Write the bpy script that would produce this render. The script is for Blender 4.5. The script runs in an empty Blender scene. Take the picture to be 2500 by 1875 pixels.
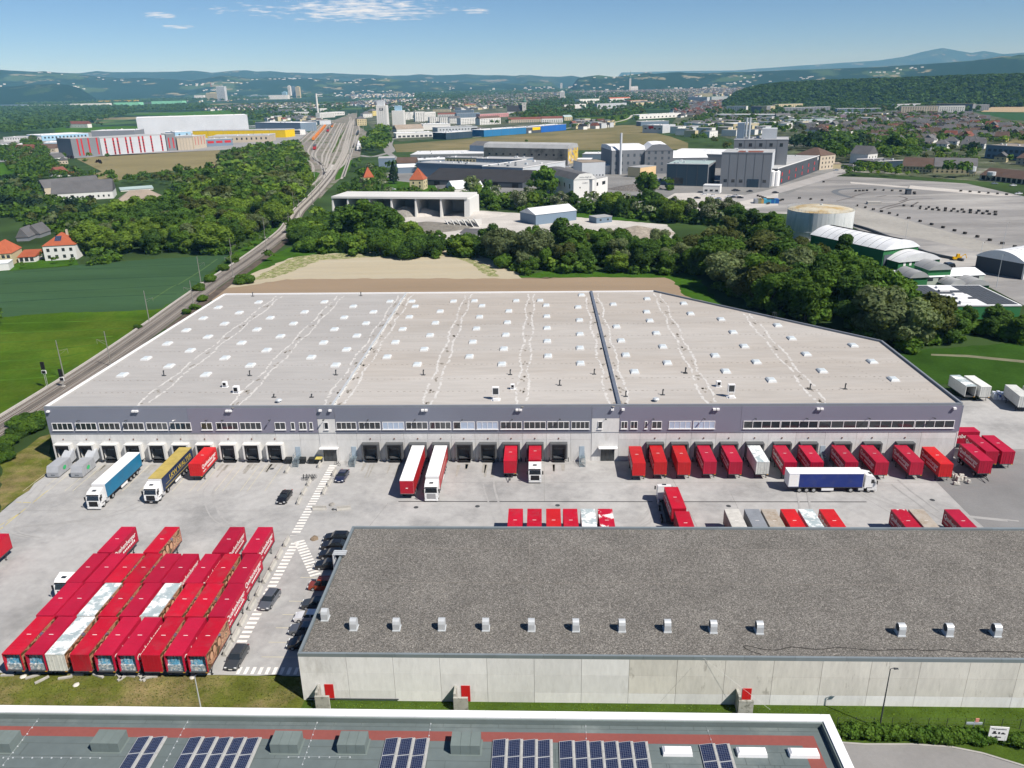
import bpy, bmesh, math, random
import numpy as np
from mathutils import Vector, Matrix, noise
random.seed(7); RNG = np.random.default_rng(11)
SC = bpy.context.scene; COL = SC.collection
R = math.radians
# ------------------------------------------------------------------ camera (drone at 71 m)
H = 71.0; FPX = 1915.0; PITCH, ROLL, YAW = R(20.55), R(1.1), R(-2.35)
FWD = Vector((math.sin(YAW)*math.cos(PITCH), math.cos(YAW)*math.cos(PITCH), -math.sin(PITCH)))
_r0 = Vector((math.cos(YAW), -math.sin(YAW), 0)); _u0 = _r0.cross(FWD)
RIGHT = _r0*math.cos(ROLL) - _u0*math.sin(ROLL); UP = _u0*math.cos(ROLL) + _r0*math.sin(ROLL)
cd = bpy.data.cameras.new('camera'); cam = bpy.data.objects.new('camera', cd); COL.objects.link(cam)
cd.sensor_width = 36; cd.lens = FPX/2500*36; cd.clip_start = 1; cd.clip_end = 90000
cam.matrix_world = Matrix(((RIGHT.x, UP.x, -FWD.x, 0), (RIGHT.y, UP.y, -FWD.y, 0), (RIGHT.z, UP.z, -FWD.z, H), (0, 0, 0, 1)))
SC.camera = cam
# ------------------------------------------------------------------ light
SUN_EL, SUN_AZ = R(50), R(124.5)           # azimuth clockwise from +Y (away from the camera)
sd = bpy.data.lights.new('sun', 'SUN'); sun = bpy.data.objects.new('sun', sd); COL.objects.link(sun)
sd.energy = 5.0; sd.angle = R(0.5); sd.color = (1, .955, .89)
SUNV = Vector((math.sin(SUN_AZ)*math.cos(SUN_EL), math.cos(SUN_AZ)*math.cos(SUN_EL), math.sin(SUN_EL)))
sun.rotation_euler = SUNV.to_track_quat('Z', 'Y').to_euler()
W = bpy.data.worlds.new('World'); SC.world = W; W.use_nodes = True
nt = W.node_tree; N = nt.nodes; L = nt.links; N.clear()
out = N.new('ShaderNodeOutputWorld'); bg = N.new('ShaderNodeBackground'); bg.inputs['Strength'].default_value = .078
sky = N.new('ShaderNodeTexSky'); sky.sky_type = 'NISHITA'; sky.sun_disc = False; sky.sun_elevation = SUN_EL; sky.sun_rotation = SUN_AZ
sky.air_density = 0.6; sky.dust_density = 0.0; sky.ozone_density = 8; sky.altitude = 300
tc = N.new('ShaderNodeTexCoord'); sep = N.new('ShaderNodeSeparateXYZ'); L.new(tc.outputs['Generated'], sep.inputs[0])
def wm(op, a, b=None, c=None, clamp=False):
    n = N.new('ShaderNodeMath'); n.operation = op; n.use_clamp = clamp
    for i, v in enumerate((a, b, c)):
        if v is None: continue
        if isinstance(v, (int, float)): n.inputs[i].default_value = v
        else: L.new(v, n.inputs[i])
    return n.outputs[0]
# clouds: a flat layer 1 km up seen in perspective; d = direction / d.z
zc = wm('MAXIMUM', sep.outputs['Z'], .004)
zc = wm('ADD', zc, .05)
u = wm('DIVIDE', sep.outputs['X'], zc); v = wm('DIVIDE', sep.outputs['Y'], zc)
cmb = N.new('ShaderNodeCombineXYZ'); L.new(u, cmb.inputs[0]); L.new(v, cmb.inputs[1])
def cloudnoise(scale, det, off):
    mp = N.new('ShaderNodeMapping'); mp.inputs['Location'].default_value = off; L.new(cmb.outputs[0], mp.inputs[0])
    n = N.new('ShaderNodeTexNoise'); n.inputs['Scale'].default_value = scale; n.inputs['Detail'].default_value = det; n.inputs['Roughness'].default_value = .58
    L.new(mp.outputs[0], n.inputs['Vector']); return n.outputs['Fac']
n1 = cloudnoise(3.0, 6, (4.2, 1.1, 0)); n2 = cloudnoise(8.5, 8, (1.5, 7.3, 0))
# cloud bank over the left half of the view, thin elsewhere: a soft blob in cloud-layer coordinates
def blob(cx, cy, rx, ry):
    a = wm('POWER', wm('DIVIDE', wm('SUBTRACT', u, cx), rx), 2); b = wm('POWER', wm('DIVIDE', wm('SUBTRACT', v, cy), ry), 2)
    return wm('SUBTRACT', 1.0, wm('ADD', a, b), None, True)
bank = wm('MAXIMUM', blob(-1.5, 7.1, 1.05, .95), wm('MULTIPLY', blob(-2.35, 6.9, .6, .7), .62))
for bx_, by_, rx_, ry_, k_ in ((-3.09, 6.92, .2, .26, .95), (-3.25, 7.6, .2, .26, .95), (-.53, 7.33, .18, .28, .95), (3.9, 9.8, 1.4, 1.0, .3)): bank = wm('MAXIMUM', bank, wm('MULTIPLY', blob(bx_, by_, rx_, ry_), k_))
dens = wm('ADD', wm('MULTIPLY', n1, .45), wm('MULTIPLY', n2, .75))
dens = wm('ADD', dens, wm('MULTIPLY', wm('SUBTRACT', wm('POWER', bank, .6), 1.0), .5))
cm = wm('MULTIPLY', wm('SUBTRACT', dens, .46), 4.5, None, True)
cm = wm('MULTIPLY', cm, .88)
mix = N.new('ShaderNodeMixRGB'); mix.inputs['Color2'].default_value = (9.6, 9.9, 10.3, 1)
L.new(cm, mix.inputs['Fac']); L.new(sky.outputs[0], mix.inputs['Color1']); L.new(mix.outputs[0], bg.inputs['Color']); L.new(bg.outputs[0], out.inputs[0])
SC.view_settings.view_transform = 'Standard'; SC.view_settings.look = 'None'; SC.view_settings.exposure = 0.38; SC.view_settings.gamma = 1
SC.view_settings.use_curve_mapping = False
SC.cycles.max_bounces = 5; SC.cycles.diffuse_bounces = 2; SC.cycles.glossy_bounces = 2; SC.cycles.transmission_bounces = 2; SC.cycles.volume_bounces = 0
SC.cycles.use_denoising = True

# ------------------------------------------------------------------ survey: picture point -> place on a level plane
VW = {'F': (0, 0, 1.1302), 'A1': (0, 100, .38879), 'A2': (820, 100, .38879), 'A3': (1640, 100, .38879), 'A4': (0, 400, .3316), 'A5': (700, 400, .31646),
      'A6': (1300, 350, .27125), 'A7': (1850, 350, .3918), 'A8': (680, 260, .1808), 'B1': (0, 900, .38879), 'B2': (820, 900, .38879), 'B3': (1640, 900, .38879),
      'B4': (0, 1250, .31646), 'B5': (500, 1250, .31646), 'B6': (0, 1600, .40687), 'B7': (850, 1600, .38427), 'B8': (1650, 1500, .38427),
      'C1': (0, 150, .1944), 'C2': (430, 170, .1944), 'C3': (850, 180, .1944), 'C4': (1250, 150, .1944), 'C5': (1700, 200, .1808), 'C6': (2080, 200, .1899)}
def ray(v, x, y):
    a = VW[v]; X = a[0]+x*a[2]; Y = a[1]+y*a[2]
    return FWD + RIGHT*((X-1250)/FPX) - UP*((Y-937.5)/FPX)
GK, GR = .0095, 3000.0                    # the country rises gently beyond 3 km
def gz(x, y): return max(0.0, (math.hypot(x, y)-GR)*GK)
def G(v, x, y, z=0.0):
    d = ray(v, x, y); hr = math.hypot(d.x, d.y); e = d.z/hr
    if z < 1 and (e >= 0 or (z-H)/e > GR):
        r = min((H+GR*GK)/max(GK-e, 1e-4), 9500.0)
        return Vector((d.x/hr*r, d.y/hr*r, (r-GR)*GK))
    t = (z-H)/d.z
    return Vector((d.x*t, d.y*t, z))
def ZT(v, x, y, Y):                       # height of a picture point standing at depth Y
    d = ray(v, x, y); return H + d.z*Y/d.y

# ------------------------------------------------------------------ materials
MATS = {}
def mat(name, col, rough=.8, metal=0.0, var=.12, scale=.5, spec=.15, var2=0.0, scale2=6.0, dirt=None, bump=0.0, rnd=0.0, stretch=None, coat=0, emit=None, alpha=None):
    """plain procedural surface: base colour, two octaves of tone noise, optional dirt colour, bump"""
    if name in MATS: return MATS[name]
    m = bpy.data.materials.new(name); m.use_nodes = True; t = m.node_tree; ns = t.nodes; lk = t.links
    b = ns['Principled BSDF']; b.inputs['Roughness'].default_value = rough; b.inputs['Metallic'].default_value = metal
    b.inputs['Specular IOR Level'].default_value = spec
    if coat: b.inputs['Coat Weight'].default_value = coat
    g = ns.new('ShaderNodeNewGeometry'); vec = g.outputs['Position']
    if stretch:
        mp = ns.new('ShaderNodeMapping'); mp.inputs['Scale'].default_value = stretch; lk.new(vec, mp.inputs[0]); vec = mp.outputs[0]
    def nz(s, d=5, r=.6):
        n = ns.new('ShaderNodeTexNoise'); n.inputs['Scale'].default_value = s; n.inputs['Detail'].default_value = d; n.inputs['Roughness'].default_value = r
        lk.new(vec, n.inputs['Vector']); return n.outputs['Fac']
    def mr(src, lo, hi, a=.3, c=.7):
        n = ns.new('ShaderNodeMapRange'); n.inputs[1].default_value = a; n.inputs[2].default_value = c; n.inputs[3].default_value = lo; n.inputs[4].default_value = hi
        lk.new(src, n.inputs[0]); return n.outputs[0]
    def mul(a, bb):
        n = ns.new('ShaderNodeMath'); n.operation = 'MULTIPLY'; lk.new(a, n.inputs[0]); lk.new(bb, n.inputs[1]); return n.outputs[0]
    f = mr(nz(scale), 1-var, 1+var)
    if var2: f = mul(f, mr(nz(scale2), 1-var2, 1+var2))
    if rnd:
        oi = ns.new('ShaderNodeObjectInfo'); f = mul(f, mr(oi.outputs['Random'], 1-rnd, 1+rnd, 0, 1))
    base = ns.new('ShaderNodeRGB'); base.outputs[0].default_value = (*col, 1); c = base.outputs[0]
    if dirt:
        mx = ns.new('ShaderNodeMixRGB'); lk.new(mr(nz(dirt[1], 7, .7), 0, 1, dirt[2], dirt[3]), mx.inputs[0]); lk.new(c, mx.inputs[1]); mx.inputs[2].default_value = (*dirt[0], 1); c = mx.outputs[0]
    vm = ns.new('ShaderNodeVectorMath'); vm.operation = 'SCALE'; lk.new(c, vm.inputs[0]); lk.new(f, vm.inputs['Scale']); lk.new(vm.outputs[0], b.inputs['Base Color'])
    if bump:
        bp = ns.new('ShaderNodeBump'); bp.inputs['Strength'].default_value = .6; bp.inputs['Distance'].default_value = bump; lk.new(nz(scale2, 3), bp.inputs['Height']); lk.new(bp.outputs[0], b.inputs['Normal'])
    m.diffuse_color = (*col, 1); MATS[name] = m; return m

# ------------------------------------------------------------------ mesh helpers
class MB:
    def __init__(s): s.v = []; s.f = []; s.m = []
    def quad(s, a, b, c, d, m=0):
        n = len(s.v); s.v += [tuple(a), tuple(b), tuple(c), tuple(d)]; s.f.append((n, n+1, n+2, n+3)); s.m.append(m); return s
    def poly(s, pts, m=0):
        n = len(s.v); s.v += [tuple(p) for p in pts]; s.f.append(tuple(range(n, n+len(pts)))); s.m.append(m); return s
    def box(s, x0, x1, y0, y1, z0, z1, m=0, tx=0, ty=0):      # tx,ty: inset of the top
        n = len(s.v); s.v += [(x0, y0, z0), (x1, y0, z0), (x1, y1, z0), (x0, y1, z0), (x0+tx, y0+ty, z1), (x1-tx, y0+ty, z1), (x1-tx, y1-ty, z1), (x0+tx, y1-ty, z1)]
        for q in ((3, 2, 1, 0), (4, 5, 6, 7), (0, 1, 5, 4), (1, 2, 6, 5), (2, 3, 7, 6), (3, 0, 4, 7)): s.f.append(tuple(n+i for i in q)); s.m.append(m)
        return s
    def prism(s, pts, z0, z1, m=0, mt=None):                   # vertical prism over a ccw outline
        n = len(s.v); k = len(pts); s.v += [(p[0], p[1], z0) for p in pts] + [(p[0], p[1], z1) for p in pts]
        s.f.append(tuple(n+k+i for i in range(k))); s.m.append(m if mt is None else mt); s.f.append(tuple(n+k-1-i for i in range(k))); s.m.append(m)
        for i in range(k): j = (i+1) % k; s.f.append((n+i, n+j, n+k+j, n+k+i)); s.m.append(m)
        return s
    def loft(s, rings, m=0, cap=True):                         # rings: lists of points, same count
        k = len(rings[0]); n = len(s.v)
        for r in rings: s.v += [tuple(p) for p in r]
        for a in range(len(rings)-1):
            for i in range(k):
                j = (i+1) % k; s.f.append((n+a*k+i, n+a*k+j, n+(a+1)*k+j, n+(a+1)*k+i)); s.m.append(m)
        if cap: s.f.append(tuple(n+k-1-i for i in range(k))); s.m.append(m); q = n+(len(rings)-1)*k; s.f.append(tuple(q+i for i in range(k))); s.m.append(m)
        return s
    def tube(s, a, b, r, k=6, r2=None, m=0, cap=True):
        a = Vector(a); b = Vector(b); d = (b-a).normalized(); u = d.orthogonal().normalized(); w = d.cross(u); r2 = r if r2 is None else r2
        return s.loft([[a+(u*math.cos(t)+w*math.sin(t))*r for t in [2*math.pi*i/k for i in range(k)]], [b+(u*math.cos(t)+w*math.sin(t))*r2 for t in [2*math.pi*i/k for i in range(k)]]], m, cap)
    def arch(s, x0, x1, y0, y1, z0, rise, k=10, m=0):          # half-barrel over x, running in y
        pr = []
        for i in range(k+1):
            t = i/k; pr.append((x0+(x1-x0)*t, z0+rise*(1-(2*t-1)**2)))
        return s.loft([[(p[0], y0, p[1]) for p in pr] + [(x1, y0, z0-.05), (x0, y0, z0-.05)], [(p[0], y1, p[1]) for p in pr] + [(x1, y1, z0-.05), (x0, y1, z0-.05)]], m)
    def mesh(s, name, mats):
        me = bpy.data.meshes.new(name); me.from_pydata(s.v, [], s.f)
        for m in (mats if isinstance(mats, (list, tuple)) else [mats]): me.materials.append(m)
        if any(s.m): me.polygons.foreach_set('material_index', s.m)
        me.update(); return me
    def build(s, name, mats, parent=None, loc=(0, 0, 0), rz=0.0, **kw):
        return obj(name, s.mesh(name, mats), parent, loc, rz, **kw)
def obj(name, data, parent=None, loc=(0, 0, 0), rz=0.0, label=None, cat=None, group=None, kind=None, rot=None, scale=None):
    o = bpy.data.objects.new(name, data); COL.objects.link(o); o.location = loc
    o.rotation_euler = rot if rot else (0, 0, rz)
    if scale: o.scale = scale
    if parent: o.parent = parent
    if label: o['label'] = label
    if cat: o['category'] = cat
    if group: o['group'] = group
    if kind: o['kind'] = kind
    return o
def thing(name, label, cat, loc=(0, 0, 0), rz=0.0, group=None): return obj(name, None, None, loc, rz, label, cat, group)
KIDS = {}
def kids(o):
    return [c for c in o.children]
def dup(o, loc=None, rz=None, label=None, group=None, parent=None, _ch=None):
    c = o.copy(); COL.objects.link(c)
    if parent: c.parent = parent
    if loc is not None: c.location = loc
    if rz is not None: c.rotation_euler = (0, 0, rz)
    if label: c['label'] = label
    if group: c['group'] = group
    for ch in (_ch if _ch is not None else CHD[o.name]):
        d = ch.copy(); COL.objects.link(d); d.parent = c
        for g in CHD.get(ch.name, []):
            e = g.copy(); COL.objects.link(e); e.parent = d
    return c
CHD = {}
def remember(o):                          # cache of an object's children, since o.children walks every object
    CHD[o.name] = list(o.children)
    for c in CHD[o.name]:
        CHD[c.name] = list(c.children)
    return o
def bigmesh(name, V, F, mats, mi=None, col=None, smooth=False):
    """V (n,3) array, F (m,4) or (m,3) array"""
    me = bpy.data.meshes.new(name); k = F.shape[1]; me.vertices.add(len(V)); me.vertices.foreach_set('co', V.astype(np.float32).ravel())
    me.loops.add(F.size); me.loops.foreach_set('vertex_index', F.astype(np.int32).ravel()); me.polygons.add(len(F))
    me.polygons.foreach_set('loop_start', np.arange(0, F.size, k, dtype=np.int32)); me.polygons.foreach_set('loop_total', np.full(len(F), k, np.int32))
    for m in (mats if isinstance(mats, (list, tuple)) else [mats]): me.materials.append(m)
    if mi is not None: me.polygons.foreach_set('material_index', mi.astype(np.int32))
    me.update(calc_edges=True)
    if col is not None:
        a = me.color_attributes.new('Col', 'FLOAT_COLOR', 'POINT'); a.data.foreach_set('color', np.c_[col, np.ones(len(col))].astype(np.float32).ravel())
    if smooth: me.polygons.foreach_set('use_smooth', np.ones(len(F), bool))
    return me
def text(s, size, m, parent, loc, rot, name='lettering', align='LEFT', xs=1.0, cache={}):
    key = (s, size, m.name, align)
    if key not in cache:
        c = bpy.data.curves.new(name, 'FONT'); c.body = s; c.size = size; c.extrude = .004; c.resolution_u = 2; c.align_x = align; c.materials.append(m); c.offset = size*.012; o_ = bpy.data.objects.new(name, c); me_ = bpy.data.meshes.new_from_object(o_); bpy.data.objects.remove(o_); me_.name = name; cache[key] = me_
    o = obj(name, cache[key], parent, loc, rot=rot); o.scale = (xs, 1, 1); return o
ORD = ['first', 'second', 'third', 'fourth', 'fifth', 'sixth', 'seventh', 'eighth', 'ninth', 'tenth', 'eleventh', 'twelfth', 'thirteenth', 'fourteenth', 'fifteenth', 'sixteenth',
       'seventeenth', 'eighteenth', 'nineteenth', 'twentieth']
def ordw(i):
    tens = ['', '', 'twenty', 'thirty', 'forty', 'fifty', 'sixty', 'seventy', 'eighty', 'ninety']
    if i < 20: return ORD[i]
    n = i+1
    if n > 99: return 'one hundred and ' + ordw(n-101) if n > 100 else 'hundredth'
    return (tens[n//10][:-1]+'ieth') if n % 10 == 0 else tens[n//10]+'-'+ORD[n % 10-1]
# ------------------------------------------------------------------ ground
def groundmat():
    m = bpy.data.materials.new('open_country'); m.use_nodes = True; t = m.node_tree; ns = t.nodes; lk = t.links; b = ns['Principled BSDF']; b.inputs['Roughness'].default_value = .95; b.inputs['Specular IOR Level'].default_value = .1
    g = ns.new('ShaderNodeNewGeometry')
    def nz(s, d=4):
        n = ns.new('ShaderNodeTexNoise'); n.inputs['Scale'].default_value = s; n.inputs['Detail'].default_value = d; lk.new(g.outputs['Position'], n.inputs['Vector']); return n.outputs['Fac']
    vo = ns.new('ShaderNodeTexVoronoi'); vo.inputs['Scale'].default_value = .0042; lk.new(g.outputs['Position'], vo.inputs['Vector'])
    hs = ns.new('ShaderNodeSeparateColor'); lk.new(vo.outputs['Color'], hs.inputs[0])
    cr = ns.new('ShaderNodeValToRGB'); e = cr.color_ramp; e.interpolation = 'CONSTANT'; e.elements[0].position = 0; e.elements[0].color = (.018, .042, .014, 1); e.elements[1].position = .6; e.elements[1].color = (.045, .1, .02, 1)
    for p, c in ((.68, (.022, .05, .018, 1)), (.84, (.06, .11, .03, 1)), (.93, (.2, .18, .1, 1)), (.96, (.03, .08, .02, 1))):
        x = e.elements.new(p); x.color = c
    lk.new(hs.outputs[0], cr.inputs[0])
    near = ns.new('ShaderNodeRGB'); near.outputs[0].default_value = (.035, .065, .018, 1)
    ln = ns.new('ShaderNodeVectorMath'); ln.operation = 'LENGTH'; lk.new(g.outputs['Position'], ln.inputs[0])
    mr = ns.new('ShaderNodeMapRange'); mr.inputs[1].default_value = 1500; mr.inputs[2].default_value = 2600; lk.new(ln.outputs['Value'], mr.inputs[0])
    mx = ns.new('ShaderNodeMixRGB'); lk.new(mr.outputs[0], mx.inputs[0]); lk.new(near.outputs[0], mx.inputs[1]); lk.new(cr.outputs[0], mx.inputs[2])
    r2 = ns.new('ShaderNodeMapRange'); r2.inputs[1].default_value = .3; r2.inputs[2].default_value = .7; r2.inputs[3].default_value = .6; r2.inputs[4].default_value = 1.4; lk.new(nz(.02, 8), r2.inputs[0])
    vm = ns.new('ShaderNodeVectorMath'); vm.operation = 'SCALE'; lk.new(mx.outputs[0], vm.inputs[0]); lk.new(r2.outputs[0], vm.inputs['Scale']); lk.new(vm.outputs[0], b.inputs['Base Color'])
    return m
MG = groundmat()
gm = MB(); rr0 = [0, 400, 1200, 3000, 3500, 4000, 6500, 10000, 16000, 30000]
ringp = lambda r: [(r*math.sin(2*math.pi*k/72), r*math.cos(2*math.pi*k/72), -.06+max(0, (r-GR)*GK)) for k in range(72)]
gm.poly(ringp(400)[::-1])
for a, c in zip(rr0[1:], rr0[2:]):
    A_, C_ = ringp(a), ringp(c)
    for k in range(72): gm.quad(A_[k], A_[(k+1) % 72], C_[(k+1) % 72], C_[k]) if False else gm.quad(A_[(k+1) % 72], A_[k], C_[k], C_[(k+1) % 72])
gm.build('ground', MG, kind='structure')
def ragged(pts, step, amp):
    o = []
    for i, p in enumerate(pts):
        q = pts[(i+1) % len(pts)]; p, q = Vector(p), Vector(q); d = (q-p); n = max(1, min(60, int(d.length/step))); nn = Vector((-d.y, d.x, 0)).normalized()
        for k in range(n):
            c = p+d*(k/n); o.append(c+nn*(amp*noise.noise(c*.23)+amp*.6*noise.noise(c*.9)) if k else c)
    return o
def sheet(name, pts, z, m, kind='structure', **kw):
    if name in ('meadow', 'wheat_field', 'mown_verge', 'brown_field', 'dry_field', 'weed_strip', 'rail_verge', 'sandy_bank', 'embankment', 'grass_slope', 'gravel_yard'): pts = ragged(pts, 2.5, 1.6 if name != 'embankment' else .5)
    return MB().poly([(p[0], p[1], p[2]+z) for p in pts]).build(name, m, kind=kind, **kw)
def P(v, *xy): return [G(v, x, y) for x, y in zip(xy[::2], xy[1::2])]
M_conc = mat('yard_concrete', (.375, .372, .365), .85, var=.12, scale=.045, var2=.09, scale2=.6, dirt=((.24, .24, .238), .07, .47, .7))
M_asph = mat('grey_asphalt', (.2, .2, .2), .9, var=.14, scale=.08, var2=.06, scale2=2.5, dirt=((.32, .31, .3), .03, .5, .7))
M_lot = mat('old_tarmac', (.235, .23, .225), .9, var=.28, scale=.018, var2=.1, scale2=.6, stretch=(.35, 1.4, 1), dirt=((.36, .35, .33), .012, .48, .62))
M_gravel = mat('pale_gravel', (.46, .44, .41), .95, var=.15, scale=.06, var2=.12, scale2=1.5)
M_grassL = mat('meadow_grass', (.047, .098, .009), .9, spec=0.0, var=.3, scale=.03, var2=.14, scale2=.9, dirt=((.085, .125, .015), .022, .42, .62))
M_wheat = mat('young_wheat', (.04, .083, .04), .85, spec=0.0, var=.14, scale=.03, var2=.07, scale2=1.0, stretch=(.25, 1.6, 1), dirt=((.05, .1, .046), .02, .45, .65))
M_bank = mat('dry_bank_grass', (.1, .115, .022), .95, spec=0.0, var=.3, scale=.25, var2=.25, scale2=4, dirt=((.2, .16, .075), .12, .44, .62))
M_lawn = mat('dark_lawn', (.052, .088, .014), .95, spec=0.0, var=.3, scale=.3, var2=.22, scale2=5)
M_field = mat('pale_dry_field', (.4, .36, .27), .95, var=.07, scale=.05, var2=.06, scale2=1.2, stretch=(.3, 2.5, 1), dirt=((.4, .35, .25), .035, .4, .6))
M_brown = mat('brown_tilled_soil', (.27, .205, .14), .95, var=.08, scale=.04, var2=.05, scale2=1.5, stretch=(.3, 2, 1))
M_verge = mat('lush_verge', (.042, .1, .012), .9, spec=0.0, var=.28, scale=.12, var2=.2, scale2=1.8)
M_olive = mat('olive_field', (.15, .14, .072), .95, spec=0.0, var=.12, scale=.012, var2=.05, scale2=.3, dirt=((.19, .165, .09), .006, .45, .6))
M_straw = mat('straw_field', (.2, .175, .095), .95, spec=0.0, var=.12, scale=.015, var2=.06, scale2=.3)
M_road = mat('road_asphalt', (.24, .235, .23), .9, var=.12, scale=.1, var2=.05, scale2=2)
M_ballast = mat('rail_ballast', (.125, .112, .1), .95, var=.2, scale=.08, var2=.3, scale2=5)
M_townfl = mat('town_ground', (.07, .085, .045), .95, var=.5, scale=.02, var2=.35, scale2=.12, dirt=((.22, .21, .19), .018, .55, .66))
M_line = mat('white_paint', (.72, .7, .66), .7, var=.12, scale=.6, var2=.1, scale2=4)
M_yline = mat('yellow_paint', (.5, .42, .13), .7, var=.2, scale=1)
M_crop = mat('bright_crop', (.05, .12, .012), .9, spec=0.0, var=.15, scale=.05, var2=.06, scale2=.5, stretch=(2.5, .3, 1))
# near yard
yl = [G('B1', 0, 905), G('B1', 215, 722), G('B1', 360, 602)]
sheet('yard', [(-130, 81.3, 0), (-29.9, 81.3, 0), (-29.9, 107.2, 0), (82, 107.2, 0), (160, 107.2, 0), (160, 150, 0), G('B3', 2212, 180), G('B3', 2020, 150), G('B3', 1900, 200), (90, 190, 0), (80, 144.8, 0), (-101.5, 144.8, 0), yl[2], yl[1], yl[0], (-130, 108, 0)], .004, M_conc)
sheet('asphalt_apron', [G('B3', 1660, 710), G('B3', 1800, 600), G('B3', 1830, 525), G('B3', 1990, 505), (190, 150, 0), (190, 108, 0), (76, 108, 0), G('B3', 1880, 930)], .010, M_asph)
sheet('sealed_strip', [(-20, 113.3, 0), (76, 113.3, 0), (76, 110.2, 0), (-18.6, 110.2, 0)], .009, mat('worn_concrete', (.36, .36, .35), .85, var=.07, scale=.2))
sheet('embankment', [(-130, 50, 0), (-29.9, 50, 0), (-29.9, 81.3, 0), (-130, 81.3, 0)], .004, M_bank)
sheet('lawn_strip', [(-29.9, 50, 0), (24, 40, 0), (170, 40, 0), (170, 77, 0), (-29.9, 77.1, 0)], .004, M_lawn)
rd = [G('B8', 1060, 818), G('B8', 1200, 828), G('B8', 1500, 828), G('B8', 1750, 845), G('B8', 1950, 885), G('B8', 2212, 965), (100, 40, 0), (20, 40, 0), (20, 66, 0)]
sheet('service_road', rd, .012, M_road)
for i in range(5):
    a = rd[i]; b = rd[i+1]
    d = (b-a).normalized(); n = Vector((-d.y, d.x, 0))*.12
    MB().prism([a-n, b-n, b+n, a+n], 0, .11).build('kerb', mat('kerb_stone', (.36, .35, .33)), kind='structure')
# left: gravel slope mound, meadow, wheat
sheet('sandy_bank', P('B1', 0, 905, 215, 722, 345, 600, 330, 560, 320, 410, 250, 430, 0, 605), .006, M_bank)
sheet('meadow', P('A4', 0, 1130, 300, 1105, 900, 1085, 1190, 1066, 1320, 1040, 1130, 1180, 850, 1370, 370, 1690) + [G('B1', 0, 345), G('B1', -500, 680), G('F', -500, 700)], .004, M_grassL)
sheet('wheat_field', P('A4', 0, 1130, 300, 1105, 900, 1085, 1190, 1066, 1330, 985, 1480, 870, 1620, 740, 1690, 690, 1690, 668, 1400, 685, 1000, 710, 580, 745, 100, 790, -900, 800, -900, 1200), .004, M_wheat)
sheet('rail_verge', P('A4', 1690, 690, 1480, 870, 1330, 985, 1190, 1066, 1320, 1045, 1560, 885, 1900, 630, 2111, 440, 2080, 420, 1800, 600), .010, M_verge)
# behind the warehouse
sheet('mown_verge', P('F', 470, 640, 560, 560, 640, 530, 760, 545, 1040, 550, 1110, 600, 1200, 580, 1500, 590, 1560, 660, 1700, 720, 1440, 640, 1360, 640, 900, 640), .003, M_verge)
sheet('brown_field', P('A5', -620, 985, 0, 870, 1800, 880, 2212, 878) + P('A6', 0, 1215, 130, 1208, 1190, 1208, 1270, 1240, 1370, 1370, 1700, 1475) + [(34, 237, 0), (-100, 237, 0)], .008, M_brown)
fld = P('A5', -480, 960, -200, 925, 0, 890, 1050, 885, 1400, 885, 1815, 885, 1740, 810, 1560, 730, 1420, 685, 1250, 668, 900, 678, 500, 685, 200, 700, 50, 722, -60, 760, -300, 860)
sheet('dry_field', fld, .014, M_field)
M_weeds = mat('weedy_strip', (.17, .2, .07), .95, spec=0.0, var=.3, scale=.3, var2=.35, scale2=1.6, dirt=((.4, .35, .24), .5, .45, .6))
sheet('weed_strip', P('A5', 1230, 675, 1400, 685, 1420, 730, 1580, 800, 1640, 870, 1560, 870, 1400, 760, 1280, 720), .02, M_weeds)
sheet('weed_strip', P('A5', 50, 722, 200, 702, 500, 690, 900, 686, 1230, 690, 1200, 712, 900, 716, 600, 722, 250, 745, 150, 790, -100, 880, -300, 900, -150, 830), .02, M_weeds)
# right meadow + path
sheet('meadow', [(84, 186, 0), *P('A7', 900, 1290, 1400, 1260, 1659, 1250), G('A7', 2400, 1300), G('A7', 2400, 1600), *P('A7', 1659, 1530, 1480, 1540, 1180, 1500), (90, 186, 0)], .006, mat('dark_meadow', (.03, .07, .012), .9, spec=0.0, var=.25, scale=.08, var2=.15, scale2=1.2))  # meadow grass in a darker green than on the left
sheet('path', P('A7', 1080, 1312, 1300, 1318, 1659, 1352, 2300, 1400, 2300, 1420, 1659, 1368, 1300, 1332, 1080, 1322), .012, mat('grassy_path', (.17, .17, .11), .95, var=.2, scale=.2))
# quarry yard, tarmac lot
sheet('gravel_yard', P('F', 800, 490, 870, 455, 1040, 455, 1260, 470, 1440, 485, 1470, 520, 1300, 530, 1040, 535, 860, 520), .006, M_gravel)
sheet('grass_slope', P('A6', 390, 612, 600, 625, 830, 665, 1020, 700, 1000, 705, 700, 690, 400, 665), .014, M_verge)
lot = P('A7', -200, 420, 0, 370, 60, 330, 300, 240, 480, 205, 700, 212, 1300, 250, 1659, 330, 2600, 440, 2600, 1200, 1659, 1010, 1450, 900, 1100, 820, 980, 700, 600, 525, 180, 440)
sheet('tarmac_lot', lot, .008, M_lot)
sheet('gravel_apron', P('A7', 600, 395, 900, 470, 1400, 610, 1659, 680, 2200, 800, 2200, 830, 1659, 720, 1350, 670, 1050, 600, 600, 520), .012, mat('sandy_tarmac', (.31, .3, .275), .9, var=.14, scale=.03, var2=.1, scale2=.4))
sheet('pale_strip', P('A7', 575, 240, 940, 270, 930, 278, 580, 250), .05, M_gravel)
sheet('pale_strip', P('A7', 950, 262, 1640, 325, 1500, 328, 940, 282), .05, M_gravel)
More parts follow.
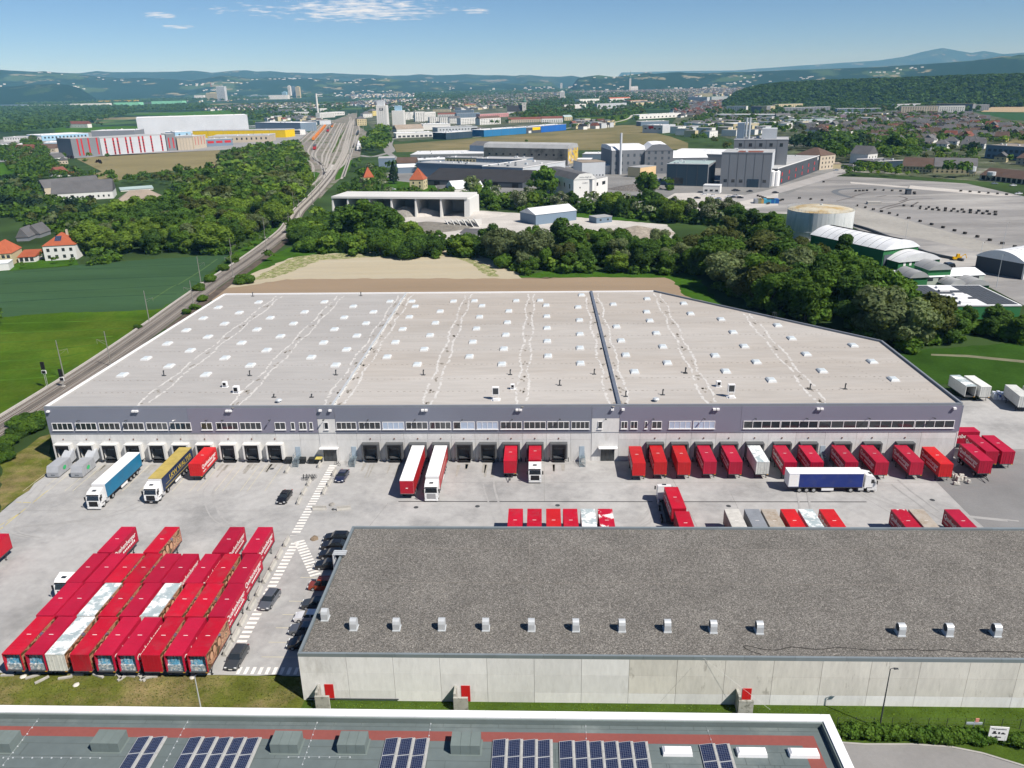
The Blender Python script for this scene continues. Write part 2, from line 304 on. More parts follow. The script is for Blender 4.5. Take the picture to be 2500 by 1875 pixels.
def ribbon(name, pts, w, z, m, kind='structure', **kw):
    b = MB(); L_ = []
    for i, p in enumerate(pts):
        a = pts[max(i-1, 0)]; c = pts[min(i+1, len(pts)-1)]; d = (c-a); d.z = 0; d.normalize(); n = Vector((-d.y, d.x, 0))*(w/2)
        L_.append((p+n, p-n))
    for i in range(len(L_)-1):
        a, c = L_[i], L_[i+1]; za, zc = z+gz(a[0].x, a[0].y), z+gz(c[0].x, c[0].y); b.quad((a[0].x, a[0].y, za), (a[1].x, a[1].y, za), (c[1].x, c[1].y, zc), (c[0].x, c[0].y, zc))
    return b.build(name, m, kind=kind, **kw)
def smooth(pts, n=6):
    o = []
    q = [pts[0]]+list(pts)+[pts[-1]]
    for i in range(1, len(q)-2):
        for k in range(n):
            t = k/n; a, b, c, d = q[i-1], q[i], q[i+1], q[i+2]
            o.append(.5*((2*b)+(c-a)*t+(2*a-5*b+4*c-d)*t*t+(3*b-a-3*c+d)*t**3))
    o.append(pts[-1]); return o
ribbon('bend_marking', smooth(P('A7', 1640, 328, 1100, 292, 760, 278, 540, 285, 480, 300, 520, 322, 590, 338)), 4.5, .03, mat('fresh_tarmac', (.13, .14, .15), .9, var=.1, scale=.2))
M_crack = mat('wet_tarmac_stain', (.11, .1, .095), .9, var=.2, scale=.2)
for c in ((760, 410, 800, 395, 880, 375, 960, 350, 1090, 345), (800, 410, 900, 385, 960, 385, 1000, 365), (880, 330, 930, 345, 880, 365), (580, 335, 660, 312, 700, 305), (490, 360, 600, 335), (740, 335, 800, 325)):
    ribbon('wet_stain', smooth(P('A7', *c)), 1.3, .034, M_crack)
# roads in the middle distance
ribbon('street', smooth(P('F', 860, 345, 835, 325, 840, 308, 850, 300)+[G('F', 900, 292)]), 7, .02, M_road)
ribbon('street', smooth([G('A8', 1100, 660), G('A8', 1250, 680), G('A8', 1400, 650), G('A8', 1530, 600), G('A8', 1500, 520), G('A8', 1520, 460)]), 8, .025, M_road)
ribbon('street', smooth(P('A3', 330, 1010, 620, 950, 900, 870, 1100, 810, 1180, 780)+[G('A3', 1300, 740)]), 14, .045, mat('light_road', (.33, .32, .31), .9, scale=.1))
ribbon('street', smooth(P('A2', 860, 605, 1200, 580, 1480, 545, 1700, 520, 1830, 490, 1860, 465)), 6, .03, M_gravel)
sheet('olive_field', P('A2', 360, 650, 860, 612, 1480, 560, 1800, 528, 1920, 528, 1930, 560, 2100, 600, 2212, 640, 2212, 680, 1700, 685, 1000, 690, 380, 698), .012, M_olive)
sheet('olive_field', P('A2', 1500, 480, 1650, 478, 1940, 445, 1960, 455, 1850, 485, 1820, 510, 1560, 530), .012, M_grassL)
sheet('straw_field', P('A1', 480, 740, 700, 715, 1050, 700, 1380, 685, 1380, 790, 900, 830, 650, 905, 420, 900, 500, 860, 640, 820), .012, M_straw)
sheet('bright_field', P('A1', 0, 765, 160, 762, 140, 830, 60, 940, -500, 960, -500, 780), .02, M_crop)
sheet('garden_lawn', P('A2', 300, 870, 620, 905, 640, 935, 560, 975, 300, 950), .02, M_verge)
sheet('garden_lawn', P('A4', 0, 790, 100, 785, 580, 745, 560, 700, 200, 700), .018, M_verge)
sheet('bright_field', P('A1', 340, 575, 350, 545, 800, 535, 1000, 540, 1000, 565, 600, 570), .05, M_crop)
sheet('bright_field', P('A1', 760, 465, 1400, 435, 1650, 450, 1450, 462, 1200, 470), .1, M_crop)
sheet('straw_field', P('A3', 1940, 445, 2010, 415, 2212, 412, 2500, 420, 2500, 450), .12, mat('ripe_field', (.36, .28, .17), scale=.02))
sheet('bright_field', P('A3', 1840, 462, 1870, 448, 2500, 450, 2500, 505, 2000, 495), .1, mat('deep_green_crop', (.025, .075, .02), scale=.02))
sheet('straw_field', P('A3', 1930, 690, 1960, 620, 2500, 580, 2500, 640), .05, M_olive)
# industrial ground between the halls
sheet('factory_yard', P('F', 815, 375, 1140, 350, 1500, 360, 1780, 355, 1840, 360, 1700, 420, 1560, 450, 1280, 440, 1040, 420, 860, 400), .016, mat('factory_yard_floor', (.2, .2, .195), .9, var=.2, scale=.03, var2=.1, scale2=.3))
sheet('parking_lot', P('A6', 1190, 500, 1280, 450, 1450, 445, 2000, 470, 2150, 420, 2212, 430, 2212, 560, 1900, 590, 1700, 570, 1650, 640, 1750, 660, 1900, 670, 1700, 690, 1300, 520), .03, M_gravel)
sheet('industrial_ground', P('A1', 0, 620, 560, 575, 1900, 560, 2000, 600, 1830, 660, 1380, 685, 480, 735, 0, 760), .012, mat('works_yard', (.26, .26, .26), .9, var=.15, scale=.03))
sheet('town_ground', P('A2', 150, 470, 500, 430, 1100, 400, 1400, 390, 1400, 480, 1300, 560, 860, 600, 400, 630, 330, 610, 340, 560, 250, 570), .010, M_townfl)
sheet('town_ground', P('A3', 0, 520, 100, 380, 500, 390, 1400, 400, 1950, 450, 2300, 520, 2300, 900, 1900, 880, 1100, 820, 700, 700), .010, M_townfl)

M_tram = mat('wheat_tramline', (.028, .06, .034), .9, spec=0.0); M_traml = mat('wheat_light_line', (.075, .13, .05), .9, spec=0.0)
for c, w, m in (((0, 885, 500, 855, 1000, 838, 1420, 822), .9, M_tram), ((0, 1020, 600, 985, 1300, 958), .9, M_tram), ((0, 955, 700, 925, 1350, 890), .7, M_tram), ((100, 800, 900, 760, 1560, 735), .7, M_tram), ((1120, 1000, 1250, 915, 1300, 890), .8, M_traml), ((1310, 890, 1480, 785, 1600, 700), .8, M_traml)): ribbon('tramline', smooth(P('A4', *c)), w, .012, m)
for i in range(7): ribbon('mowing_line', smooth([G('A4', -100, 1180+i*70), G('A4', 400, 1165+i*66), G('A4', 1050-i*110, 1150+i*60)]), 1.2, .01, mat('mown_grass_line', (.06, .12, .014), .9, spec=0.0, var=.3, scale=.1))
# ------------------------------------------------------------------ the long warehouse
YF = 144.6; RZ = 12.3; XL, XR = -101.5, 81.8
M_wall = mat('wall_concrete', (.62, .62, .605), .85, var=.08, scale=.3, var2=.06, scale2=2.5, stretch=(1, 1, .35), rnd=.07, dirt=((.45, .43, .39), .35, .6, .8))
M_clad = mat('grey_cladding', (.185, .2, .25), .45, var=.05, scale=.06, spec=.4, rnd=.06)
M_cladp = mat('violet_grey_cladding', (.195, .193, .25), .45, var=.05, scale=.06, spec=.4, rnd=.05)
M_roof = mat('warehouse_membrane', (.37, .342, .31), .9, var=.08, scale=.045, var2=.07, scale2=.5, stretch=(.25, 1.6, 1), dirt=((.41, .39, .365), .02, .45, .6))
M_roof2 = mat('grey_membrane', (.362, .352, .34), .9, var=.08, scale=.045, var2=.07, scale2=.5, stretch=(.25, 1.6, 1))
M_flash = mat('roof_flashing', (.2, .22, .25), .5, var=.05)
M_whitemet = mat('white_metal', (.78, .78, .78), .5, var=.03)
M_glass = mat('dark_glass', (.03, .035, .04), .08, spec=.8, var=.3, scale=.4)
M_blind = mat('window_blind', (.4, .48, .6), .4, var=.08, scale=1)
M_black = mat('black_rubber', (.018, .018, .02), .8, var=.1)
M_dark = mat('dark_metal', (.06, .065, .07), .6)
M_dock = mat('dock_door', (.07, .075, .08), .5)
M_galv = mat('galvanised_steel', (.55, .58, .6), .4, metal=.25, var=.06, scale=2)
M_dome = mat('skylight_dome', (.55, .6, .62), .3, var=.05, scale=1, spec=.5)
M_patch = mat('sealing_patch', (.52, .51, .49), .9, var=.12, scale=.8)
M_stain = mat('roof_stain', (.25, .23, .2), .9, var=.3, scale=1.5)
wh = thing('warehouse', 'very long flat roofed grey logistics warehouse with a row of loading docks', 'warehouse', (0, 0, 0))
outl = [(XL, YF), (XR, YF), (82.6, 185.2), (34.6, 238), (-100.4, 239.3)]
# core (behind the panels)
MB().prism([(XL+.3, YF+.3), (XR-.3, YF+.3), (82.3, 185.1), (34.5, 237.7), (-100.1, 239)], 0, RZ-.45, 0).build('core_wall', M_wall, wh)
# roof in bays between the two expansion joints
bays = [(-101.2, -42.4, M_roof2), (-42.2, 15.2, M_roof), (15.4, None, M_roof)]
def bay(x0, x1, m):
    if x1 is None: pts = [(x0, YF+.35), (81.4, YF+.35), (82.2, 185), (34.5, 237.6), (x0, 237.8)]
    else: pts = [(x0, YF+.35), (x1, YF+.35), (x1, 238.2), (x0, 238.8)]
    MB().prism(pts, RZ-.44, RZ-.35).build('roof_bay', m, wh)
for b in bays: bay(*b)
for i, (a, b) in enumerate(zip(outl, outl[1:]+outl[:1])):         # parapet cap
    d = Vector((b[0]-a[0], b[1]-a[1], 0)); ln = d.length; d.normalize(); n = Vector((-d.y, d.x, 0))*.17
    A = Vector((*a, 0)); B_ = Vector((*b, 0))
    MB().prism([A-n*.3, B_-n*.3, B_+n*2, A+n*2], RZ-.45, RZ+(.12 if i in (1, 2) else 0), 0).build('parapet', M_flash if i in (0, 1, 2) else M_whitemet, wh)
for x, m_ in ((-42.3, M_galv), (15.3, mat('blue_grey_flashing', (.13, .15, .19), .5))):     # raised joint
    w_ = .16 if m_ is M_galv else .35; MB().prism([(x-w_, YF+.4), (x+w_, YF+.4), (x+w_, 238), (x-w_, 238)], RZ-.35, RZ+.05).build('joint_ridge', m_, wh)
# seams with fixings
seam = MB(); rr = random.Random(3)
ys = [153.2, 160.8+0, 170.5, 181.2, 192.2, 203, 213.8, 224.8]
for y in ys:
    x = -100
    while x < 81:
        xm = 82 if y < 185 else 82-(y-185)*.9
        if x < xm-1: seam.box(x, x+rr.uniform(.2, .5), y-.09, y+.09, RZ-.35, RZ-.32)
        x += rr.uniform(1.0, 1.7)
for x0, y0, x1, y1 in ((76.9, 146, 60, 190), (-100, 0, 0, 0)):
    if y0:
        for k in range(40):
            t = k/39; seam.box(x0+(x1-x0)*t-.1, x0+(x1-x0)*t+.1, y0+(y1-y0)*t-.08, y0+(y1-y0)*t+.08, RZ-.35, RZ-.32)
seam.build('seam_fixings', M_stain, wh, kind='stuff')
# sealed valleys: ragged pale outlines weaving along each valley
def valley(xa, xb):
    b = MB(); s = MB(); r_ = random.Random(int(xa*10))
    for side in (-1, 1):
        ph = r_.uniform(0, 6); y = YF+1; pts = []
        while y < 237:
            t = (y-YF)/93; xc = xa+(xb-xa)*t; amp = .55+.75*abs(math.sin(y*.145+1.1))
            pts.append((xc+side*amp+r_.uniform(-.22, .22), y)) if y < (237 if xc < 34 else 237-(xc-34.6)*1.11) else None; y += r_.uniform(.5, 1.1)
        for (p, q) in zip(pts, pts[1:]):
            if r_.random() < .86:
                w = r_.uniform(.1, .34); b.quad((p[0]-w, p[1], RZ-.335), (p[0]+w, p[1], RZ-.335), (q[0]+w, q[1], RZ-.335), (q[0]-w, q[1], RZ-.335))
    for y in [YF+1.5]+ys:
        if y > 236-(max(xa, xb)-34.6)*1.11: continue
        t = (y-YF)/93; xc = xa+(xb-xa)*t
        for k in range(r_.randint(2, 4)):
            cx = xc+r_.uniform(-.5, .5); cy = y+r_.uniform(-1.5, 1.5); s.poly([(cx+r_.uniform(.12, .42)*math.cos(a*.9), cy+r_.uniform(.2, .9)*math.sin(a*.9), RZ-.34) for a in range(7)])
    b.build('sealed_seam', M_patch, wh, kind='stuff'); s.build('stain', M_stain, wh, kind='stuff')
for xa, xb in ((-82, -82), (-62.5, -62.5), (-43.3, -43.3), (-41.1, -41.1), (-23.2, -22.6), (-4.2, -3.2), (14.2, 14.2), (16.3, 16.3), (33.5, 35.2), (55.3, 57)): valley(xa, xb)
# skylights (from the survey), domes on kerbs
sky_px = [('A4', [(900, 1548), (1075, 1427), (1245, 1483), (1232, 1318), (1400, 1368), (1515, 1545), (1370, 1220), (1530, 1268), (1655, 1423), (1495, 1132), (1652, 1172), (1777, 1313), (1605, 1053), (1760, 1091), (1890, 1215), (1903, 1014), (1988, 1129), (1843, 1477), (1962, 1366), (2064, 1264)]),
  ('A5', [(290, 1060), (137, 1138), (512, 1095), (668, 1137), (442, 1180), (50, 1227), (610, 1225), (367, 1271), (540, 1320), (283, 1373), (460, 1426), (188, 1486), (376, 1546), (795, 1057), (965, 1056), (990, 1095), (945, 1176), (1183, 1133), (1146, 1222), (893, 1270), (1104, 1317), (837, 1370), (1060, 1424), (773, 1483), (1006, 1541), (1286, 1055), (1447, 1052), (1505, 1090), (1487, 1175), (1463, 1266), (1435, 1368), (1409, 1480), (1713, 1130), (1702, 1218), (1690, 1313), (1675, 1421), (1660, 1539), (1770, 1051), (1955, 1049), (2002, 1086), (2006, 1171), (2008, 1261), (2010, 1362), (2016, 1476)]),
  ('F', [(1256, 636), (1249, 662), (1252, 690), (1253, 720), (1253, 750), (1254, 783), (1325, 656), (1332, 704), (1342, 734), (1352, 765), (1371, 801), (1398, 644), (1397, 672), (1404, 691), (1418, 718), (1432, 747), (1442, 782), (1477, 654), (1492, 676), (1558, 688), (1584, 716), (1608, 746), (1634, 780), (1568, 800), (1545, 766), (1666, 819), (1680, 701), (1710, 729), (1742, 763), (1776, 799), (1843, 744), (1884, 779), (1930, 817), (1660, 675)])]
def skylight_mesh():
    b = MB(); b.box(-.85, .85, -1.25, 1.25, 0, .3, 0); return b
sk_me = MB().box(-.95, .95, -1.3, 1.3, 0, .32, tx=.08, ty=.08).mesh('skylight_kerb', mat('kerb_grey', (.6, .61, .61)))
dm = MB(); rings = []
for z, s in ((.32, 1), (.44, .88), (.52, .6)): rings.append([(.8*s*x, 1.15*s*y, z) for x, y in ((-1, -1), (1, -1), (1, 1), (-1, 1))])
dm_me = dm.loft(rings).mesh('dome', M_dome)
done = []
for v, l in sky_px:
    for x, y in l:
        p = G(v, x, y, RZ)
        if any((p-q).length < 3 for q in done): continue
        if p.x > 34 and p.y > 236-(p.x-34.6)*1.1: continue
        done.append(p)
        k = obj('skylight', sk_me, wh, (p.x, p.y, RZ-.35)); obj('dome', dm_me, k)
# roof equipment
def vent_pipe(x, y, h=1.0):
    b = MB(); b.tube((0, 0, 0), (0, 0, h), .13, 7); b.box(-.45, .45, -.3, .3, 0, .05); b.tube((0, 0, h), (.12, 0, h+.25), .16, 7)
    return b.build('vent_pipe', M_dark, wh, (x, y, RZ-.35))
for v, x, y in (('A4', 1208, 1560), ('A4', 1840, 1560), ('B1', 2110, 40), ('B2', 550, 40), ('B2', 1095, 38), ('B2', 1622, 35), ('B2', 2195, 30), ('B3', 85, 25), ('B3', 868, 130), ('B3', 1088, 128), ('A5', 573, 1018), ('A4', 1862, 975), ('B2', 1405, 105), ('B2', 1820, 175), ('B2', 2052, 165), ('B1', 1720, 180), ('B1', 1957, 180)):
    p = G(v, x, y, RZ-.35); vent_pipe(p.x, p.y, 1.0 if y < 150 or v != 'B1' else .5)
for v, x, y, s in (('B1', 1415, 115, .8), ('B1', 1487, 150, 1.0), ('B2', 1110, 128, .7), ('B3', 293, 112, .8)):
    p = G(v, x, y, RZ-.35); b = MB(); b.box(-.6*s, .6*s, -.5*s, .5*s, .35, 1.1*s+.35); b.box(-.8*s, .8*s, -.6*s, .6*s, 0, .06)
    for q in ((-.6, -.5), (.5, -.5), (.5, .4), (-.6, .4)): b.box(q[0]*s, q[0]*s+.1, q[1]*s, q[1]*s+.1, 0, .4)
    k = b.build('roof_unit', M_whitemet, wh, (p.x, p.y, RZ-.35)); MB().box(-.4*s, .4*s, -.52*s, -.5*s, .45, s+.3).build('fan_grille', M_black, k)
for v, x, y in (('B2', 1005, 195), ('B3', 370, 178)):
    p = G(v, x, y, RZ-.35); b = MB(); b.box(-.7, .7, -.3, .3, 1.1, 2.8); b.box(-.9, .9, -.8, .8, 0, .08)
    for q in (-.6, .5): b.box(q, q+.1, -.2, -.1, 0, 1.2)
    b.box(-.5, .5, -.9, -.4, 0, .5); k = b.build('air_conditioner', M_whitemet, wh, (p.x, p.y, RZ-.35)); MB().box(-.55, .55, -.32, -.3, 1.3, 2.6).build('fan_grille', M_dark, k)
for v, x, y in (('B1', 1752, 212), ('B2', 2010, 205)):
    p = G(v, x, y, RZ-.35); b = MB(); b.tube((0, 0, 0), (0, 0, .5), .35, 10); b.tube((0, 0, .5), (0, 0, .75), .7, 12, .45); b.build('fan_cowl', M_galv, wh, (p.x, p.y, RZ-.35))
# facade: cladding in bays, concrete below, windows, lamps
clz = 6.4
for x0, x1, m in ((-101.5, -72.0, M_clad), (-71.96, -45.5, M_cladp), (-45.46, -41.9, M_clad), (-41.86, 9.85, M_clad), (9.9, 15.35, M_clad), (15.4, 39.3, M_cladp), (39.34, 81.8, M_cladp)):
    z0 = clz
    if x0 in (-45.46,): z0 = 9.4
    if x0 == 9.9: z0 = 9.4
    MB().box(x0, x1, YF-.12, YF+.3, z0, RZ-.46).build('cladding_bay', m, wh)
MB().box(-45.46, -41.9, YF-.1, YF+.29, 0, 9.38).build('concrete_pier', M_wall, wh); MB().box(9.9, 15.35, YF-.1, YF+.29, 0, 9.38).build('concrete_pier', M_wall, wh)
MB().box(-101.5, 81.8, YF-.16, YF-.12, clz-.08, clz-.01).build('drip_rail', M_flash, wh)
MB().box(XR+.02, XR+.3, YF-.1, 185, clz, RZ-.46).build('cladding_bay', M_clad, wh); MB().box(XR+.02, XR+.26, YF-.08, 185, 0, clz-.01).build('concrete_panel', M_wall, wh)
cps = [-101.5]+[-98.8+i*4.93 for i in range(1, 11)]+[-45.48]
cps2 = [-41.88]+[-37.8+i*4.83 for i in range(0, 10)]+[9.88]
cps3 = [15.37, 19.6, 24.8, 29.8, 34.7, 40, 45.1, 50.5, 56.3, 62.4, 68.6, 75, 81.8]
panel_cache = {}
for cc in (cps, cps2, cps3):
    for a, b in zip(cc, cc[1:]):
        MB().box(a+.02, b-.02, YF-.03, YF+.28, 4.75, clz-.09).build('concrete_panel', M_wall, wh)
        MB().box(a+.02, b-.02, YF-.03, YF+.28, 0.0, 4.72).build('concrete_panel', M_wall, wh)
winsx = [(-100.6, -96.3, 4), (-95.7, -91.3, 4), (-90.8, -86.4, 4), (-85.8, -81.4, 4), (-80.9, -76.5, 4), (-76, -71.6, 4), (-69.5, -67.2, 2), (-66.4, -61.9, 4), (-61.5, -57.1, 4), (-54.3, -52.1, 2), (-51, -50.2, 1), (-49.3, -47.8, 2), (-47.2, -46.5, 1), (-44.2, -43.3, 1),
  (-41.7, -37.6, 4), (-37.1, -32.7, 4), (-32.3, -27.9, -4), (-27.5, -23.1, 4), (-22.7, -18.4, 4), (-17.9, -13.6, -3), (-13.2, -8.9, -4), (-8.4, -4.1, 4), (-3.7, .7, 4), (1, 5.4, 4), (5.8, 9.4, 4), (11.1, 12, 1), (15.7, 17, 2), (17.6, 19, 2), (20.4, 20.95, 1), (21.8, 23.8, 2), (25.2, 29.6, -4), (30, 34.3, -4)]
def window(x0, x1, n, z0=7.15, z1=8.75, par=wh, y=YF-.12):
    b = MB(); w = .09
    b.box(x0, x1, y-.1, y, z0, z0+w); b.box(x0, x1, y-.1, y, z1-w, z1)
    for i in range(abs(n)+1): xx = x0+(x1-x0-w)*i/abs(n); b.box(xx, xx+w, y-.1, y, z0+w, z1-w)
    b.box(x0-.1, x1+.1, y-.22, y-.1, z0-.12, z0-.02)
    k = b.build('window', M_whitemet, par)
    for i in range(abs(n)):
        a = x0+w+(x1-x0-w)*i/abs(n); c = x0+(x1-x0-w)*(i+1)/abs(n)
        bl = n < 0 and not (n == -3 and i == 0)
        MB().box(a+.004, c-.004, y-.05, y-.01, z0+w+.004, z1-w-.004).build('blind' if bl else 'pane', M_blind if bl else M_glass, k)
for a, b, n in winsx: window(a, b, n)
for i, (a, b) in enumerate(((39.9, 47.1), (47.2, 54.5), (54.6, 64.3), (64.4, 73.2), (73.3, 80.9))): window(a, b, 4)
MB().box(-41.8, 9.6, YF-.13, YF-.1, 8.9, 9.0).build('rail', M_flash, wh)
for x in (-100.6, -82.9, -82.2, -63.6, -62.9, -44.6, -42.6, -23.9, -23.2, -5, -4.3, 13.9, 16, 33.9, 34.6, 54.1, 54.8, 80.3):       # floodlights under the eaves
    MB().box(x-.28, x+.28, YF-.6, YF-.14, 11.2, 11.55).build('floodlight', M_whitemet, wh)
for x in (-94.5, -84.6, -74.7, -68, -64.7, -55, -44, -35, -25.5, -16, -6, 3.5, 12.6, 22, 32, 42, 52, 64, 76.5):
    b = MB(); b.tube((x, YF-.1, 9.3), (x, YF-.9, 9.55), .05, 5); b.box(x-.14, x+.14, YF-1.25, YF-.8, 9.5, 9.62); b.build('wall_lamp', M_dark if x != -74.7 else M_whitemet, wh)
# docks
docksL = [-99.0, -94.1, -89.2, -84.2, -79.2, -74.3, -69.3, -64.4, -59.5, -54.7]
docksM = [-35.0, -30.1, -25.3, -20.6, -15.9, -11.0, -6.3, -1.5, 3.3]
docksR = [22.6, 27.5, 32.3, 37.3, 42.4, 47.8, 53, 59.6, 65.5, 71.9]
M_shel = mat('shelter_white', (.62, .62, .6), .8, var=.08, scale=.6); M_shelg = mat('shelter_grey', (.1, .105, .11), .8)
def dock(x, style, occupied):
    d = obj('loading_dock', None, wh, (x, YF-.03, 0)); s = M_shel if style == 'w' else M_shelg
    D = 1.15
    b = MB(); b.box(-1.75, 1.75, -D, -.01, 4.05, 4.25); b.build('shelter_roof', s, d)
    for q0, q1 in ((-1.75, -1.4), (1.4, 1.75)): MB().box(q0, q1, -D, -.01, 0.9, 4.04).build('shelter_side', s, d)
    b = MB(); b.box(-1.39, 1.39, -D+.02, -D+.06, 3.35, 4.04); b.box(-1.39, -1.1, -D+.02, -D+.06, 1.0, 3.34); b.box(1.1, 1.39, -D+.02, -D+.06, 1.0, 3.34); b.build('shelter_curtain', M_black, d)
    b = MB(); b.box(-1.35, 1.35, -.06, -.01, 1.15, 4.0); k = b.build('dock_door', M_dock, d)
    if not occupied:
        b = MB()
        for i in range(4): b.box(-.85+i*.45, -.5+i*.45, -.09, -.06, 2.6, 2.95)
        b.build('pane', M_glass if style != 'w' else mat('pale_pane', (.2, .22, .24), .2), k)
    b = MB(); b.box(-1.05, 1.05, -.85, -.08, .95, 1.12); b.build('dock_leveller', M_dark, d)
    for q0, q1 in ((-1.4, -1.1), (1.1, 1.4)): MB().box(q0, q1, -.5, -.01, .5, 1.0).build('bumper', M_black, d)
    for s_ in (-1, 1): MB().tube((s_*1.95, -.4, 0), (s_*1.95, -.4, .9), .09, 6).build('bollard', M_dark, d)
    b = MB(); b.box(-1.2, 1.2, -.9, -.02, 0, .5); b.build('dock_pit', M_black, d)
    MB().box(-.1, .1, -.12, -.02, 4.9, 5.15).build('dock_sign', mat('brown_lamp', (.16, .07, .04)), d)
for i, x in enumerate(docksL): dock(x, 'w', i in (0, 1, 5, 6))
for i, x in enumerate(docksM): dock(x, 'g', i in (2, 3, 6, 7))
for i, x in enumerate(docksR): dock(x, 'g', True)
# entrance doors and stairs
for x in (-43.6, 13.2):
    d = obj('entrance', None, wh, (x, YF-.1, 0))
    MB().box(-1.9, 1.9, -1.0, -.01, 3.05, 3.2).build('canopy', M_whitemet, d)
    MB().box(-1.35, 1.35, -.1, -.01, 0, 2.9).build('door_frame', M_dark, d)
    for i in range(3): MB().box(-1.25+i*.85, -.5+i*.85, -.13, -.1, .1, 2.1).build('pane', M_glass, d)
    MB().box(-1.25, 1.25, -.13, -.1, 2.2, 2.8).build('pane', M_glass, d)
M_stair = mat('blue_grey_steel', (.2, .25, .28), .5, metal=.3)
def stair(x, pan=1):
    s = obj('stairway', None, wh, (x, YF, 0)); top = 1.15
    b = MB(); b.box(-.6, .6, -1.3, -.05, top-.06, top); b.build('landing', M_stair, s)
    for i in range(6): MB().box(-.5, .5, -1.3-.27*(i+1), -1.3-.27*i-.03, top-.19*(i+1), top-.19*(i+1)+.04).build('tread', M_stair, s)
    for sx in (-.58, .55):
        b = MB(); b.tube((sx, -.1, top+1), (sx, -1.3, top+1), .03, 4); b.tube((sx, -1.3, top+1), (sx, -3.0, 1.0), .03, 4); b.tube((sx, -3.0, 1), (sx, -3.0, 0), .03, 4); b.tube((sx, -1.3, top+1), (sx, -1.3, 0), .03, 4)
        b.tube((sx, -1.3, top+.5), (sx, -3.0, .5), .03, 4); b.tube((sx, -1.3, top-.1), (sx, -3.0, -.0), .05, 4); b.tube((sx, -.1, top+.5), (sx, -1.3, top+.5), .03, 4); b.build('handrail', M_stair, s)
    MB().box(-.5, .5, -.1, -.04, top+.02, top+2.1).build('door', mat('pale_blue_door', (.35, .43, .5), .5), s)
for x in (-50.2, -38.6, 8.0, 56.1): stair(x)
# small ladder on the right roof edge
b = MB()
for s_ in (-.3, .3): b.tube((s_, 0, -1.0), (s_, 0, 1.3), .05, 5); b.tube((s_, 0, 1.3), (s_, 1, 1.3), .05, 5); b.tube((s_, 1, 1.3), (s_, 1, 0), .05, 5)
for k in range(5): b.tube((-.3, 0, -.8+k*.4), (.3, 0, -.8+k*.4), .03, 4)
b.build('roof_ladder', M_dark, wh, (62.3, 206.4, RZ), rz=R(-47))

# ------------------------------------------------------------------ gravel-roofed hall in front
HZ = 7.12; nx0 = -30.0
nh = thing('gravel_roof_hall', 'long low concrete hall with dark gravel roof and silver roof vents', 'industrial hall', (0, 0, 0))
M_npan = mat('precast_concrete', (.74, .74, .73), .85, var=.07, scale=.25, var2=.05, scale2=2, stretch=(1, 1, .3), rnd=.07, dirt=((.5, .49, .47), .3, .55, .75))
M_npan2 = mat('weathered_precast', (.64, .62, .565), .88, var=.1, scale=.25, var2=.08, scale2=2.5, stretch=(1, 1, .25), rnd=.07, dirt=((.25, .23, .2), .9, .6, .74))
def gravelmat():
    m = bpy.data.materials.new('roof_gravel'); m.use_nodes = True; t = m.node_tree; ns = t.nodes; lk = t.links; b = ns['Principled BSDF']; b.inputs['Roughness'].default_value = .95; b.inputs['Specular IOR Level'].default_value = .15
    g = ns.new('ShaderNodeNewGeometry')
    vo = ns.new('ShaderNodeTexVoronoi'); vo.inputs['Scale'].default_value = 8.5; lk.new(g.outputs['Position'], vo.inputs['Vector']); s = ns.new('ShaderNodeSeparateColor'); lk.new(vo.outputs['Color'], s.inputs[0])
    cr = ns.new('ShaderNodeValToRGB'); e = cr.color_ramp; e.elements[0].color = (.085, .08, .072, 1); e.elements[1].color = (.34, .32, .29, 1); x = e.elements.new(.55); x.color = (.162, .153, .14, 1); x = e.elements.new(.9); x.color = (.23, .22, .2, 1); lk.new(s.outputs[0], cr.inputs[0])
    n = ns.new('ShaderNodeTexNoise'); n.inputs['Scale'].default_value = .16; n.inputs['Detail'].default_value = 9; n.inputs['Roughness'].default_value = .7; lk.new(g.outputs['Position'], n.inputs['Vector'])
    mr = ns.new('ShaderNodeMapRange'); mr.inputs[1].default_value = .35; mr.inputs[2].default_value = .65; mr.inputs[3].default_value = .86; mr.inputs[4].default_value = 1.1; lk.new(n.outputs['Fac'], mr.inputs[0])
    vm = ns.new('ShaderNodeVectorMath'); vm.operation = 'SCALE'; lk.new(cr.outputs[0], vm.inputs[0]); lk.new(mr.outputs[0], vm.inputs['Scale']); lk.new(vm.outputs[0], b.inputs['Base Color'])
    bp = ns.new('ShaderNodeBump'); bp.inputs['Strength'].default_value = .7; bp.inputs['Distance'].default_value = .05; lk.new(s.outputs[1], bp.inputs['Height']); lk.new(bp.outputs[0], b.inputs['Normal'])
    return m
MB().prism([(nx0+.25, 77.2), (83.8, 77.2), (83.8, 106.7), (nx0+.25, 106.7)], 0, HZ-.5).build('core_wall', M_npan, nh)
MB().prism([(nx0+.4, 77.4), (83.6, 77.4), (83.6, 106.5), (nx0+.4, 106.5)], HZ-.49, HZ-.3).build('gravel_bed', gravelmat(), nh)
M_cop = mat('zinc_coping', (.24, .28, .3), .45, metal=.3, var=.06, scale=.5, rnd=.05)
def coping(x0, y0, x1, y1, w, step):
    d = Vector((x1-x0, y1-y0, 0)); ln = d.length; d.normalize(); k = max(1, int(ln/step)); n = Vector((-d.y, d.x, 0))
    for i in range(k):
        a = Vector((x0, y0, 0))+d*(ln*i/k+.012); c = Vector((x0, y0, 0))+d*(ln*(i+1)/k-.012)
        MB().prism([a, c, c+n*w, a+n*w], HZ-.48, HZ).build('coping', M_cop, nh)
coping(nx0, 77.05, 84, 77.05, .32, 6); coping(84, 77.4, 84, 106.5, .32, 6); coping(84, 106.9, nx0, 106.9, .38, 5); coping(nx0, 106.5, nx0, 77.4, .32, 7.2)
pj = [nx0]+[-24.1+5.74*i for i in range(0, 19)]+[84]
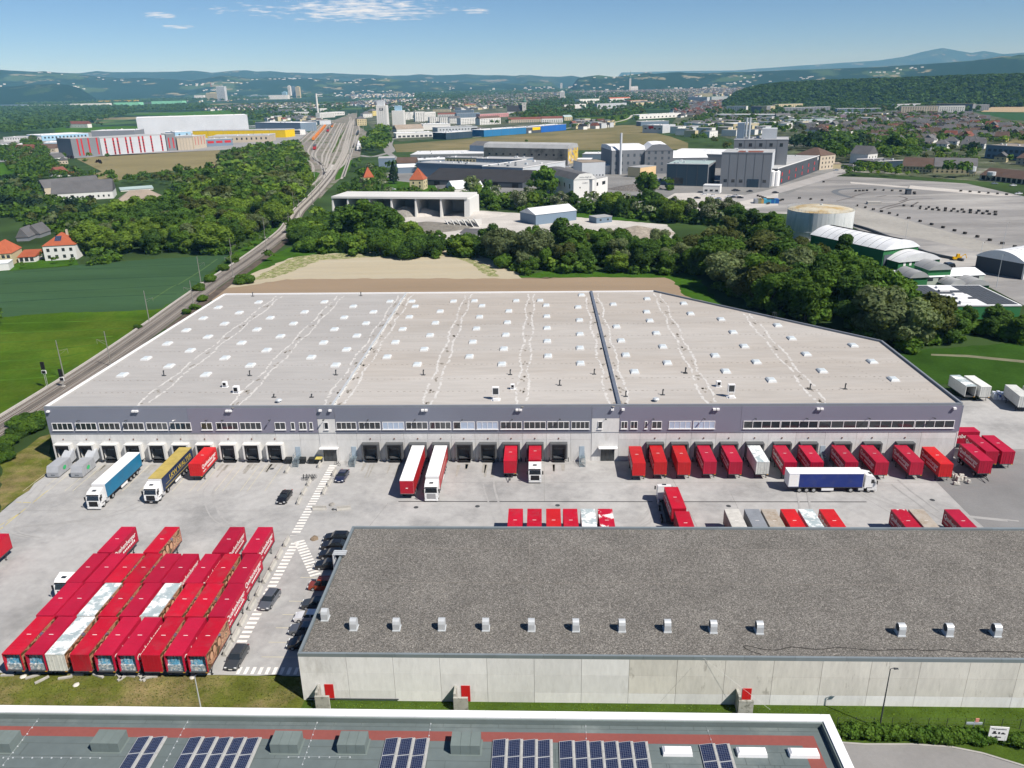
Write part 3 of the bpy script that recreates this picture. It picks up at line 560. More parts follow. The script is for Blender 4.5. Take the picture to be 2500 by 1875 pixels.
for i, (a, b) in enumerate(zip(pj, pj[1:])):
    m = M_npan if i < 7 else M_npan2
    for z0, z1 in ((0, 1.52), (1.55, 4.18), (4.21, HZ-.49)):
        MB().box(a+.02, b-.02, 77.05, 77.26, z0, z1).build('concrete_panel', m if z0 > 0 or i < 3 else M_npan, nh)
for i in range(5): MB().box(nx0-.01, nx0+.24, 77.3+5.88*i, 77.3+5.88*(i+1)-.04, 0, HZ-.49).build('concrete_panel', M_npan, nh)
# longer neighbour roof edge seen behind the far parapet
MB().box(-27, 84, 106.95, 108.4, 0, HZ-.9).build('rear_canopy', M_dark, nh)
# vents: quarter-round silver hoods
hp = [(0, 0)]+[(0, .0)]
def hood():
    b = MB(); pr = [(-.55, 0)]+[(-.55+1.1*t_, 1.0+.55*math.sqrt(max(0, 1-(2*t_-1)**2))) for t_ in [i/8 for i in range(9)]]+[(.55, 0)]
    return b.loft([[(-.0-.42, p[0], p[1]) for p in pr], [(.42, p[0], p[1]) for p in pr]]).mesh('hood', M_galv)
hd = hood(); hin = MB().tube((-.02, 0, 1.0), (.02, 0, 1.0), .47, 14).mesh('louvre', M_dark)
for x, y in [(-24.2, 82.3), (-18.7, 82.3), (-12.9, 82.4), (-7.3, 82.4), (-1.5, 82.4), (4.1, 82.4), (9.9, 82.4), (15.6, 82.4), (21.3, 82.3), (27.0, 82.2), (44.3, 82), (50.1, 82), (55.9, 82), (-28.4, 84.2)]:
    v_ = obj('roof_vent', hd, nh, (x, y, HZ-.3)); obj('louvre', hin, v_, (-.42, 0, 0))
    MB().box(-.5, .5, -.65, .65, 0, .12).build('vent_base', M_galv, v_)
# pipes over the left edge, cable across the roof, roof seams
b = MB()
for k in range(3): b.tube((nx0-.9, 98.3+k*.45, HZ+.35), (nx0+1.0, 98.3+k*.45, HZ+.35), .14, 8); b.tube((nx0-.9, 98.3+k*.45, HZ+.35), (nx0-.9, 98.3+k*.45, HZ-2.8), .14, 8)
b.build('wall_pipe', M_galv, nh)
cab = [G('B8', x, y, HZ-.27) for x, y in ((545, 255), (470, 230), (430, 205), (460, 200), (560, 222), (650, 225), (740, 207), (900, 222), (1050, 210), (1250, 228), (1450, 222), (1600, 230), (1700, 225), (1850, 240), (2000, 235), (2212, 240))]
cab = smooth(cab, 4); b = MB()
for p, q in zip(cab, cab[1:]): b.tube(p, q, .035, 4, cap=False)
b.build('roof_cable', M_black, nh)
for y in (92.3, 101.0): MB().box(nx0+.5, 83.5, y-.02, y+.02, HZ-.3, HZ-.28).build('roof_seam', M_stain, nh)
for x in (15.5, -2, 49): MB().box(x-.02, x+.02, 92.5, 106.4, HZ-.3, HZ-.28).build('roof_seam', M_stain, nh)
# escape doors behind concrete wing walls
M_red = mat('signal_red', (.55, .02, .02), .5, var=.05); M_wing = mat('stained_concrete', (.38, .375, .34), .9, var=.15, scale=1, dirt=((.1, .1, .08), 1.6, .5, .7))
for x in (-26.6, -9.6, 24.7):
    MB().box(x-.55, x+.55, 77.0, 77.045, .1, 2.5).build('red_door', M_red, nh)
    w_ = MB().box(x-1.35, x-1.05, 75.6, 77.0, 0, 2.5).build('wing_wall', M_wing, nh)
    MB().prism([(x-1.35, 75.3), (x+.4, 75.3), (x+.4, 75.58), (x-1.35, 75.58)], 0, 2.1).build('wing_wall', M_wing, nh)
MB().box(nx0+.5, -18, 76.9, 77.0, .3, .38).build('ground_pipe', M_dark, nh)
# lightning wires
b = MB(); p0 = Vector((18.9, 77.1, HZ)); b.tube(p0, G('B8', 600, 605, 1.0), .01, 4); b.build('stay_wire', M_whitemet, nh)
b = MB(); b.tube(p0, (14.2, 76.9, 0.3), .006, 4); b.build('stay_wire', M_dark, nh)

# ------------------------------------------------------------------ green-roofed building at the bottom edge
BZ = 21.0; bx1 = 24.2; by1 = 53.25
M_memb = mat('green_membrane', (.118, .146, .148), .85, var=.1, scale=.15, var2=.05, scale2=1.2, dirt=((.19, .22, .215), .1, .52, .7))
M_memb2 = mat('green_upstand', (.15, .185, .178), .85, var=.1, scale=.3, var2=.05, scale2=2)
M_rstripe = mat('red_walkway', (.235, .075, .065), .9, var=.06, scale=.2, var2=.05, scale2=3)
M_coping = mat('white_coping', (.78, .79, .8), .5, var=.03, scale=.3, rnd=.03)
gb = thing('office_block', 'building with green grey membrane roof, red walkway stripe, white coping and solar panels', 'building')
MB().prism([(-75, 20), (bx1-.3, 20), (bx1-.3, by1-.3), (-75, by1-.3)], 0, BZ-.7).build('wall', mat('office_wall', (.4, .4, .4)), gb)
MB().prism([(-74, 21), (bx1-.95, 21), (bx1-.95, by1-.95), (-74, by1-.95)], BZ-.69, BZ-.6).build('roof_membrane', M_memb, gb)
MB().box(-74, bx1-.78, by1-.94, by1-.78, BZ-.6, BZ-.12).build('upstand', M_memb2, gb); MB().box(bx1-.94, bx1-.78, 21, by1-.95, BZ-.6, BZ-.12).build('upstand', M_memb2, gb)
x = -74.0
while x < bx1-.1:
    x1 = min(x+3.0, bx1-1.0) if x+3 < bx1-1 else bx1-.79
    if x1-x < .4: break
    MB().box(x+.006, x1-.006, by1-.78, by1, BZ-.9, BZ).build('coping', M_coping, gb); x = x1
    if x1 > bx1-1: break
y = 21.0
while y < by1-.8: MB().box(bx1-.78, bx1, y+.006, min(y+3, by1)-.006 if y+3 < by1-.5 else by1-.006, BZ-.9, BZ).build('coping', M_coping, gb); y += 3
zr = BZ-.596
MB().poly([(-74, by1-2.85, zr), (bx1-3.1, by1-2.85, zr), (bx1-3.1, 21, zr), (bx1-1.85, 21, zr), (bx1-1.85, by1-1.8, zr), (-74, by1-1.8, zr)]).build('red_walkway', M_rstripe, gb)
b = MB(); r_ = random.Random(5)
for yy in (by1-1.35, by1-3.6, by1-4.9, by1-6.2, by1-7.5): b.box(-74, bx1-3.3 if yy < by1-2 else bx1-1.0, yy-.012, yy+.012, zr, zr+.006)
for i in range(90):
    yy = by1-3.6-1.3*r_.randint(0, 3); xx = r_.uniform(-60, bx1-4); b.box(xx-.012, xx+.012, yy-1.28, yy-.014, zr, zr+.007)
for i in range(40): xx = -72+i*2.35; b.box(xx-.012, xx+.012, by1-1.34, by1-.95, zr, zr+.008)
b.build('membrane_seams', mat('seam_dark', (.075, .09, .088)), gb, kind='stuff')
b = MB()
for (v, x0, y0, x1, y1, n) in (('B6', 250, 360, 20, 660, 9), ('B6', 1145, 365, 980, 670, 9), ('B6', 1915, 370, 1815, 655, 9), ('B7', 530, 398, 485, 700, 9), ('B7', 1507, 412, 1512, 530, 4), ('B6', 20, 615, 600, 617, 11), ('B6', 1730, 612, 2100, 612, 7), ('B8', 185, 685, 240, 850, 4)):
    for i in range(n):
        p = G(v, x0+(x1-x0)*i/(n-1), y0+(y1-y0)*i/(n-1), zr); b.box(p.x-.055, p.x+.055, p.y-.055, p.y+.055, zr, zr+.07, tx=.02, ty=.02)
    p = G(v, x0, y0, zr); q = G(v, x1, y1, zr); b.tube(p+Vector((0, 0, .08)), q+Vector((0, 0, .08)), .007, 3, cap=False)
b.build('lightning_conductor', M_galv, gb, kind='stuff')
# roof boxes (wrapped duct housings)
for (v, x, y, w) in (('B6', 635, 582, 2.35), ('B6', 1708, 590, 2.3), ('B6', 2110, 592, 2.3), ('B7', 745, 632, 2.4), ('B6', 0, 585, 2.0)):
    p = G(v, x, y, zr); k = obj('roof_box', None, gb, (p.x, p.y, zr))
    for j in range(3): MB().box(-w/2+j*w/3+.01, -w/2+(j+1)*w/3-.01, 0, 1.5, .02, .95, tx=.0, ty=.0).build('box_panel', M_memb2, k)
    MB().box(-w/2-.12, w/2+.12, -.12, 1.62, 0, .02).build('box_skirt', M_memb2, k)
# skylights
for (v, x, y) in (('B7', 2090, 618), ('B8', 480, 885), ('B8', 810, 890)):
    p = G(v, x, y, zr); k = MB().box(-1.2, 1.2, -.42, .42, 0, .3, tx=.04, ty=.04).build('roof_light', M_whitemet, gb, (p.x, p.y, zr))
    MB().loft([[(-1.14, -.37, .3), (1.14, -.37, .3), (1.14, .37, .3), (-1.14, .37, .3)], [(-1.0, -.25, .42), (1.0, -.25, .42), (1.0, .25, .42), (-1.0, .25, .42)]]).build('dome', mat('milky_dome', (.75, .75, .76), .35, var=.1, scale=2), k)
# solar panels
def pvmat():
    m = bpy.data.materials.new('solar_cell'); m.use_nodes = True; t = m.node_tree; ns = t.nodes; lk = t.links; b = ns['Principled BSDF']; b.inputs['Roughness'].default_value = .25
    g = ns.new('ShaderNodeTexCoord'); br = ns.new('ShaderNodeTexBrick'); br.offset = 0; br.inputs['Scale'].default_value = 1; br.inputs['Brick Width'].default_value = .175; br.inputs['Row Height'].default_value = .178; br.inputs['Mortar Size'].default_value = .008
    br.inputs['Color1'].default_value = (.006, .012, .045, 1); br.inputs['Color2'].default_value = (.01, .02, .065, 1); br.inputs['Mortar'].default_value = (.2, .22, .28, 1); lk.new(g.outputs['Object'], br.inputs['Vector']); lk.new(br.outputs[0], b.inputs['Base Color']); return m
M_pv = pvmat(); M_alu = mat('aluminium', (.6, .61, .62), .4, metal=.4)
pw, pl = 1.08, 1.78
pf = MB(); pf.box(-pw/2, pw/2, 0, .04, 0, .045); pf.box(-pw/2, pw/2, pl-.04, pl, 0, .045); pf.box(-pw/2, -pw/2+.035, .04, pl-.04, 0, .045); pf.box(pw/2-.035, pw/2, .04, pl-.04, 0, .045); pf_me = pf.mesh('panel_frame', M_alu)
pc_me = MB().box(-pw/2+.036, pw/2-.036, .041, pl-.041, .005, .035).mesh('cell_sheet', M_pv)
bt = MB(); bt.box(pw/2+.02, pw/2+.2, 0, pl, 0, .12); bt_me = bt.mesh('ballast_rail', mat('rail_block', (.42, .42, .4), .8, var=.15, scale=3))
pv_rows = [('B6', [(823, 487), (910, 487)], 'left'), ('B6', [(1133, 490), (1220, 490), (1306, 491), (1390, 492), (1477, 492)], 'second'), ('B7', [(237, 524), (328, 525), (420, 526)], 'third'),
           ('B7', [(920, 531), (1013, 532), (1107, 535), (1200, 538)], 'fourth'), ('B7', [(1340, 541), (1432, 543), (1525, 545), (1618, 546), (1712, 549), (1805, 550)], 'fifth'), ('B8', [(150, 820), (243, 824)], 'sixth')]
for v, l, nm in pv_rows:
    y0 = sum(G(v, *q, zr+.2).y for q in l)/len(l)
    for i, (x, y) in enumerate(l):
        p = G(v, x, y, zr+.3)
        for j in range(2):
            t = obj('solar_panel', None, gb, (p.x+pw/2, y0-pl*(j+1)-.02*j, zr+.16))
            t.rotation_euler = (0, R(-9), 0)
            obj('panel_frame', pf_me, t); obj('cell_sheet', pc_me, t); obj('ballast_rail', bt_me, t, (0, 0, -.12))
# ------------------------------------------------------------------ containers
def paint(name, col, rough=.45, **k): k.setdefault('dirt', (tuple(min(1, c_*.62+.05) for c_ in col), .55, .5, .85)); return mat(name, col, rough, var=.09, scale=.35, spec=.4, rnd=.13, var2=.06, scale2=3, **k)
C_CR = paint('crimson_paint', (.4, .008, .036), dirt=((.36, .02, .05), .8, .55, .8)); C_RD = paint('red_paint', (.45, .006, .024)); C_OR = paint('bright_red_paint', (.5, .013, .017), dirt=((.5, .05, .03), .9, .55, .8))
C_WH = paint('white_body_paint', (.62, .63, .6), dirt=((.4, .4, .37), .9, .55, .8)); C_GY = paint('grey_body_paint', (.27, .29, .32))
C_RU = paint('rusty_roof', (.4, .36, .31), dirt=((.25, .19, .13), .7, .45, .7))
def zincroof():
    m = mat('worn_zinc_roof', (.36, .43, .45), .5, var=.1, scale=.5, dirt=((.74, .76, .76), .45, .47, .53)); return m
C_ZN = zincroof(); C_PEEL = paint('peeling_red_paint', (.43, .008, .03), dirt=((.7, .66, .64), .35, .56, .6))
M_letter = mat('white_lettering', (.8, .78, .76), .5, var=.03)
M_cloth = mat('tarpaulin', (.5, .49, .46), .9, var=.15, scale=1.2)
def picmat():
    m = bpy.data.materials.new('printed_scene'); m.use_nodes = True; t = m.node_tree; ns = t.nodes; lk = t.links; b = ns['Principled BSDF']; b.inputs['Roughness'].default_value = .5
    g = ns.new('ShaderNodeTexCoord'); mp = ns.new('ShaderNodeMapping'); mp.inputs['Scale'].default_value = (1, .45, .8); lk.new(g.outputs['Object'], mp.inputs[0])
    n = ns.new('ShaderNodeTexNoise'); n.inputs['Scale'].default_value = 1.15; n.inputs['Detail'].default_value = 5; n.inputs['Distortion'].default_value = .8; lk.new(mp.outputs[0], n.inputs['Vector'])
    cr = ns.new('ShaderNodeValToRGB'); e = cr.color_ramp; e.elements[0].position = .3; e.elements[0].color = (.05, .07, .02, 1); e.elements[1].position = .72; e.elements[1].color = (.2, .16, .3, 1)
    for p, c in ((.4, (.1, .045, .02, 1)), (.47, (.5, .27, .16, 1)), (.53, (.14, .05, .025, 1)), (.58, (.6, .33, .2, 1)), (.64, (.1, .1, .04, 1))): x = e.elements.new(p); x.color = c
    lk.new(n.outputs['Fac'], cr.inputs[0]); lk.new(cr.outputs[0], b.inputs['Base Color']); return m
M_pic = picmat(); M_skin = mat('printed_face', (.55, .32, .2), .6, var=.15, scale=2); M_hair = mat('printed_hair', (.09, .035, .015), .6)
M_goods1 = mat('blue_shrink_wrap', (.1, .32, .5), .3, var=.4, scale=2, dirt=((.45, .55, .6), 3, .5, .6)); M_goods2 = mat('packed_pallets', (.22, .3, .36), .6, var=.4, scale=3, dirt=((.6, .6, .58), 4, .48, .56))
M_leg = mat('leg_steel', (.04, .042, .045), .5); M_redleg = mat('red_leg_steel', (.4, .02, .02), .5); M_amber = mat('amber_plate', (.7, .35, .02), .5)
BL, BW2, Z0, Z1 = 7.72, 1.225, 1.25, 3.9
def swap_meshes():
    o = {}
    b = MB(); b.box(-BW2, -BW2+.04, 0.06, BL, Z0, Z1-.09); o['wall_l'] = b
    # ribbed side walls
    for sx, nm in ((-1, 'l'), (1, 'r')):
        b = MB(); k = 34; pts = []
        for i in range(k):
            y0 = .1+(BL-.2)*i/k; w = (BL-.2)/k; pts += [(y0, 0), (y0+w*.5, 0), (y0+w*.6, .025), (y0+w*.9, .025)]
        pts.append((BL-.1, 0))
        for (ya, da), (yb, db) in zip(pts, pts[1:]):
            xa, xb = sx*(BW2-.03+da), sx*(BW2-.03+db)
            q = [(xa, ya, Z0+.1), (xb, yb, Z0+.1), (xb, yb, Z1-.1), (xa, ya, Z1-.1)]
            b.poly(q if sx > 0 else q[::-1])
        b.box(min(sx*(BW2-.1), sx*(BW2-.04)), max(sx*(BW2-.1), sx*(BW2-.04)), .06, BL-.04, Z0, Z1-.08)
        o['w'+nm] = b
        b = MB(); b.box(min(sx*(BW2-.03), sx*BW2), max(sx*(BW2-.03), sx*BW2), .06, BL-.04, Z0+.1, Z1-.1); b.box(min(sx*(BW2-.1), sx*(BW2-.04)), max(sx*(BW2-.1), sx*(BW2-.04)), .06, BL-.04, Z0, Z1-.08); o['flat'+nm] = b
    b = MB(); b.box(-BW2, BW2, 0, BL, Z1-.09, Z1-.02)
    for i in range(26): y = .2+i*(BL-.4)/25.5; b.box(-BW2+.08, BW2-.08, y, y+.1, Z1-.02, Z1)
    o['roof'] = b
    b = MB(); b.box(-BW2, BW2, 0, BL, Z0-.16, Z0); o['floor'] = b
    b = MB()
    for x in (-BW2, BW2-.1):
        for y in (0, BL-.1): b.box(x, x+.1, y, y+.1, Z0, Z1-.09)
    b.box(-BW2, BW2, BL-.09, BL-.03, Z0, Z1-.09); o['frame'] = b; b.box(-BW2+.1, BW2-.1, 0, .06, Z1-.15, Z1-.09); b.box(-BW2, -BW2+.1, .1, BL-.1, Z1-.15, Z1-.09)
    b = MB(); b.box(-BW2+.1, -.01, .02, .06, Z0, Z1-.1); b.box(.01, BW2-.1, .02, .06, Z0, Z1-.1)
    for x in (-.8, -.35, .35, .8): b.tube((x, -.01, Z0), (x, -.01, Z1-.15), .025, 5)
    o['door'] = b
    for i, h in ((0, 2.2), (1, 1.9)):
        b = MB(); r_ = random.Random(i)
        for k in range(5):
            x = -BW2+.12+k*.45; b.box(x, x+.43, .25+r_.uniform(0, .2), 1.2, Z0+.9, Z0+h+r_.uniform(-.05, .12), tx=.06, ty=.06)
        o['wrap%d' % i] = b
    b = MB()
    for k in range(5): x = -BW2+.12+k*.45; b.box(x, x+.43, .22, 1.3, Z0, Z0+.88)
    o['pallet'] = b
    b = MB(); b.tube((0, 0, Z0-.1), (0, 0, .05), .055, 6); b.box(-.14, .14, -.14, .14, 0, .05); b.tube((0, 0, .25), (-.0, .75, Z0-.15), .035, 5); o['leg'] = b
    return o
SM = swap_meshes(); MC = {}
def mesh_of(key, m):
    if (key, m.name) not in MC: MC[(key, m.name)] = SM[key].mesh(key, m)
    return MC[(key, m.name)]
def swap_body(x, y, label, col, roof=None, side=None, rear='closed', group='containers parked in the yard', rz=0, flat=False, sname='QR', legs=True, near=True):
    t = thing('cargo_container', label, 'cargo container', (x, y, 0), rz, group); roof = roof or col
    obj('roof', mesh_of('roof', roof), t); obj('floor', mesh_of('floor', M_dark), t); obj('frame', mesh_of('frame', col), t)
    fl = 'flat' if flat else 'w'
    obj('side_wall', mesh_of(fl+'l', col), t); obj('side_wall', mesh_of(fl+'r', col if side != 'picture' else col), t)
    if rear == 'closed': obj('rear_door', mesh_of('door', col), t)
    elif rear == 'goods':
        obj('stacked_goods', mesh_of('wrap0', M_goods1), t); obj('stacked_goods', mesh_of('pallet', M_goods2), t)
    if legs:
        for sx in (-1, 1):
            for yy in (1.1, BL-1.9): obj('leg', mesh_of('leg', M_leg), t, (sx*1.1, yy, 0))
    MB().box(BW2-.35, BW2-.05, -.012, -.002, Z0-.14, Z0-.04).build('marker', M_amber, t)
    MB().box(-.3, .3, BL*.5, BL*.5+.08, Z1, Z1+.02).build('roof_tag', M_letter, t)
    if side in ('logoR', 'logoL', 'both'):
        for s_ in ([1] if side == 'logoR' else [-1] if side == 'logoL' else [1, -1]):
            X = s_*(BW2+.01)
            text('Quehenberger', 1.22, M_letter, t, (X, .35 if s_ > 0 else BL-.35, Z0+1.25), (R(90), 0, R(90*s_)), xs=.93)
            text('Logistics', .42, M_letter, t, (X, .55 if s_ > 0 else BL-.55, Z0+.52), (R(90), 0, R(90*s_)))
            for i in range(8):
                y = 2.75+i*.5; y = y if s_ > 0 else BL-y-.34
                MB().box(min(X, X+s_*.006), max(X, X+s_*.006), y, y+.34, Z0+.55, Z0+.9).build('logo_square', M_letter, t)
    if side == 'picture':
        pn = MB().box(BW2+.002, BW2+.012, .15, BL-.15, Z0+.12, Z1-.14).build('picture_panel', M_pic, t)
        r_ = random.Random(int(x*7+y*3))
        for i in range(3):
            cy, cz, rr_ = 1.4+i*1.35+r_.uniform(-.2, .2), Z0+1.45+r_.uniform(-.2, .15), r_.uniform(.5, .62)
            MB().poly([(BW2+.016, cy+rr_*1.25*math.cos(a), cz+.12+rr_*1.15*math.sin(a)) for a in [2*math.pi*k/14 for k in range(14)]]).build('printed_hair', M_hair, pn)
            MB().poly([(BW2+.02, cy+rr_*.85*math.cos(a), cz+rr_*math.sin(a)) for a in [2*math.pi*k/14 for k in range(14)]]).build('printed_face', M_skin, pn)
    return t
rows = [80.4, 88.35, 96.2, 104.25]
X1 = [-68.85, -65.8, -63.1, -59.85, -56.7, -53.7, -50.5, -47.5, -44.5]
X2 = [-69.2, -66.4, -63.4, -60.4, -57.4, -54.4, -51.1, -48.1, -44.95]
X3 = [-69.5, -66.6, -63.75, -60.85, -57.9, -55.1, -51.6, -48.5, -45.2]
spec1 = [(C_RD, 'picture', 'goods'), (C_CR, None, 'goods'), (C_WH, 'picture', 'closed'), (C_RD, 'picture', 'closed'), (C_CR, 'logoR', 'goods'), (C_CR, 'logoR', 'goods'), (C_RD, 'picture', 'closed'), (C_CR, 'logoR', 'goods'), (C_RD, 'picture', 'goods')]
spec2 = [(C_CR, None), (C_CR, None), (C_WH, 'picture'), (C_RD, 'picture'), (C_CR, 'logoR'), (C_WH, 'picture'), (C_RD, 'picture'), (C_RD, 'picture'), (C_CR, 'logoR')]
spec3 = [(C_CR, None), (C_CR, None), (C_RD, 'picture'), (C_RD, 'picture'), (C_CR, None), (C_CR, 'logoR'), (C_CR, 'logoR'), (C_RD, 'picture'), (C_CR, 'logoR')]
cname = {C_CR: 'crimson', C_RD: 'red', C_WH: 'white', C_OR: 'bright red', C_GY: 'grey', C_RU: 'rusty', C_PEEL: 'peeling red'}
sidew = {None: 'plain sides', 'picture': 'a printed side', 'logoR': 'lettered side', 'logoL': 'lettered side', 'both': 'lettered sides'}
for i, (x, (c, s, r_)) in enumerate(zip(X1, spec1)):
    swap_body(x, rows[0], f'{cname[c]} container, {"open with wrapped goods" if r_ == "goods" else "doors shut"}, {ORD[i]} from left in nearest row', c, C_ZN if c is C_WH else None, s, r_)
for i, (x, (c, s)) in enumerate(zip(X2, spec2)):
    swap_body(x, rows[1], f'{cname[c]} container, {sidew[s]}, {ORD[i]} from left in second row of block', c, C_ZN if c is C_WH else None, s)
for i, (x, (c, s)) in enumerate(zip(X3, spec3)):
    swap_body(x, rows[2], f'{cname[c]} container, {sidew[s]}, {ORD[i]} from left in third row of block', c, None, s)
for i, (x, c, s) in enumerate(((-69.1, C_CR, 'logoR'), (-61.7, C_RD, 'picture'), (-50.7, C_CR, 'logoR'), (-45.95, C_CR, 'logoR'))):
    swap_body(x, rows[3], f'{cname[c]} container, {sidew[s]}, {ORD[i]} from left in farthest row of block', c, None, s)
swap_body(-89.4, 102.0, 'red container cut off by the left picture edge, alone on concrete', C_RD, None, None)
# docked bodies on the right
dk = [(18.45, 135.5, C_OR, 'logoL'), (22.6, 136.0, C_OR, 'logoL'), (27.1, 135.9, C_OR, None), (32.05, 136.2, C_CR, 'logoL'), (36.9, 136.1, C_CR, 'logoL'), (42.0, 136.1, C_WH, None), (47.1, 135.9, C_CR, 'logoL'), (52.1, 135.9, C_CR, 'logoL'), (58.55, 135.9, C_CR, 'logoL'), (64.2, 135.8, C_CR, 'logoL'), (70.7, 135.8, C_CR, 'logoL'), (75.75, 135.0, C_OR, 'logoL')]
for i, (x, y, c, s) in enumerate(dk):
    swap_body(x, y, f'{cname[c]} container, {ORD[i]} from left in the row at the right docks', c, C_ZN if c is C_WH else None, s, group='containers at the right docks')
swap_body(-67.8, 135.4, 'bright red lettered container at dock beside blue and yellow trailer', C_OR, None, 'logoR')
# row mostly hidden by the gravel roof
hid = [(-4.6, C_RD), (-1.4, C_RD), (1.8, C_OR), (4.65, C_RD), (7.65, C_WH), (10.6, C_PEEL), (31.95, C_RU), (35.3, C_GY), (38.1, C_RU), (41.35, C_OR), (44.3, C_WH), (47.8, C_OR), (59.7, C_PEEL), (62.6, C_RU), (68.5, C_CR)]
for i, (x, c) in enumerate(hid):
    s = 'logoL' if x in (47.8, 59.7, 68.5) else None
    t = swap_body(x, 118.15-BL, f'{cname[c]} container top, {ORD[i]} from left behind the gravel roof edge', C_CR if c is C_PEEL else c, C_ZN if c is C_WH else (C_PEEL if c is C_PEEL else (M_cloth if x == 31.95 else None)), s, group='containers behind the gravel roof hall')
# right hand group
swap_body(83.75, 136.4, 'crimson lettered container on drawbar trailer beside the warehouse corner', C_CR, None, 'logoL', legs=False)
swap_body(87.0, 140.5, 'crimson container, middle of three by the warehouse right corner', C_CR, None, 'logoL'); swap_body(90.05, 140.4, 'crimson container, rightmost of three by the warehouse right corner', C_CR, None, 'logoL')
t = swap_body(89.4, 151.0, 'crimson container standing crosswise behind the warehouse right corner', C_CR, None, None, rz=R(90))
text('Quehenberger', 1.22, M_letter, t, (-BW2-.01, BL-.35, Z0+1.25), (R(90), 0, R(-90)), xs=.93)
swap_body(100.9, 176.0, 'white open container with grey roof standing beside the meadow', C_WH, C_ZN, None, rear='open', rz=R(1.5)); swap_body(104.1, 175.6, 'white closed container with pale roof standing beside the meadow', C_WH, None, None, rz=R(1))
swap_body(109.5, 169.2, 'white container on its legs cut by the right picture edge', C_WH, None, None, rz=R(-6)); swap_body(113.2, 168.4, 'white container behind another at the far right picture edge', C_WH, None, None, rz=R(-6))

# ------------------------------------------------------------------ trucks
M_tyre = mat('tyre', (.02, .02, .02), .85); M_rim = mat('rim', (.45, .46, .47), .4, metal=.5); M_cab = paint('white_cab_paint', (.75, .76, .76), .3); M_wind = mat('windscreen', (.015, .018, .022), .06, spec=.9)
M_grille = mat('black_grille', (.02, .02, .022), .5); M_chas = mat('chassis', (.045, .045, .05), .7); M_lamp = mat('headlamp', (.75, .78, .8), .15)
M_blueC = paint('teal_blue_curtain', (.012, .17, .32)); M_navy = paint('navy_curtain', (.012, .03, .09)); M_royal = paint('royal_blue_curtain', (.012, .03, .19)); M_redC = paint('red_curtain', (.42, .015, .02)); M_gold = mat('golden_tarp', (.42, .33, .1), .8, var=.15, scale=.7); M_wtop = mat('white_tarp', (.78, .79, .8), .7, var=.04); M_goldl = mat('gold_lettering', (.5, .38, .06), .6)
wh_me = MB().tube((-.16, 0, 0), (.16, 0, 0), .5, 16).mesh('wheel', M_tyre); rim_me = MB().tube((-.005, 0, 0), (.005, 0, 0), .3, 12).mesh('rim', M_rim)
def wheel(par, x, y, r=.5):
    k = obj('wheel', wh_me, par, (x, y, r), scale=(1, r/.5, r/.5)); obj('rim', rim_me, k, ((.168 if x > 0 else -.168), 0, 0)); return k
def cab(t, m=M_cab, grill='open'):
    # a cab-over tractor, nose at y=0, body towards +y
    b = MB()
    prof = [(0.05, .55), (0.0, 1.25), (0.06, 1.9), (.38, 2.95), (.75, 3.3), (2.2, 3.62), (2.25, .95), (1.75, .95), (1.6, .55)]
    b.loft([[(-1.22, p[0], p[1]) for p in prof], [(1.22, p[0], p[1]) for p in prof]][::-1]); b.build('cab', m, t)
    MB().poly([(-1.12, -.0+.035, 1.93), (1.12, .035, 1.93), (1.05, .34, 2.8), (-1.05, .34, 2.8)]).build('windscreen', M_wind, t)
    w = MB(); w.box(-1.1, 1.1, .2, .35, 2.8, 2.98); w.build('sun_visor', M_grille, t)
    g = MB(); g.poly([(-.85, -.02, .75), (.85, -.02, .75), (.8, .0, 1.75), (-.8, .0, 1.75)]); g.build('grille', M_grille if grill != 'light' else mat('light_grille', (.3, .3, .31), .5), t)
    MB().box(-1.22, 1.22, -.06, .3, .3, .62).build('bumper', M_cab if grill != 'black' else M_grille, t)
    for s in (-1, 1):
        MB().box(s*1.0-.16, s*1.0+.16, -.04, .02, .72, .92).build('headlight', M_lamp, t)
        MB().poly([(s*1.225, .45, 1.95), (s*1.225, 1.15, 1.95), (s*1.225, 1.15, 2.75), (s*1.225, .62, 2.75)][::s]).build('side_window', M_wind, t)
        MB().box(s*1.48-.12, s*1.48+.12, .1, .22, 1.9, 2.6).build('mirror', M_grille, t)
        MB().box(s*1.12-.13, s*1.12+.13, 2.35, 3.3, .5, 1.1).build('fuel_tank', M_alu, t)
        wheel(t, s*1.03, 1.35); wheel(t, s*1.0, 4.6)
        MB().box(min(s*.78, s*1.24), max(s*.78, s*1.24), .8, 1.9, .96, 1.1).build('mudguard', M_chas, t)
    MB().box(-.35, .35, .9, 1.35, 3.42, 3.47).build('roof_hatch', M_wind, t)
    MB().box(-.45, .45, .4, 5.6, .65, .95).build('chassis', M_chas, t)
    MB().box(-.26, .26, -.075, -.065, .4, .52).build('number_plate', M_letter, t)
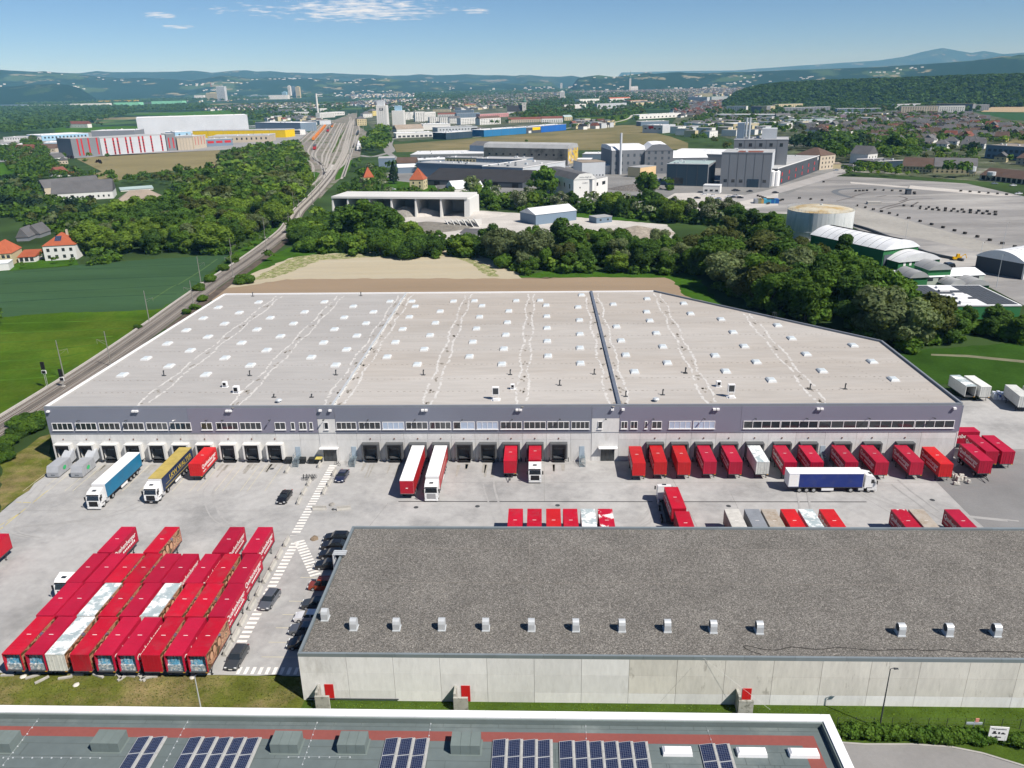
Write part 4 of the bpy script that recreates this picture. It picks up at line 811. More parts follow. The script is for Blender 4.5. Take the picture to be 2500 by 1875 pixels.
def trailer(t, y0, ln, curtain, top, toph=4.0, ribs=False, rearm=None, nw=3):
    z0 = 1.2
    for s in (-1, 1): MB().box(min(s*1.25, s*1.275), max(s*1.25, s*1.275), y0+.05, y0+ln-.05, z0, toph-.12).build('side_curtain', curtain, t)
    MB().box(-1.275, 1.275, y0, y0+ln, toph-.11, toph).build('roof', top, t)
    MB().box(-1.25, 1.25, y0, y0+.05, z0, toph-.12).build('front_wall', M_whitemet, t)
    MB().box(-1.25, 1.25, y0+ln-.05, y0+ln, z0, toph-.12).build('rear_door', rearm or M_whitemet, t)
    MB().box(-1.27, 1.27, y0, y0+ln, z0-.18, z0-.01).build('floor_frame', M_chas, t)
    if ribs:
        b = MB()
        for i in range(26): y = y0+.2+i*(ln-.4)/25; b.box(-1.27, 1.27, y, y+.06, toph, toph+.02)
        b.build('roof_bow', top, t)
    MB().box(-.45, .45, y0+1.0, y0+ln-.3, .75, 1.02).build('chassis', M_chas, t)
    for i in range(nw):
        for s in (-1, 1): wheel(t, s*1.03, y0+ln-2.2-1.31*i)
    for s in (-1, 1):
        MB().box(min(s*1.1, s*1.24), max(s*1.1, s*1.24), y0+5.2, y0+ln-6.2, .45, 1.0).build('side_box', M_whitemet, t)
        b = MB(); b.tube((s*.9, y0+3.0, 0.05), (s*.9, y0+3.0, 1.0), .08, 6); b.build('landing_leg', M_chas, t)
def artic(name, label, x, y, rz, curtain, top, ln=13.6, grill='open', **k):
    t = thing(name, label, 'truck', (x, y, 0), rz, 'trucks in the yard'); cab(t, grill=grill); trailer(t, 2.6, ln, curtain, top, **k); return t
artic('articulated_truck', 'white cab truck with teal blue curtain trailer and white roof at left docks', -82.35, 124.2, 0, M_blueC, M_wtop, 13.7)
t = artic('articulated_truck', 'white cab truck with navy trailer, gold lettering and golden ribbed roof', -72.75, 126.5, 0, M_navy, M_gold, 13.7, 'black', ribs=True)
text('LKW WALTER', 1.35, M_goldl, t, (1.29, 5.6, 2.3), (R(90), 0, R(90)), xs=1.15); MB().box(1.28, 1.29, 4.0, 15.5, 2.05, 2.12).build('gold_stripe', M_goldl, t)
MB().box(1.28, 1.29, 3.6, 15.8, 1.35, 1.45).build('gold_stripe', M_goldl, t)
t = thing('parked_trailer', 'red semi trailer with white roof and red rear, no tractor, at middle dock', 'trailer', (-25.1, 128.3, 0), 0, 'trucks in the yard'); trailer(t, 0, 15.2, M_redC, M_wtop, rearm=M_redC)
for s in (-1, 1):
    for i in range(3): wheel(t, s*1.03, 1.6+1.31*i)
MB().box(-1.25, 1.25, -.02, 0.0, 1.25, 3.85).build('red_door', C_RD, t); MB().box(-.2, .2, -.05, -.02, 2.3, 2.45).build('tail_tag', M_letter, t)
t = artic('articulated_truck', 'white cab truck with pale grille, red lettered trailer and white roof', -20.5, 127.3, 0, M_redC, M_wtop, 13.7, 'light')
for i in range(9): MB().box(1.278, 1.283, 4.5+i*1.1, 5.2+i*1.1, 2.3, 3.1).build('printed_mark', mat('pale_print', (.5, .25, .22), .6), t)
t = thing('container_truck', 'white cab truck carrying a red container backed to middle dock', 'truck', (-1.45, 134.6, 0), 0, 'trucks in the yard'); cab(t)
MB().box(-.45, .45, 5, 8.6, .7, .95).build('chassis', M_chas, t)
for s in (-1, 1): wheel(t, s*1.0, 5.95)
swap_body(-1.45, 137.1, 'red container carried on the white cab truck at the middle dock', C_RD, None, None, legs=False)
# lone drawbar trailer
def drawbar(x, y, label, rz=0):
    t = thing('drawbar_trailer', label, 'trailer', (x, y, 0), rz, 'drawbar trailers'); MB().box(-.5, .5, .2, 7.6, .75, 1.05).build('chassis', M_chas, t)
    b = MB(); b.tube((-.35, .2, .8), (0, -1.9, .55), .07, 5); b.tube((.35, .2, .8), (0, -1.9, .55), .07, 5); b.build('drawbar', M_chas, t)
    for s in (-1, 1):
        for yy in (1.3, 6.0, 7.1): wheel(t, s*1.03, yy, .45)
    return t
drawbar(-6.3, 136.6, 'drawbar trailer with its towing bar out, under red body at middle dock'); swap_body(-6.3, 136.6, 'red container resting on a drawbar trailer at the middle dock', C_RD, None, None, legs=False)
drawbar(83.75, 136.4, 'drawbar trailer under crimson body near the warehouse right corner')
# drawbar truck driving off in the middle of the yard
ang = R(-177.3)
t = thing('container_truck', 'white cab truck seen from behind carrying crimson body across the yard', 'truck', (22.1, 128.9, 0), R(180-2.5), 'trucks in the yard'); cab(t); MB().box(-.45, .45, 5, 10, .7, .95).build('chassis', M_chas, t)
for s in (-1, 1): wheel(t, s*1.0, 7.6); wheel(t, s*1.0, 8.8)
swap_body(23.2, 118.3, 'crimson printed container on the truck driving across the yard', C_RD, None, 'logoL', legs=False, rz=R(1.5)); drawbar(23.6, 109.6, 'drawbar trailer behind the driving truck, mostly hidden by gravel roof')
swap_body(23.45, 109.6, 'crimson container on the hidden trailer behind the driving truck', C_RD, None, None, legs=False)
t = artic('articulated_truck', 'white cab truck with royal blue curtain trailer parked crosswise in yard', 61.6, 132.25, R(90), M_royal, M_wtop, 13.6)
for i in range(3):
    for j in range(2): MB().box(-1.285, -1.28, 14.6+j*.75, 15.2+j*.75, 1.55+i*.75, 2.15+i*.75).build('white_door_square', M_letter, t)
MB().box(-1.283, -1.277, 14.3, 16.15, 1.3, 3.85).build('white_side_patch', M_wtop, t)
t = thing('tractor_unit', 'white tractor unit peeking out left of the crimson containers', 'truck', (-72.2, 97.0, 0), 0, 'trucks in the yard'); cab(t)
# compactors at the left docks
M_comp = mat('compactor_grey', (.33, .345, .37), .5, var=.08, scale=.8)
for i, x in enumerate((-97.7, -92.8)):
    t = thing('waste_compactor', f'grey roll-off waste compactor, {"leftmost" if i == 0 else "second"} at the far left dock', 'compactor', (x, 137.0, 0), 0, 'waste compactors')
    b = MB(); pr = [(0, .25), (-.05, 1.2), (.5, 2.35), (4.6, 2.35), (4.8, 1.4), (5.0, .25)]
    b.loft([[(-1.2, p[0], p[1]) for p in pr], [(1.2, p[0], p[1]) for p in pr]][::-1]); b.build('container', M_comp, t)
    for k in range(5): MB().box(1.2, 1.27, .9+k*.85, 1.0+k*.85, .35, 2.25).build('rib', M_comp, t)
    b = MB(); pr = [(4.9, .8), (4.7, 2.0), (5.4, 2.5), (7.0, 3.2), (7.1, 1.0)]; b.loft([[(-.9, p[0], p[1]) for p in pr], [(.9, p[0], p[1]) for p in pr]][::-1]); b.build('feed_chute', mat('chute_grey', (.4, .42, .45), .5), t)
    MB().box(-1.0, 1.0, .1, 4.9, .08, .24).build('skid', M_dark, t)
    b = MB(); b.poly([(1.28, 2.2+.55*math.cos(a), 1.35+.42*math.sin(a)) for a in [2*math.pi*q/12 for q in range(12)]]); b.build('green_emblem', mat('green_print', (.05, .42, .15), .6), t)
    text('entsorgung', .36, mat('dark_lettering', (.03, .04, .05), .6), t, (-.85, -.03, .95), (R(90), 0, 0)); text('Becker', .3, MATS['dark_lettering'], t, (-.4, -.04, .55), (R(90), 0, 0))

# ------------------------------------------------------------------ cars
M_carglass = mat('car_glass', (.02, .025, .03), .08, spec=.8)
def car(label, x, y, rz, col, kind='sedan', group='cars parked in the yard'):
    t = thing('parked_car', label, 'car', (x, y, 0), rz, group); Ln = 4.6 if kind != 'van' else 4.7
    p = mat('car_'+col[0], col[1], .28, metal=.2, var=.03, spec=.6, coat=.6)
    up = {'sedan': (1.3, 1.95, 3.35, 4.05, 1.42), 'wagon': (1.25, 1.9, 3.9, 4.4, 1.48), 'van': (.95, 1.6, 4.2, 4.6, 1.82)}[kind]
    b = MB(); rg = []
    for yy, hw, z0, z1 in ((0.0, .62, .38, .62), (.12, .8, .25, .72), (.55, .88, .2, .82), (up[0], .91, .2, .93), (2.4, .92, .2, .95), (up[3], .91, .2, .97), (Ln-.25, .86, .25, .93), (Ln, .72, .38, .8)):
        rg.append([(-hw, yy, z0), (hw, yy, z0), (hw*1.0, yy, (z0+z1)/2), (hw*.93, yy, z1), (-hw*.93, yy, z1), (-hw, yy, (z0+z1)/2)][::-1])
    b.loft(rg); b.build('car_body', p, t)
    g = MB(); zb = .9; zt = up[4]-.05
    g.loft([[(-.84, up[0], zb), (.84, up[0], zb), (.84, up[3], zb), (-.84, up[3], zb)], [(-.66, up[1], zt), (.66, up[1], zt), (.66, up[2], zt), (-.66, up[2], zt)]]); g.build('windows', M_carglass, t)
    MB().loft([[(-.68, up[1]-.06, zt), (.68, up[1]-.06, zt), (.68, up[2]+.06, zt), (-.68, up[2]+.06, zt)], [(-.58, up[1]+.15, zt+.06), (.58, up[1]+.15, zt+.06), (.58, up[2]-.1, zt+.06), (-.58, up[2]-.1, zt+.06)]]).build('roof', p, t)
    for s in (-1, 1):
        q = MB()
        for ya, yb in (((up[0]+up[1])/2+.85, (up[0]+up[1])/2+.95),): q.loft([[(s*.85, ya, zb), (s*.85, yb, zb), (s*.83, yb, zb), (s*.83, ya, zb)], [(s*.68, ya, zt), (s*.68, yb, zt), (s*.66, yb, zt), (s*.66, ya, zt)]])
        q.build('door_pillar', p, t)
        for yy in (.85, Ln-.85):
            k = obj('wheel', wh_me, t, (s*.8, yy, .32), scale=(.7, .64, .64)); obj('rim', rim_me, k, (.19*s, 0, 0))
        MB().box(s*.66-.16, s*.66+.16, .0, .1, .58, .7).build('headlight', M_lamp, t); MB().box(s*.68-.14, s*.68+.14, Ln-.12, Ln+.0, .72, .86).build('tail_light', mat('tail_red', (.3, .01, .01), .3), t)
        MB().box(s*.98-.09, s*.98+.09, up[0]+.25, up[0]+.4, .92, 1.04).build('mirror', p, t)
    MB().box(-.26, .26, -.03, -.01, .36, .48).build('number_plate', M_letter, t)
    return t
K_ = dict(black=('black', (.012, .012, .014)), navy=('navy', (.012, .018, .06)), grey=('grey', (.1, .11, .13)), dgrey=('dark_grey', (.05, .055, .06)), white=('white', (.75, .75, .76)), silver=('silver', (.3, .34, .4)), orange=('orange', (.3, .045, .012)), red=('red', (.4, .02, .02)), blue=('blue', (.02, .08, .3)))
car('dark blue car parked beside the zebra crossing by the docks', -39.5, 134.6, R(-3), K_['navy']); car('black car parked on open concrete left of the zebra crossing', -48.3, 126.1, R(-2), K_['black'])
car('slate grey estate car parked next to the barriers by the containers', -41.0, 94.6, R(-6), K_['grey'], 'wagon'); car('dark grey car parked at lower end of the barrier row', -41.1, 81.9, R(-2), K_['dgrey'], 'wagon')
for i, (y, c, kd, nm) in enumerate(((113.4, 'black', 'wagon', 'black'), (110.9, 'black', 'sedan', 'black'), (108.2, 'black', 'sedan', 'black'), (105.2, 'black', 'sedan', 'black'), (99.7, 'orange', 'van', 'rust orange'), (95.0, 'dgrey', 'wagon', 'dark grey'), (92.0, 'white', 'sedan', 'white'), (89.2, 'grey', 'sedan', 'slate grey'), (86.2, 'black', 'wagon', 'black'))):
    xx = [-37.1, -36.9, -36.6, -36.4, -35.9, -35.6, -35.8, -35.7, -35.0][i]
    car(f'{nm} car nosed to the gravel roof hall, {ORD[i]} from the far end', xx, y+.9, R(-90), K_[c], kd)
# ------------------------------------------------------------------ yard furniture and paint
M_jb = mat('barrier_concrete', (.4, .39, .36), .9, var=.12, scale=1.5)
jpr = [(-.32, 0), (.32, 0), (.3, .12), (.12, .4), (.08, .8), (-.08, .8), (-.12, .4), (-.3, .12)]
def jm(L_): return MB().loft([[(p[0], 0, p[1]) for p in jpr], [(p[0], L_, p[1]) for p in jpr]]).mesh('barrier_block', M_jb)
jme = jm(2.5)
for i, (x, y, a) in enumerate(((-43.3, 112, 0), (-43.3, 108.2, 0), (-43.3, 104.9, 0), (-43.3, 101.6, 0), (-43.2, 98.1, 2), (-43.2, 94.8, 0), (-43.2, 91.1, 0), (-43.1, 87.8, 0), (-43.1, 84.9, 0), (-51.3, 138.8, 3), (-45.4, 129.8, 0), (-45.4, 133.4, 2), (-45.2, 126.2, 3), (-41.9, 124.5, -88), (-45.4, 141.2, 0), (-41.5, 137.5, 0), (-41.5, 130, 0), (-41.4, 133.3, 0), (-37.4, 124.3, -80))):
    w_ = 'beside the containers' if i < 9 else 'near the zebra crossing by the docks'
    obj('concrete_barrier', jme, None, (x, y, .006), R(a), f'short grey concrete barrier, {ORD[i] if i < 9 else ORD[i-9]} of those {w_}', 'barrier', 'concrete barriers along the walkway')
def stripes(name, x0, x1, ys, L_=.5, z=.012, label=None, mod=0):
    b = MB(); r_ = random.Random(len(ys))
    for y in ys: b.box(x0, x1, y, y+L_, z-.004, z)
    return b.build(name, M_line, kind='structure')
stripes('zebra_crossing', -43.4, -41.9, [115.6+i*.98 for i in range(28)]); stripes('zebra_crossing', -42.5, -41.1, [86.8+i*1.0 for i in range(27) if i not in (9, 10, 11)])
b = MB()
for i in range(13):
    t_ = i/12; x = -41.2+t_*5.3; y = 113.7-t_*9.6; d = Vector((5.3, -9.6, 0)).normalized()*.24; n = Vector((9.6, 5.3, 0)).normalized()*.85; c = Vector((x, y, .012)); b.poly([c-d-n, c+d-n, c+d+n, c-d+n][::1])
b.build('zebra_crossing', M_line, kind='structure')
b = MB()
for i in range(10): x = -40.3+i*.95; b.box(x, x+.45, 81.55, 82.9, .008, .012)
b.build('zebra_crossing', M_line, kind='structure')
b = MB()
for y in (84.9, 87.9, 91.0, 94, 97.2, 103.3, 106.6): b.box(-38.0, -31, y-.05, y+.05, .008, .012)
for p in ((-98.8,), (-93.9,), (-89, ), (-84.1, ), (-79.2, ), (-74.3, ), (-69.4, ), (-64.5, ), (-59.6, ), (-54.8, )):
    for dx in (-1.7, 1.7): b.box(p[0]+dx-.05, p[0]+dx+.05, 131.5, 142.6, .008, .012)
b.build('bay_lines', mat('faded_line', (.5, .46, .33), .8, var=.2, scale=.5), kind='structure')
b = MB()
for a, c in ((G('B1', 0, 1010), G('B1', 300, 765)), (G('B1', 0, 985), G('B1', 130, 905)), (G('B1', 100, 838), G('B1', 200, 842))):
    d = (c-a).normalized(); n = Vector((-d.y, d.x, 0))*.08; b.poly([a-n+Vector((0, 0, .012)), c-n+Vector((0, 0, .012)), c+n+Vector((0, 0, .012)), a+n+Vector((0, 0, .012))])
b.build('yellow_lines', M_yline, kind='structure')
MB().box(-26.7, 58.6, 127.45, 127.7, .005, .013).build('drain_channel', mat('drain_grate', (.04, .04, .04), .7), kind='structure')
b = MB()
for x, y in ((-23.1, 125.4), (-11.9, 125.8), (2.7, 126.2), (33.5, 126), (70.6, 128.3), (-54.8, 141)): b.poly([(x+.45*math.cos(a), y+.45*math.sin(a), .014) for a in [2*math.pi*k/14 for k in range(14)]])
b.build('drain_covers', M_dark, kind='structure')
b = MB()
for x0, y0, x1, y1 in ((0.3, 127.7, 0.3, 142), (-28.5, 127, -31.5, 113.5), (24.6, 143, 27, 113), (35, 131, 35, 113), (58, 131, 66, 113), (-29, 135, 75, 135), (-100, 124, -45, 124), (-72, 97, -72, 97.1)):
    d = Vector((x1-x0, y1-y0, 0)).normalized(); n = Vector((-d.y, d.x, 0))*.04; a = Vector((x0, y0, .011)); c = Vector((x1, y1, .011)); b.poly([a-n, c-n, c+n, a+n])
b.build('slab_joints', mat('slab_joint', (.25, .245, .235), .9), kind='structure')
# dark tyre stains at the docks
b = MB(); r_ = random.Random(8)
for x in docksL[2:]+docksM:
    for k in range(3):
        xx = x+r_.uniform(-1.3, 1.3); y0 = 143.6-r_.uniform(0, 1); l_ = r_.uniform(2, 6); w = r_.uniform(.12, .3); b.quad((xx-w, y0-l_, .0125), (xx+w, y0-l_, .0125), (xx+w*1.6, y0, .0125), (xx-w*1.6, y0, .0125))
b.build('tyre_marks', mat('tyre_mark', (.31, .3, .275), .9, var=.15, scale=1.2), kind='structure')
r_ = random.Random(12); M_arc = mat('tyre_arc', (.34, .337, .33), .9, var=.1, scale=.6)
for i in range(9):
    x = r_.choice(docksL+docksM+docksR)+r_.uniform(-1, 1); s_ = r_.choice((-1, 1)); q = r_.uniform(10, 26); y1 = r_.uniform(118, 126)
    for dx in (0, 1.9): ribbon('tyre_arc', smooth([Vector((x+dx, 135+r_.uniform(-2, 2), 0)), Vector((x+dx+s_*1.0, 129.5, 0)), Vector((x+dx+s_*q*.35, y1, 0)), Vector((x+dx+s_*q, y1-3.5, 0))]), r_.uniform(.25, .45), .016+i*.004+dx*.001, M_arc)
# bins, bicycles, boulders, rubbish
M_bin = mat('bin_plastic', (.025, .028, .03), .5); M_binl = mat('yellow_lid', (.5, .42, .1), .5)
for i, (x, lid, w_) in enumerate(((-52.1, None, 'left of the metal stairs'), (-49.2, None, 'right of the metal stairs'), (-47.2, None, 'middle of the dock bins'), (-45.8, 1, 'with a yellow lid by the entrance'))):
    t = thing('waste_bin', f'black wheeled waste container {w_}', 'bin', (x, 143.6, 0), 0, 'waste containers'); MB().box(-.6, .6, -.5, .5, .12, 1.1, tx=-.06, ty=-.06).build('bin_body', M_bin, t)
    MB().box(-.68, .68, -.58, .58, 1.1, 1.25, tx=.1, ty=.15).build('lid', M_binl if lid else M_bin, t)
    for s in (-1, 1): MB().tube((s*.45, -.4, .08), (s*.52, -.4, .08), .08, 8).build('caster', M_tyre, t)
def bicycle(x, y, rz, label):
    t = thing('bicycle', label, 'bicycle', (x, y, 0), rz, 'bicycles in the yard')
    for yy in (0, 1.05):
        b = MB()
        for k in range(14): a, c = 2*math.pi*k/14, 2*math.pi*(k+1)/14; b.tube((0, yy+.34*math.cos(a), .35+.34*math.sin(a)), (0, yy+.34*math.cos(c), .35+.34*math.sin(c)), .03, 4, cap=False)
        b.build('wheel', M_tyre, t)
    b = MB()
    for p, q in (((0, 0, .35), (0, .15, .85)), ((0, .15, .85), (0, .65, .85)), ((0, .65, .85), (0, .5, .35)), ((0, .5, .35), (0, .15, .85)), ((0, .5, .35), (0, 1.05, .35)), ((0, 1.05, .35), (0, .65, .85)), ((-.25, .1, 1.0), (.25, .1, 1.0)), ((0, .15, .85), (0, .1, 1.0))): b.tube(p, q, .03, 4)
    b.build('bicycle_frame', M_dark, t); MB().box(-.07, .07, .55, .8, .92, .98).build('saddle', M_black, t)
for i in range(5): bicycle(-46.9+i*.5, 135.9+.1*(i % 2), R(8-i*6), f'dark bicycle in the rack left of the zebra crossing, {ORD[i]} of five')
bicycle(-41.3, 142.2, R(60), 'dark bicycle leaning by the warehouse entrance')
def rock(name, label, x, y, s, m, sz=.6):
    bm = bmesh.new(); bmesh.ops.create_icosphere(bm, subdivisions=2, radius=s)
    for v_ in bm.verts: v_.co *= 1+.35*noise.noise(v_.co*1.3/s+Vector((x, y, 0))); v_.co.z = max(-.05, v_.co.z*sz)
    me = bpy.data.meshes.new(name); bm.to_mesh(me); bm.free(); me.materials.append(m); return obj(name, me, None, (x, y, .02), 0, label, 'rock')
M_rock = mat('rubble_grey', (.25, .24, .22), .9, var=.3, scale=2)
rock('boulder', 'brown boulder lying alone near the black parked cars', -38.9, 114.6, .75, mat('brown_stone', (.22, .17, .12), .9, var=.3, scale=2)); rock('boulder', 'grey rubble heap lying near the barriers by the docks', *G('B1', 2085, 855).xy, .6, M_rock); rock('boulder', 'small dark stone on the concrete near the zebra crossing', *G('B1', 2093, 885).xy, .32, M_dark)
r_ = random.Random(2); b = MB()
for i in range(16):
    x = 78.7+r_.uniform(-1.4, 1.6); y = 135.3+r_.uniform(-1.2, 2); b.box(x-.3, x+.3, y-.3, y+.3, r_.uniform(0, .4), r_.uniform(.5, 1.0), tx=.1, ty=.1)
b.build('scrap_pile', [mat('white_scrap', (.5, .48, .44), .9, var=.5, scale=2)], label='heap of white scrap bags beside the bright red container', cat='scrap pile')
p = G('B3', 2085, 190); b = MB()
for i in range(6): b.box(-2.6+i*.9, -1.8+i*.9, -1, 1, 0, 1.5+.2*(i % 2), tx=.06, ty=.06)
b.build('wrapped_pallets', mat('blue_white_wrap', (.6, .64, .7), .3, var=.2, scale=2, dirt=((.03, .07, .3), 1.2, .52, .58)), None, p, R(-12), label='row of pallets in blue and white wrap at the meadow edge', cat='pallets')
# broken kerb stones along the bank
for i, (x, y, a) in enumerate(((60, 1262, 5), (255, 1272, 30), (325, 1300, 50), (505, 1282, 15), (600, 1258, 0), (760, 1268, -20), (850, 1256, 0), (920, 1272, -45), (955, 1276, 60), (1000, 1266, -10), (1060, 1262, 0), (1095, 1285, -40), (1125, 1275, 60), (1165, 1278, 15))):
    p = G('B4', x, y); MB().box(-.85, .85, -.16, .16, 0, .22).build('kerb_stone', M_jb, None, p, R(a), label=f'loose pale kerb stone on the bank, {ordw(i)} from the left', cat='kerb stone', group='loose kerb stones on the bank')
for i, (v, x, y) in enumerate((('B4', 588, 1335), ('B4', 1485, 1275), ('B4', 180, 1270))): rock('stone', f'flat white stone on the grass bank, {["middle", "right", "left"][i]} one', *G(v, x, y).xy, .42, mat('white_stone', (.55, .53, .48)), .4)
# lamp posts
def lamp_post(x, y, h, label, m, tilt=0, arm=(.9, .2)):
    t = thing('lamp_post', label, 'lamp post', (x, y, 0), 0, 'lamp posts'); MB().tube((0, 0, 0), (0, 0, h), .1, 8, .055).build('pole', m, t)
    b = MB(); b.tube((0, 0, h), (arm[0]*.5, arm[1]*.5, h+.08), .04, 5); b.build('arm', m, t); MB().loft([[(arm[0]*.4, -.15, h+.02), (arm[0], -.12, h+.05), (arm[0], .12, h+.05), (arm[0]*.4, .15, h+.02)], [(arm[0]*.45, -.1, h+.14), (arm[0]*.95, -.08, h+.13), (arm[0]*.95, .08, h+.13), (arm[0]*.45, .1, h+.14)]]).build('lamp_head', M_dark, t)
lamp_post(39.4, 73.5, 8.6, 'dark lamp post standing on the lawn right of the office roof', M_dark)
for i, (x, l_) in enumerate(((-64.6, 'left'), (-40.2, 'right'))):
    lamp_post(x, 71.5, 8.4, f'grey lamp post on the dry grass bank, the {l_} one', M_galv, arm=(.2, -.7))
# sign, hedge, fence
p = G('B8', 2030, 830); t = thing('direction_sign', 'white direction sign with left arrow on the roadside grass', 'sign', (p.x, p.y, 0), R(-4))
for s in (-.8, .8): MB().tube((s, 0, 0), (s, 0, 1.4), .05, 6).build('post', M_galv, t)
bd = MB().box(-1.02, 1.02, -.04, .04, .75, 2.65).build('sign_board', M_whitemet, t)
M_sgt = mat('sign_black', (.03, .03, .035), .6)
text('Warenannahme', .26, M_sgt, bd, (-.88, -.05, 2.28), (R(90), 0, 0), xs=.98)
b = MB(); b.box(-.7, -.2, -.052, -.044, 1.65, 1.8); b.box(-.6, -.3, -.052, -.044, 1.8, 2.05); b.box(-.05, .15, -.052, -.044, 1.65, 1.95); b.box(.25, .75, -.052, -.044, 1.65, 1.78); b.box(.35, .6, -.052, -.044, 1.78, 1.9); b.build('truck_symbol', M_sgt, bd)
b = MB(); b.poly([(-.45, -.05, 1.2), (-.1, -.05, .95), (-.1, -.05, 1.12), (.35, -.05, 1.12), (.35, -.05, 1.28), (-.1, -.05, 1.28), (-.1, -.05, 1.45)]); b.build('arrow', M_sgt, bd)
p = G('B8', 1880, 760); t = thing('sign_post', 'small finger sign on a post beside the hedge', 'sign', (p.x, p.y, 0)); MB().tube((0, 0, 0), (0, 0, 1.9), .05, 6).build('post', M_galv, t); MB().box(-.9, .9, -.04, .04, 1.45, 1.75).build('sign_board', mat('blue_grey_sign', (.35, .4, .45)), t); MB().box(.05, .45, -.04, .04, 1.8, 2.3).build('sign_board', mat('red_white_sign', (.6, .25, .2)), t)
t = thing('wire_fence', 'thin wire fence with dark posts behind the roadside hedge', 'fence')
for i in range(12): MB().tube((34.5+i*2.1, 73.6, 0), (34.5+i*2.1, 73.6, 1.5), .035, 5).build('post', M_dark, t)
b = MB()
for z in (.1, .5, .9, 1.3, 1.48): b.tube((34.5, 73.6, z), (57.6, 73.6, z), .008, 3, cap=False)
b.build('wires', M_dark, t, kind='stuff')
# ------------------------------------------------------------------ railway
M_sleep = mat('concrete_sleeper', (.34, .32, .29), .9, var=.1, scale=2); M_rail = mat('rail_steel', (.2, .15, .12), .4, metal=.5); M_trough = mat('cable_trough', (.42, .4, .37), .9, var=.1, scale=1)
main = smooth([Vector(p) for p in ((-124.2, 60, 0), (-125.0, 130, 0), (-125.2, 187, 0), (-126.0, 215, 0), (-128.2, 250, 0), (-130.6, 280, 0), (-132.6, 311, 0), (-134.2, 345, 0), (-137.0, 385, 0), (-142.0, 434, 0), (-151, 480, 0), (-157.5, 514, 0), (-169, 592, 0), (-184, 684, 0), (-203.5, 792, 0), (-258, 1062, 0), (-340, 1436, 0), (-508, 2197, 0), (-700, 3000, 0))], 8)
def offset(pts, d):
    o = []
    for i, p in enumerate(pts):
        a = pts[max(i-1, 0)]; c = pts[min(i+1, len(pts)-1)]; t = (c-a); t.z = 0; t.normalize(); o.append(p+Vector((t.y, -t.x, 0))*d)
    return o
def solidstrip(name, pts, w0, w1, z0, z1, m, **kw):     # w0 base half width, w1 top half width
    L0, L1, L2, L3 = offset(pts, -w0), offset(pts, -w1), offset(pts, w1), offset(pts, w0); b = MB(); n = len(pts)
    for i in range(n-1):
        for A, B_, za, zb in ((L0, L1, z0, z1), (L1, L2, z1, z1), (L2, L3, z1, z0)):
            b.quad((A[i].x, A[i].y, za), (B_[i].x, B_[i].y, zb), (B_[i+1].x, B_[i+1].y, zb), (A[i+1].x, A[i+1].y, za))
    b.f = [tuple(reversed(f)) for f in b.f]
    return b.build(name, m, kind='structure', **kw)
near_main = [p for p in main if p.y < 800]
solidstrip('ballast_bed', near_main, 4.3, 3.5, -.02, .35, M_ballast)
solidstrip('cable_trough_wall', offset([p for p in near_main if p.y < 700], -4.3), .3, .22, 0, .62, M_trough)
# darker cutting side on the right
ribbon('cess_path', offset([p for p in near_main if p.y > 240 and p.y < 460], 6.4), 3.4, .02, mat('cess_soil', (.1, .08, .065), .95, var=.3, scale=.3))
def track(pts, z=.35, label=True, rails=True, wide=2.5, dens=.62):
    d = obj('railway_track', None, kind='structure')
    # sleepers as one mesh
    V = []; F = []; acc = 0; L_ = []
    for p, q in zip(pts, pts[1:]):
        s = (q-p).length; t = (q-p)/s; k = acc
        while k < s: L_.append((p+t*k, t)); k += dens
        acc = k-s
    near = [l for l in L_ if l[0].y < 420]
    if near:
        b = MB()
        for c, t in near:
            n = Vector((t.y, -t.x, 0)); a = c-n*1.25; e = c+n*1.25; h = t*.13
            for A in ((a-h, e-h, e+h, a+h),): b.quad(*[(v_.x, v_.y, z+.05) for v_ in A])
            b.quad((a-h).to_3d().xyz+Vector((0, 0, z+.05)), (a-h)+Vector((0, 0, z-.02)), (e-h)+Vector((0, 0, z-.02)), (e-h)+Vector((0, 0, z+.05)))
        b.build('sleepers', M_sleep, d, kind='stuff')
    far = [p for p in pts if p.y > 405]
    if len(far) > 1: ribbon('sleeper_band', far, 2.4, z+.03, mat('sleeper_band', (.42, .4, .36), .9, var=.12, scale=.2), kind='stuff', parent=d)
    for s in (-.72, .72):
        o = offset(pts, s); b = MB()
        for p, q in zip(o, o[1:]):
            w = .05 if p.y < 400 else .12; p = p+Vector((0, 0, gz(p.x, p.y))); q = q+Vector((0, 0, gz(q.x, q.y))); t = (q-p).normalized(); n = Vector((t.y, -t.x, 0))*w
            b.quad(p-n+Vector((0, 0, z+.17)), p+n+Vector((0, 0, z+.17)), q+n+Vector((0, 0, z+.17)), q-n+Vector((0, 0, z+.17)))
            b.quad(p+n+Vector((0, 0, z)), q+n+Vector((0, 0, z)), q+n+Vector((0, 0, z+.17)), p+n+Vector((0, 0, z+.17))); b.quad(p-n+Vector((0, 0, z)), p-n+Vector((0, 0, z+.17)), q-n+Vector((0, 0, z+.17)), q-n+Vector((0, 0, z)))
        b.build('rail', M_rail, d, kind='stuff')
for dx in (-2.0, 2.0): track(offset(main, dx))
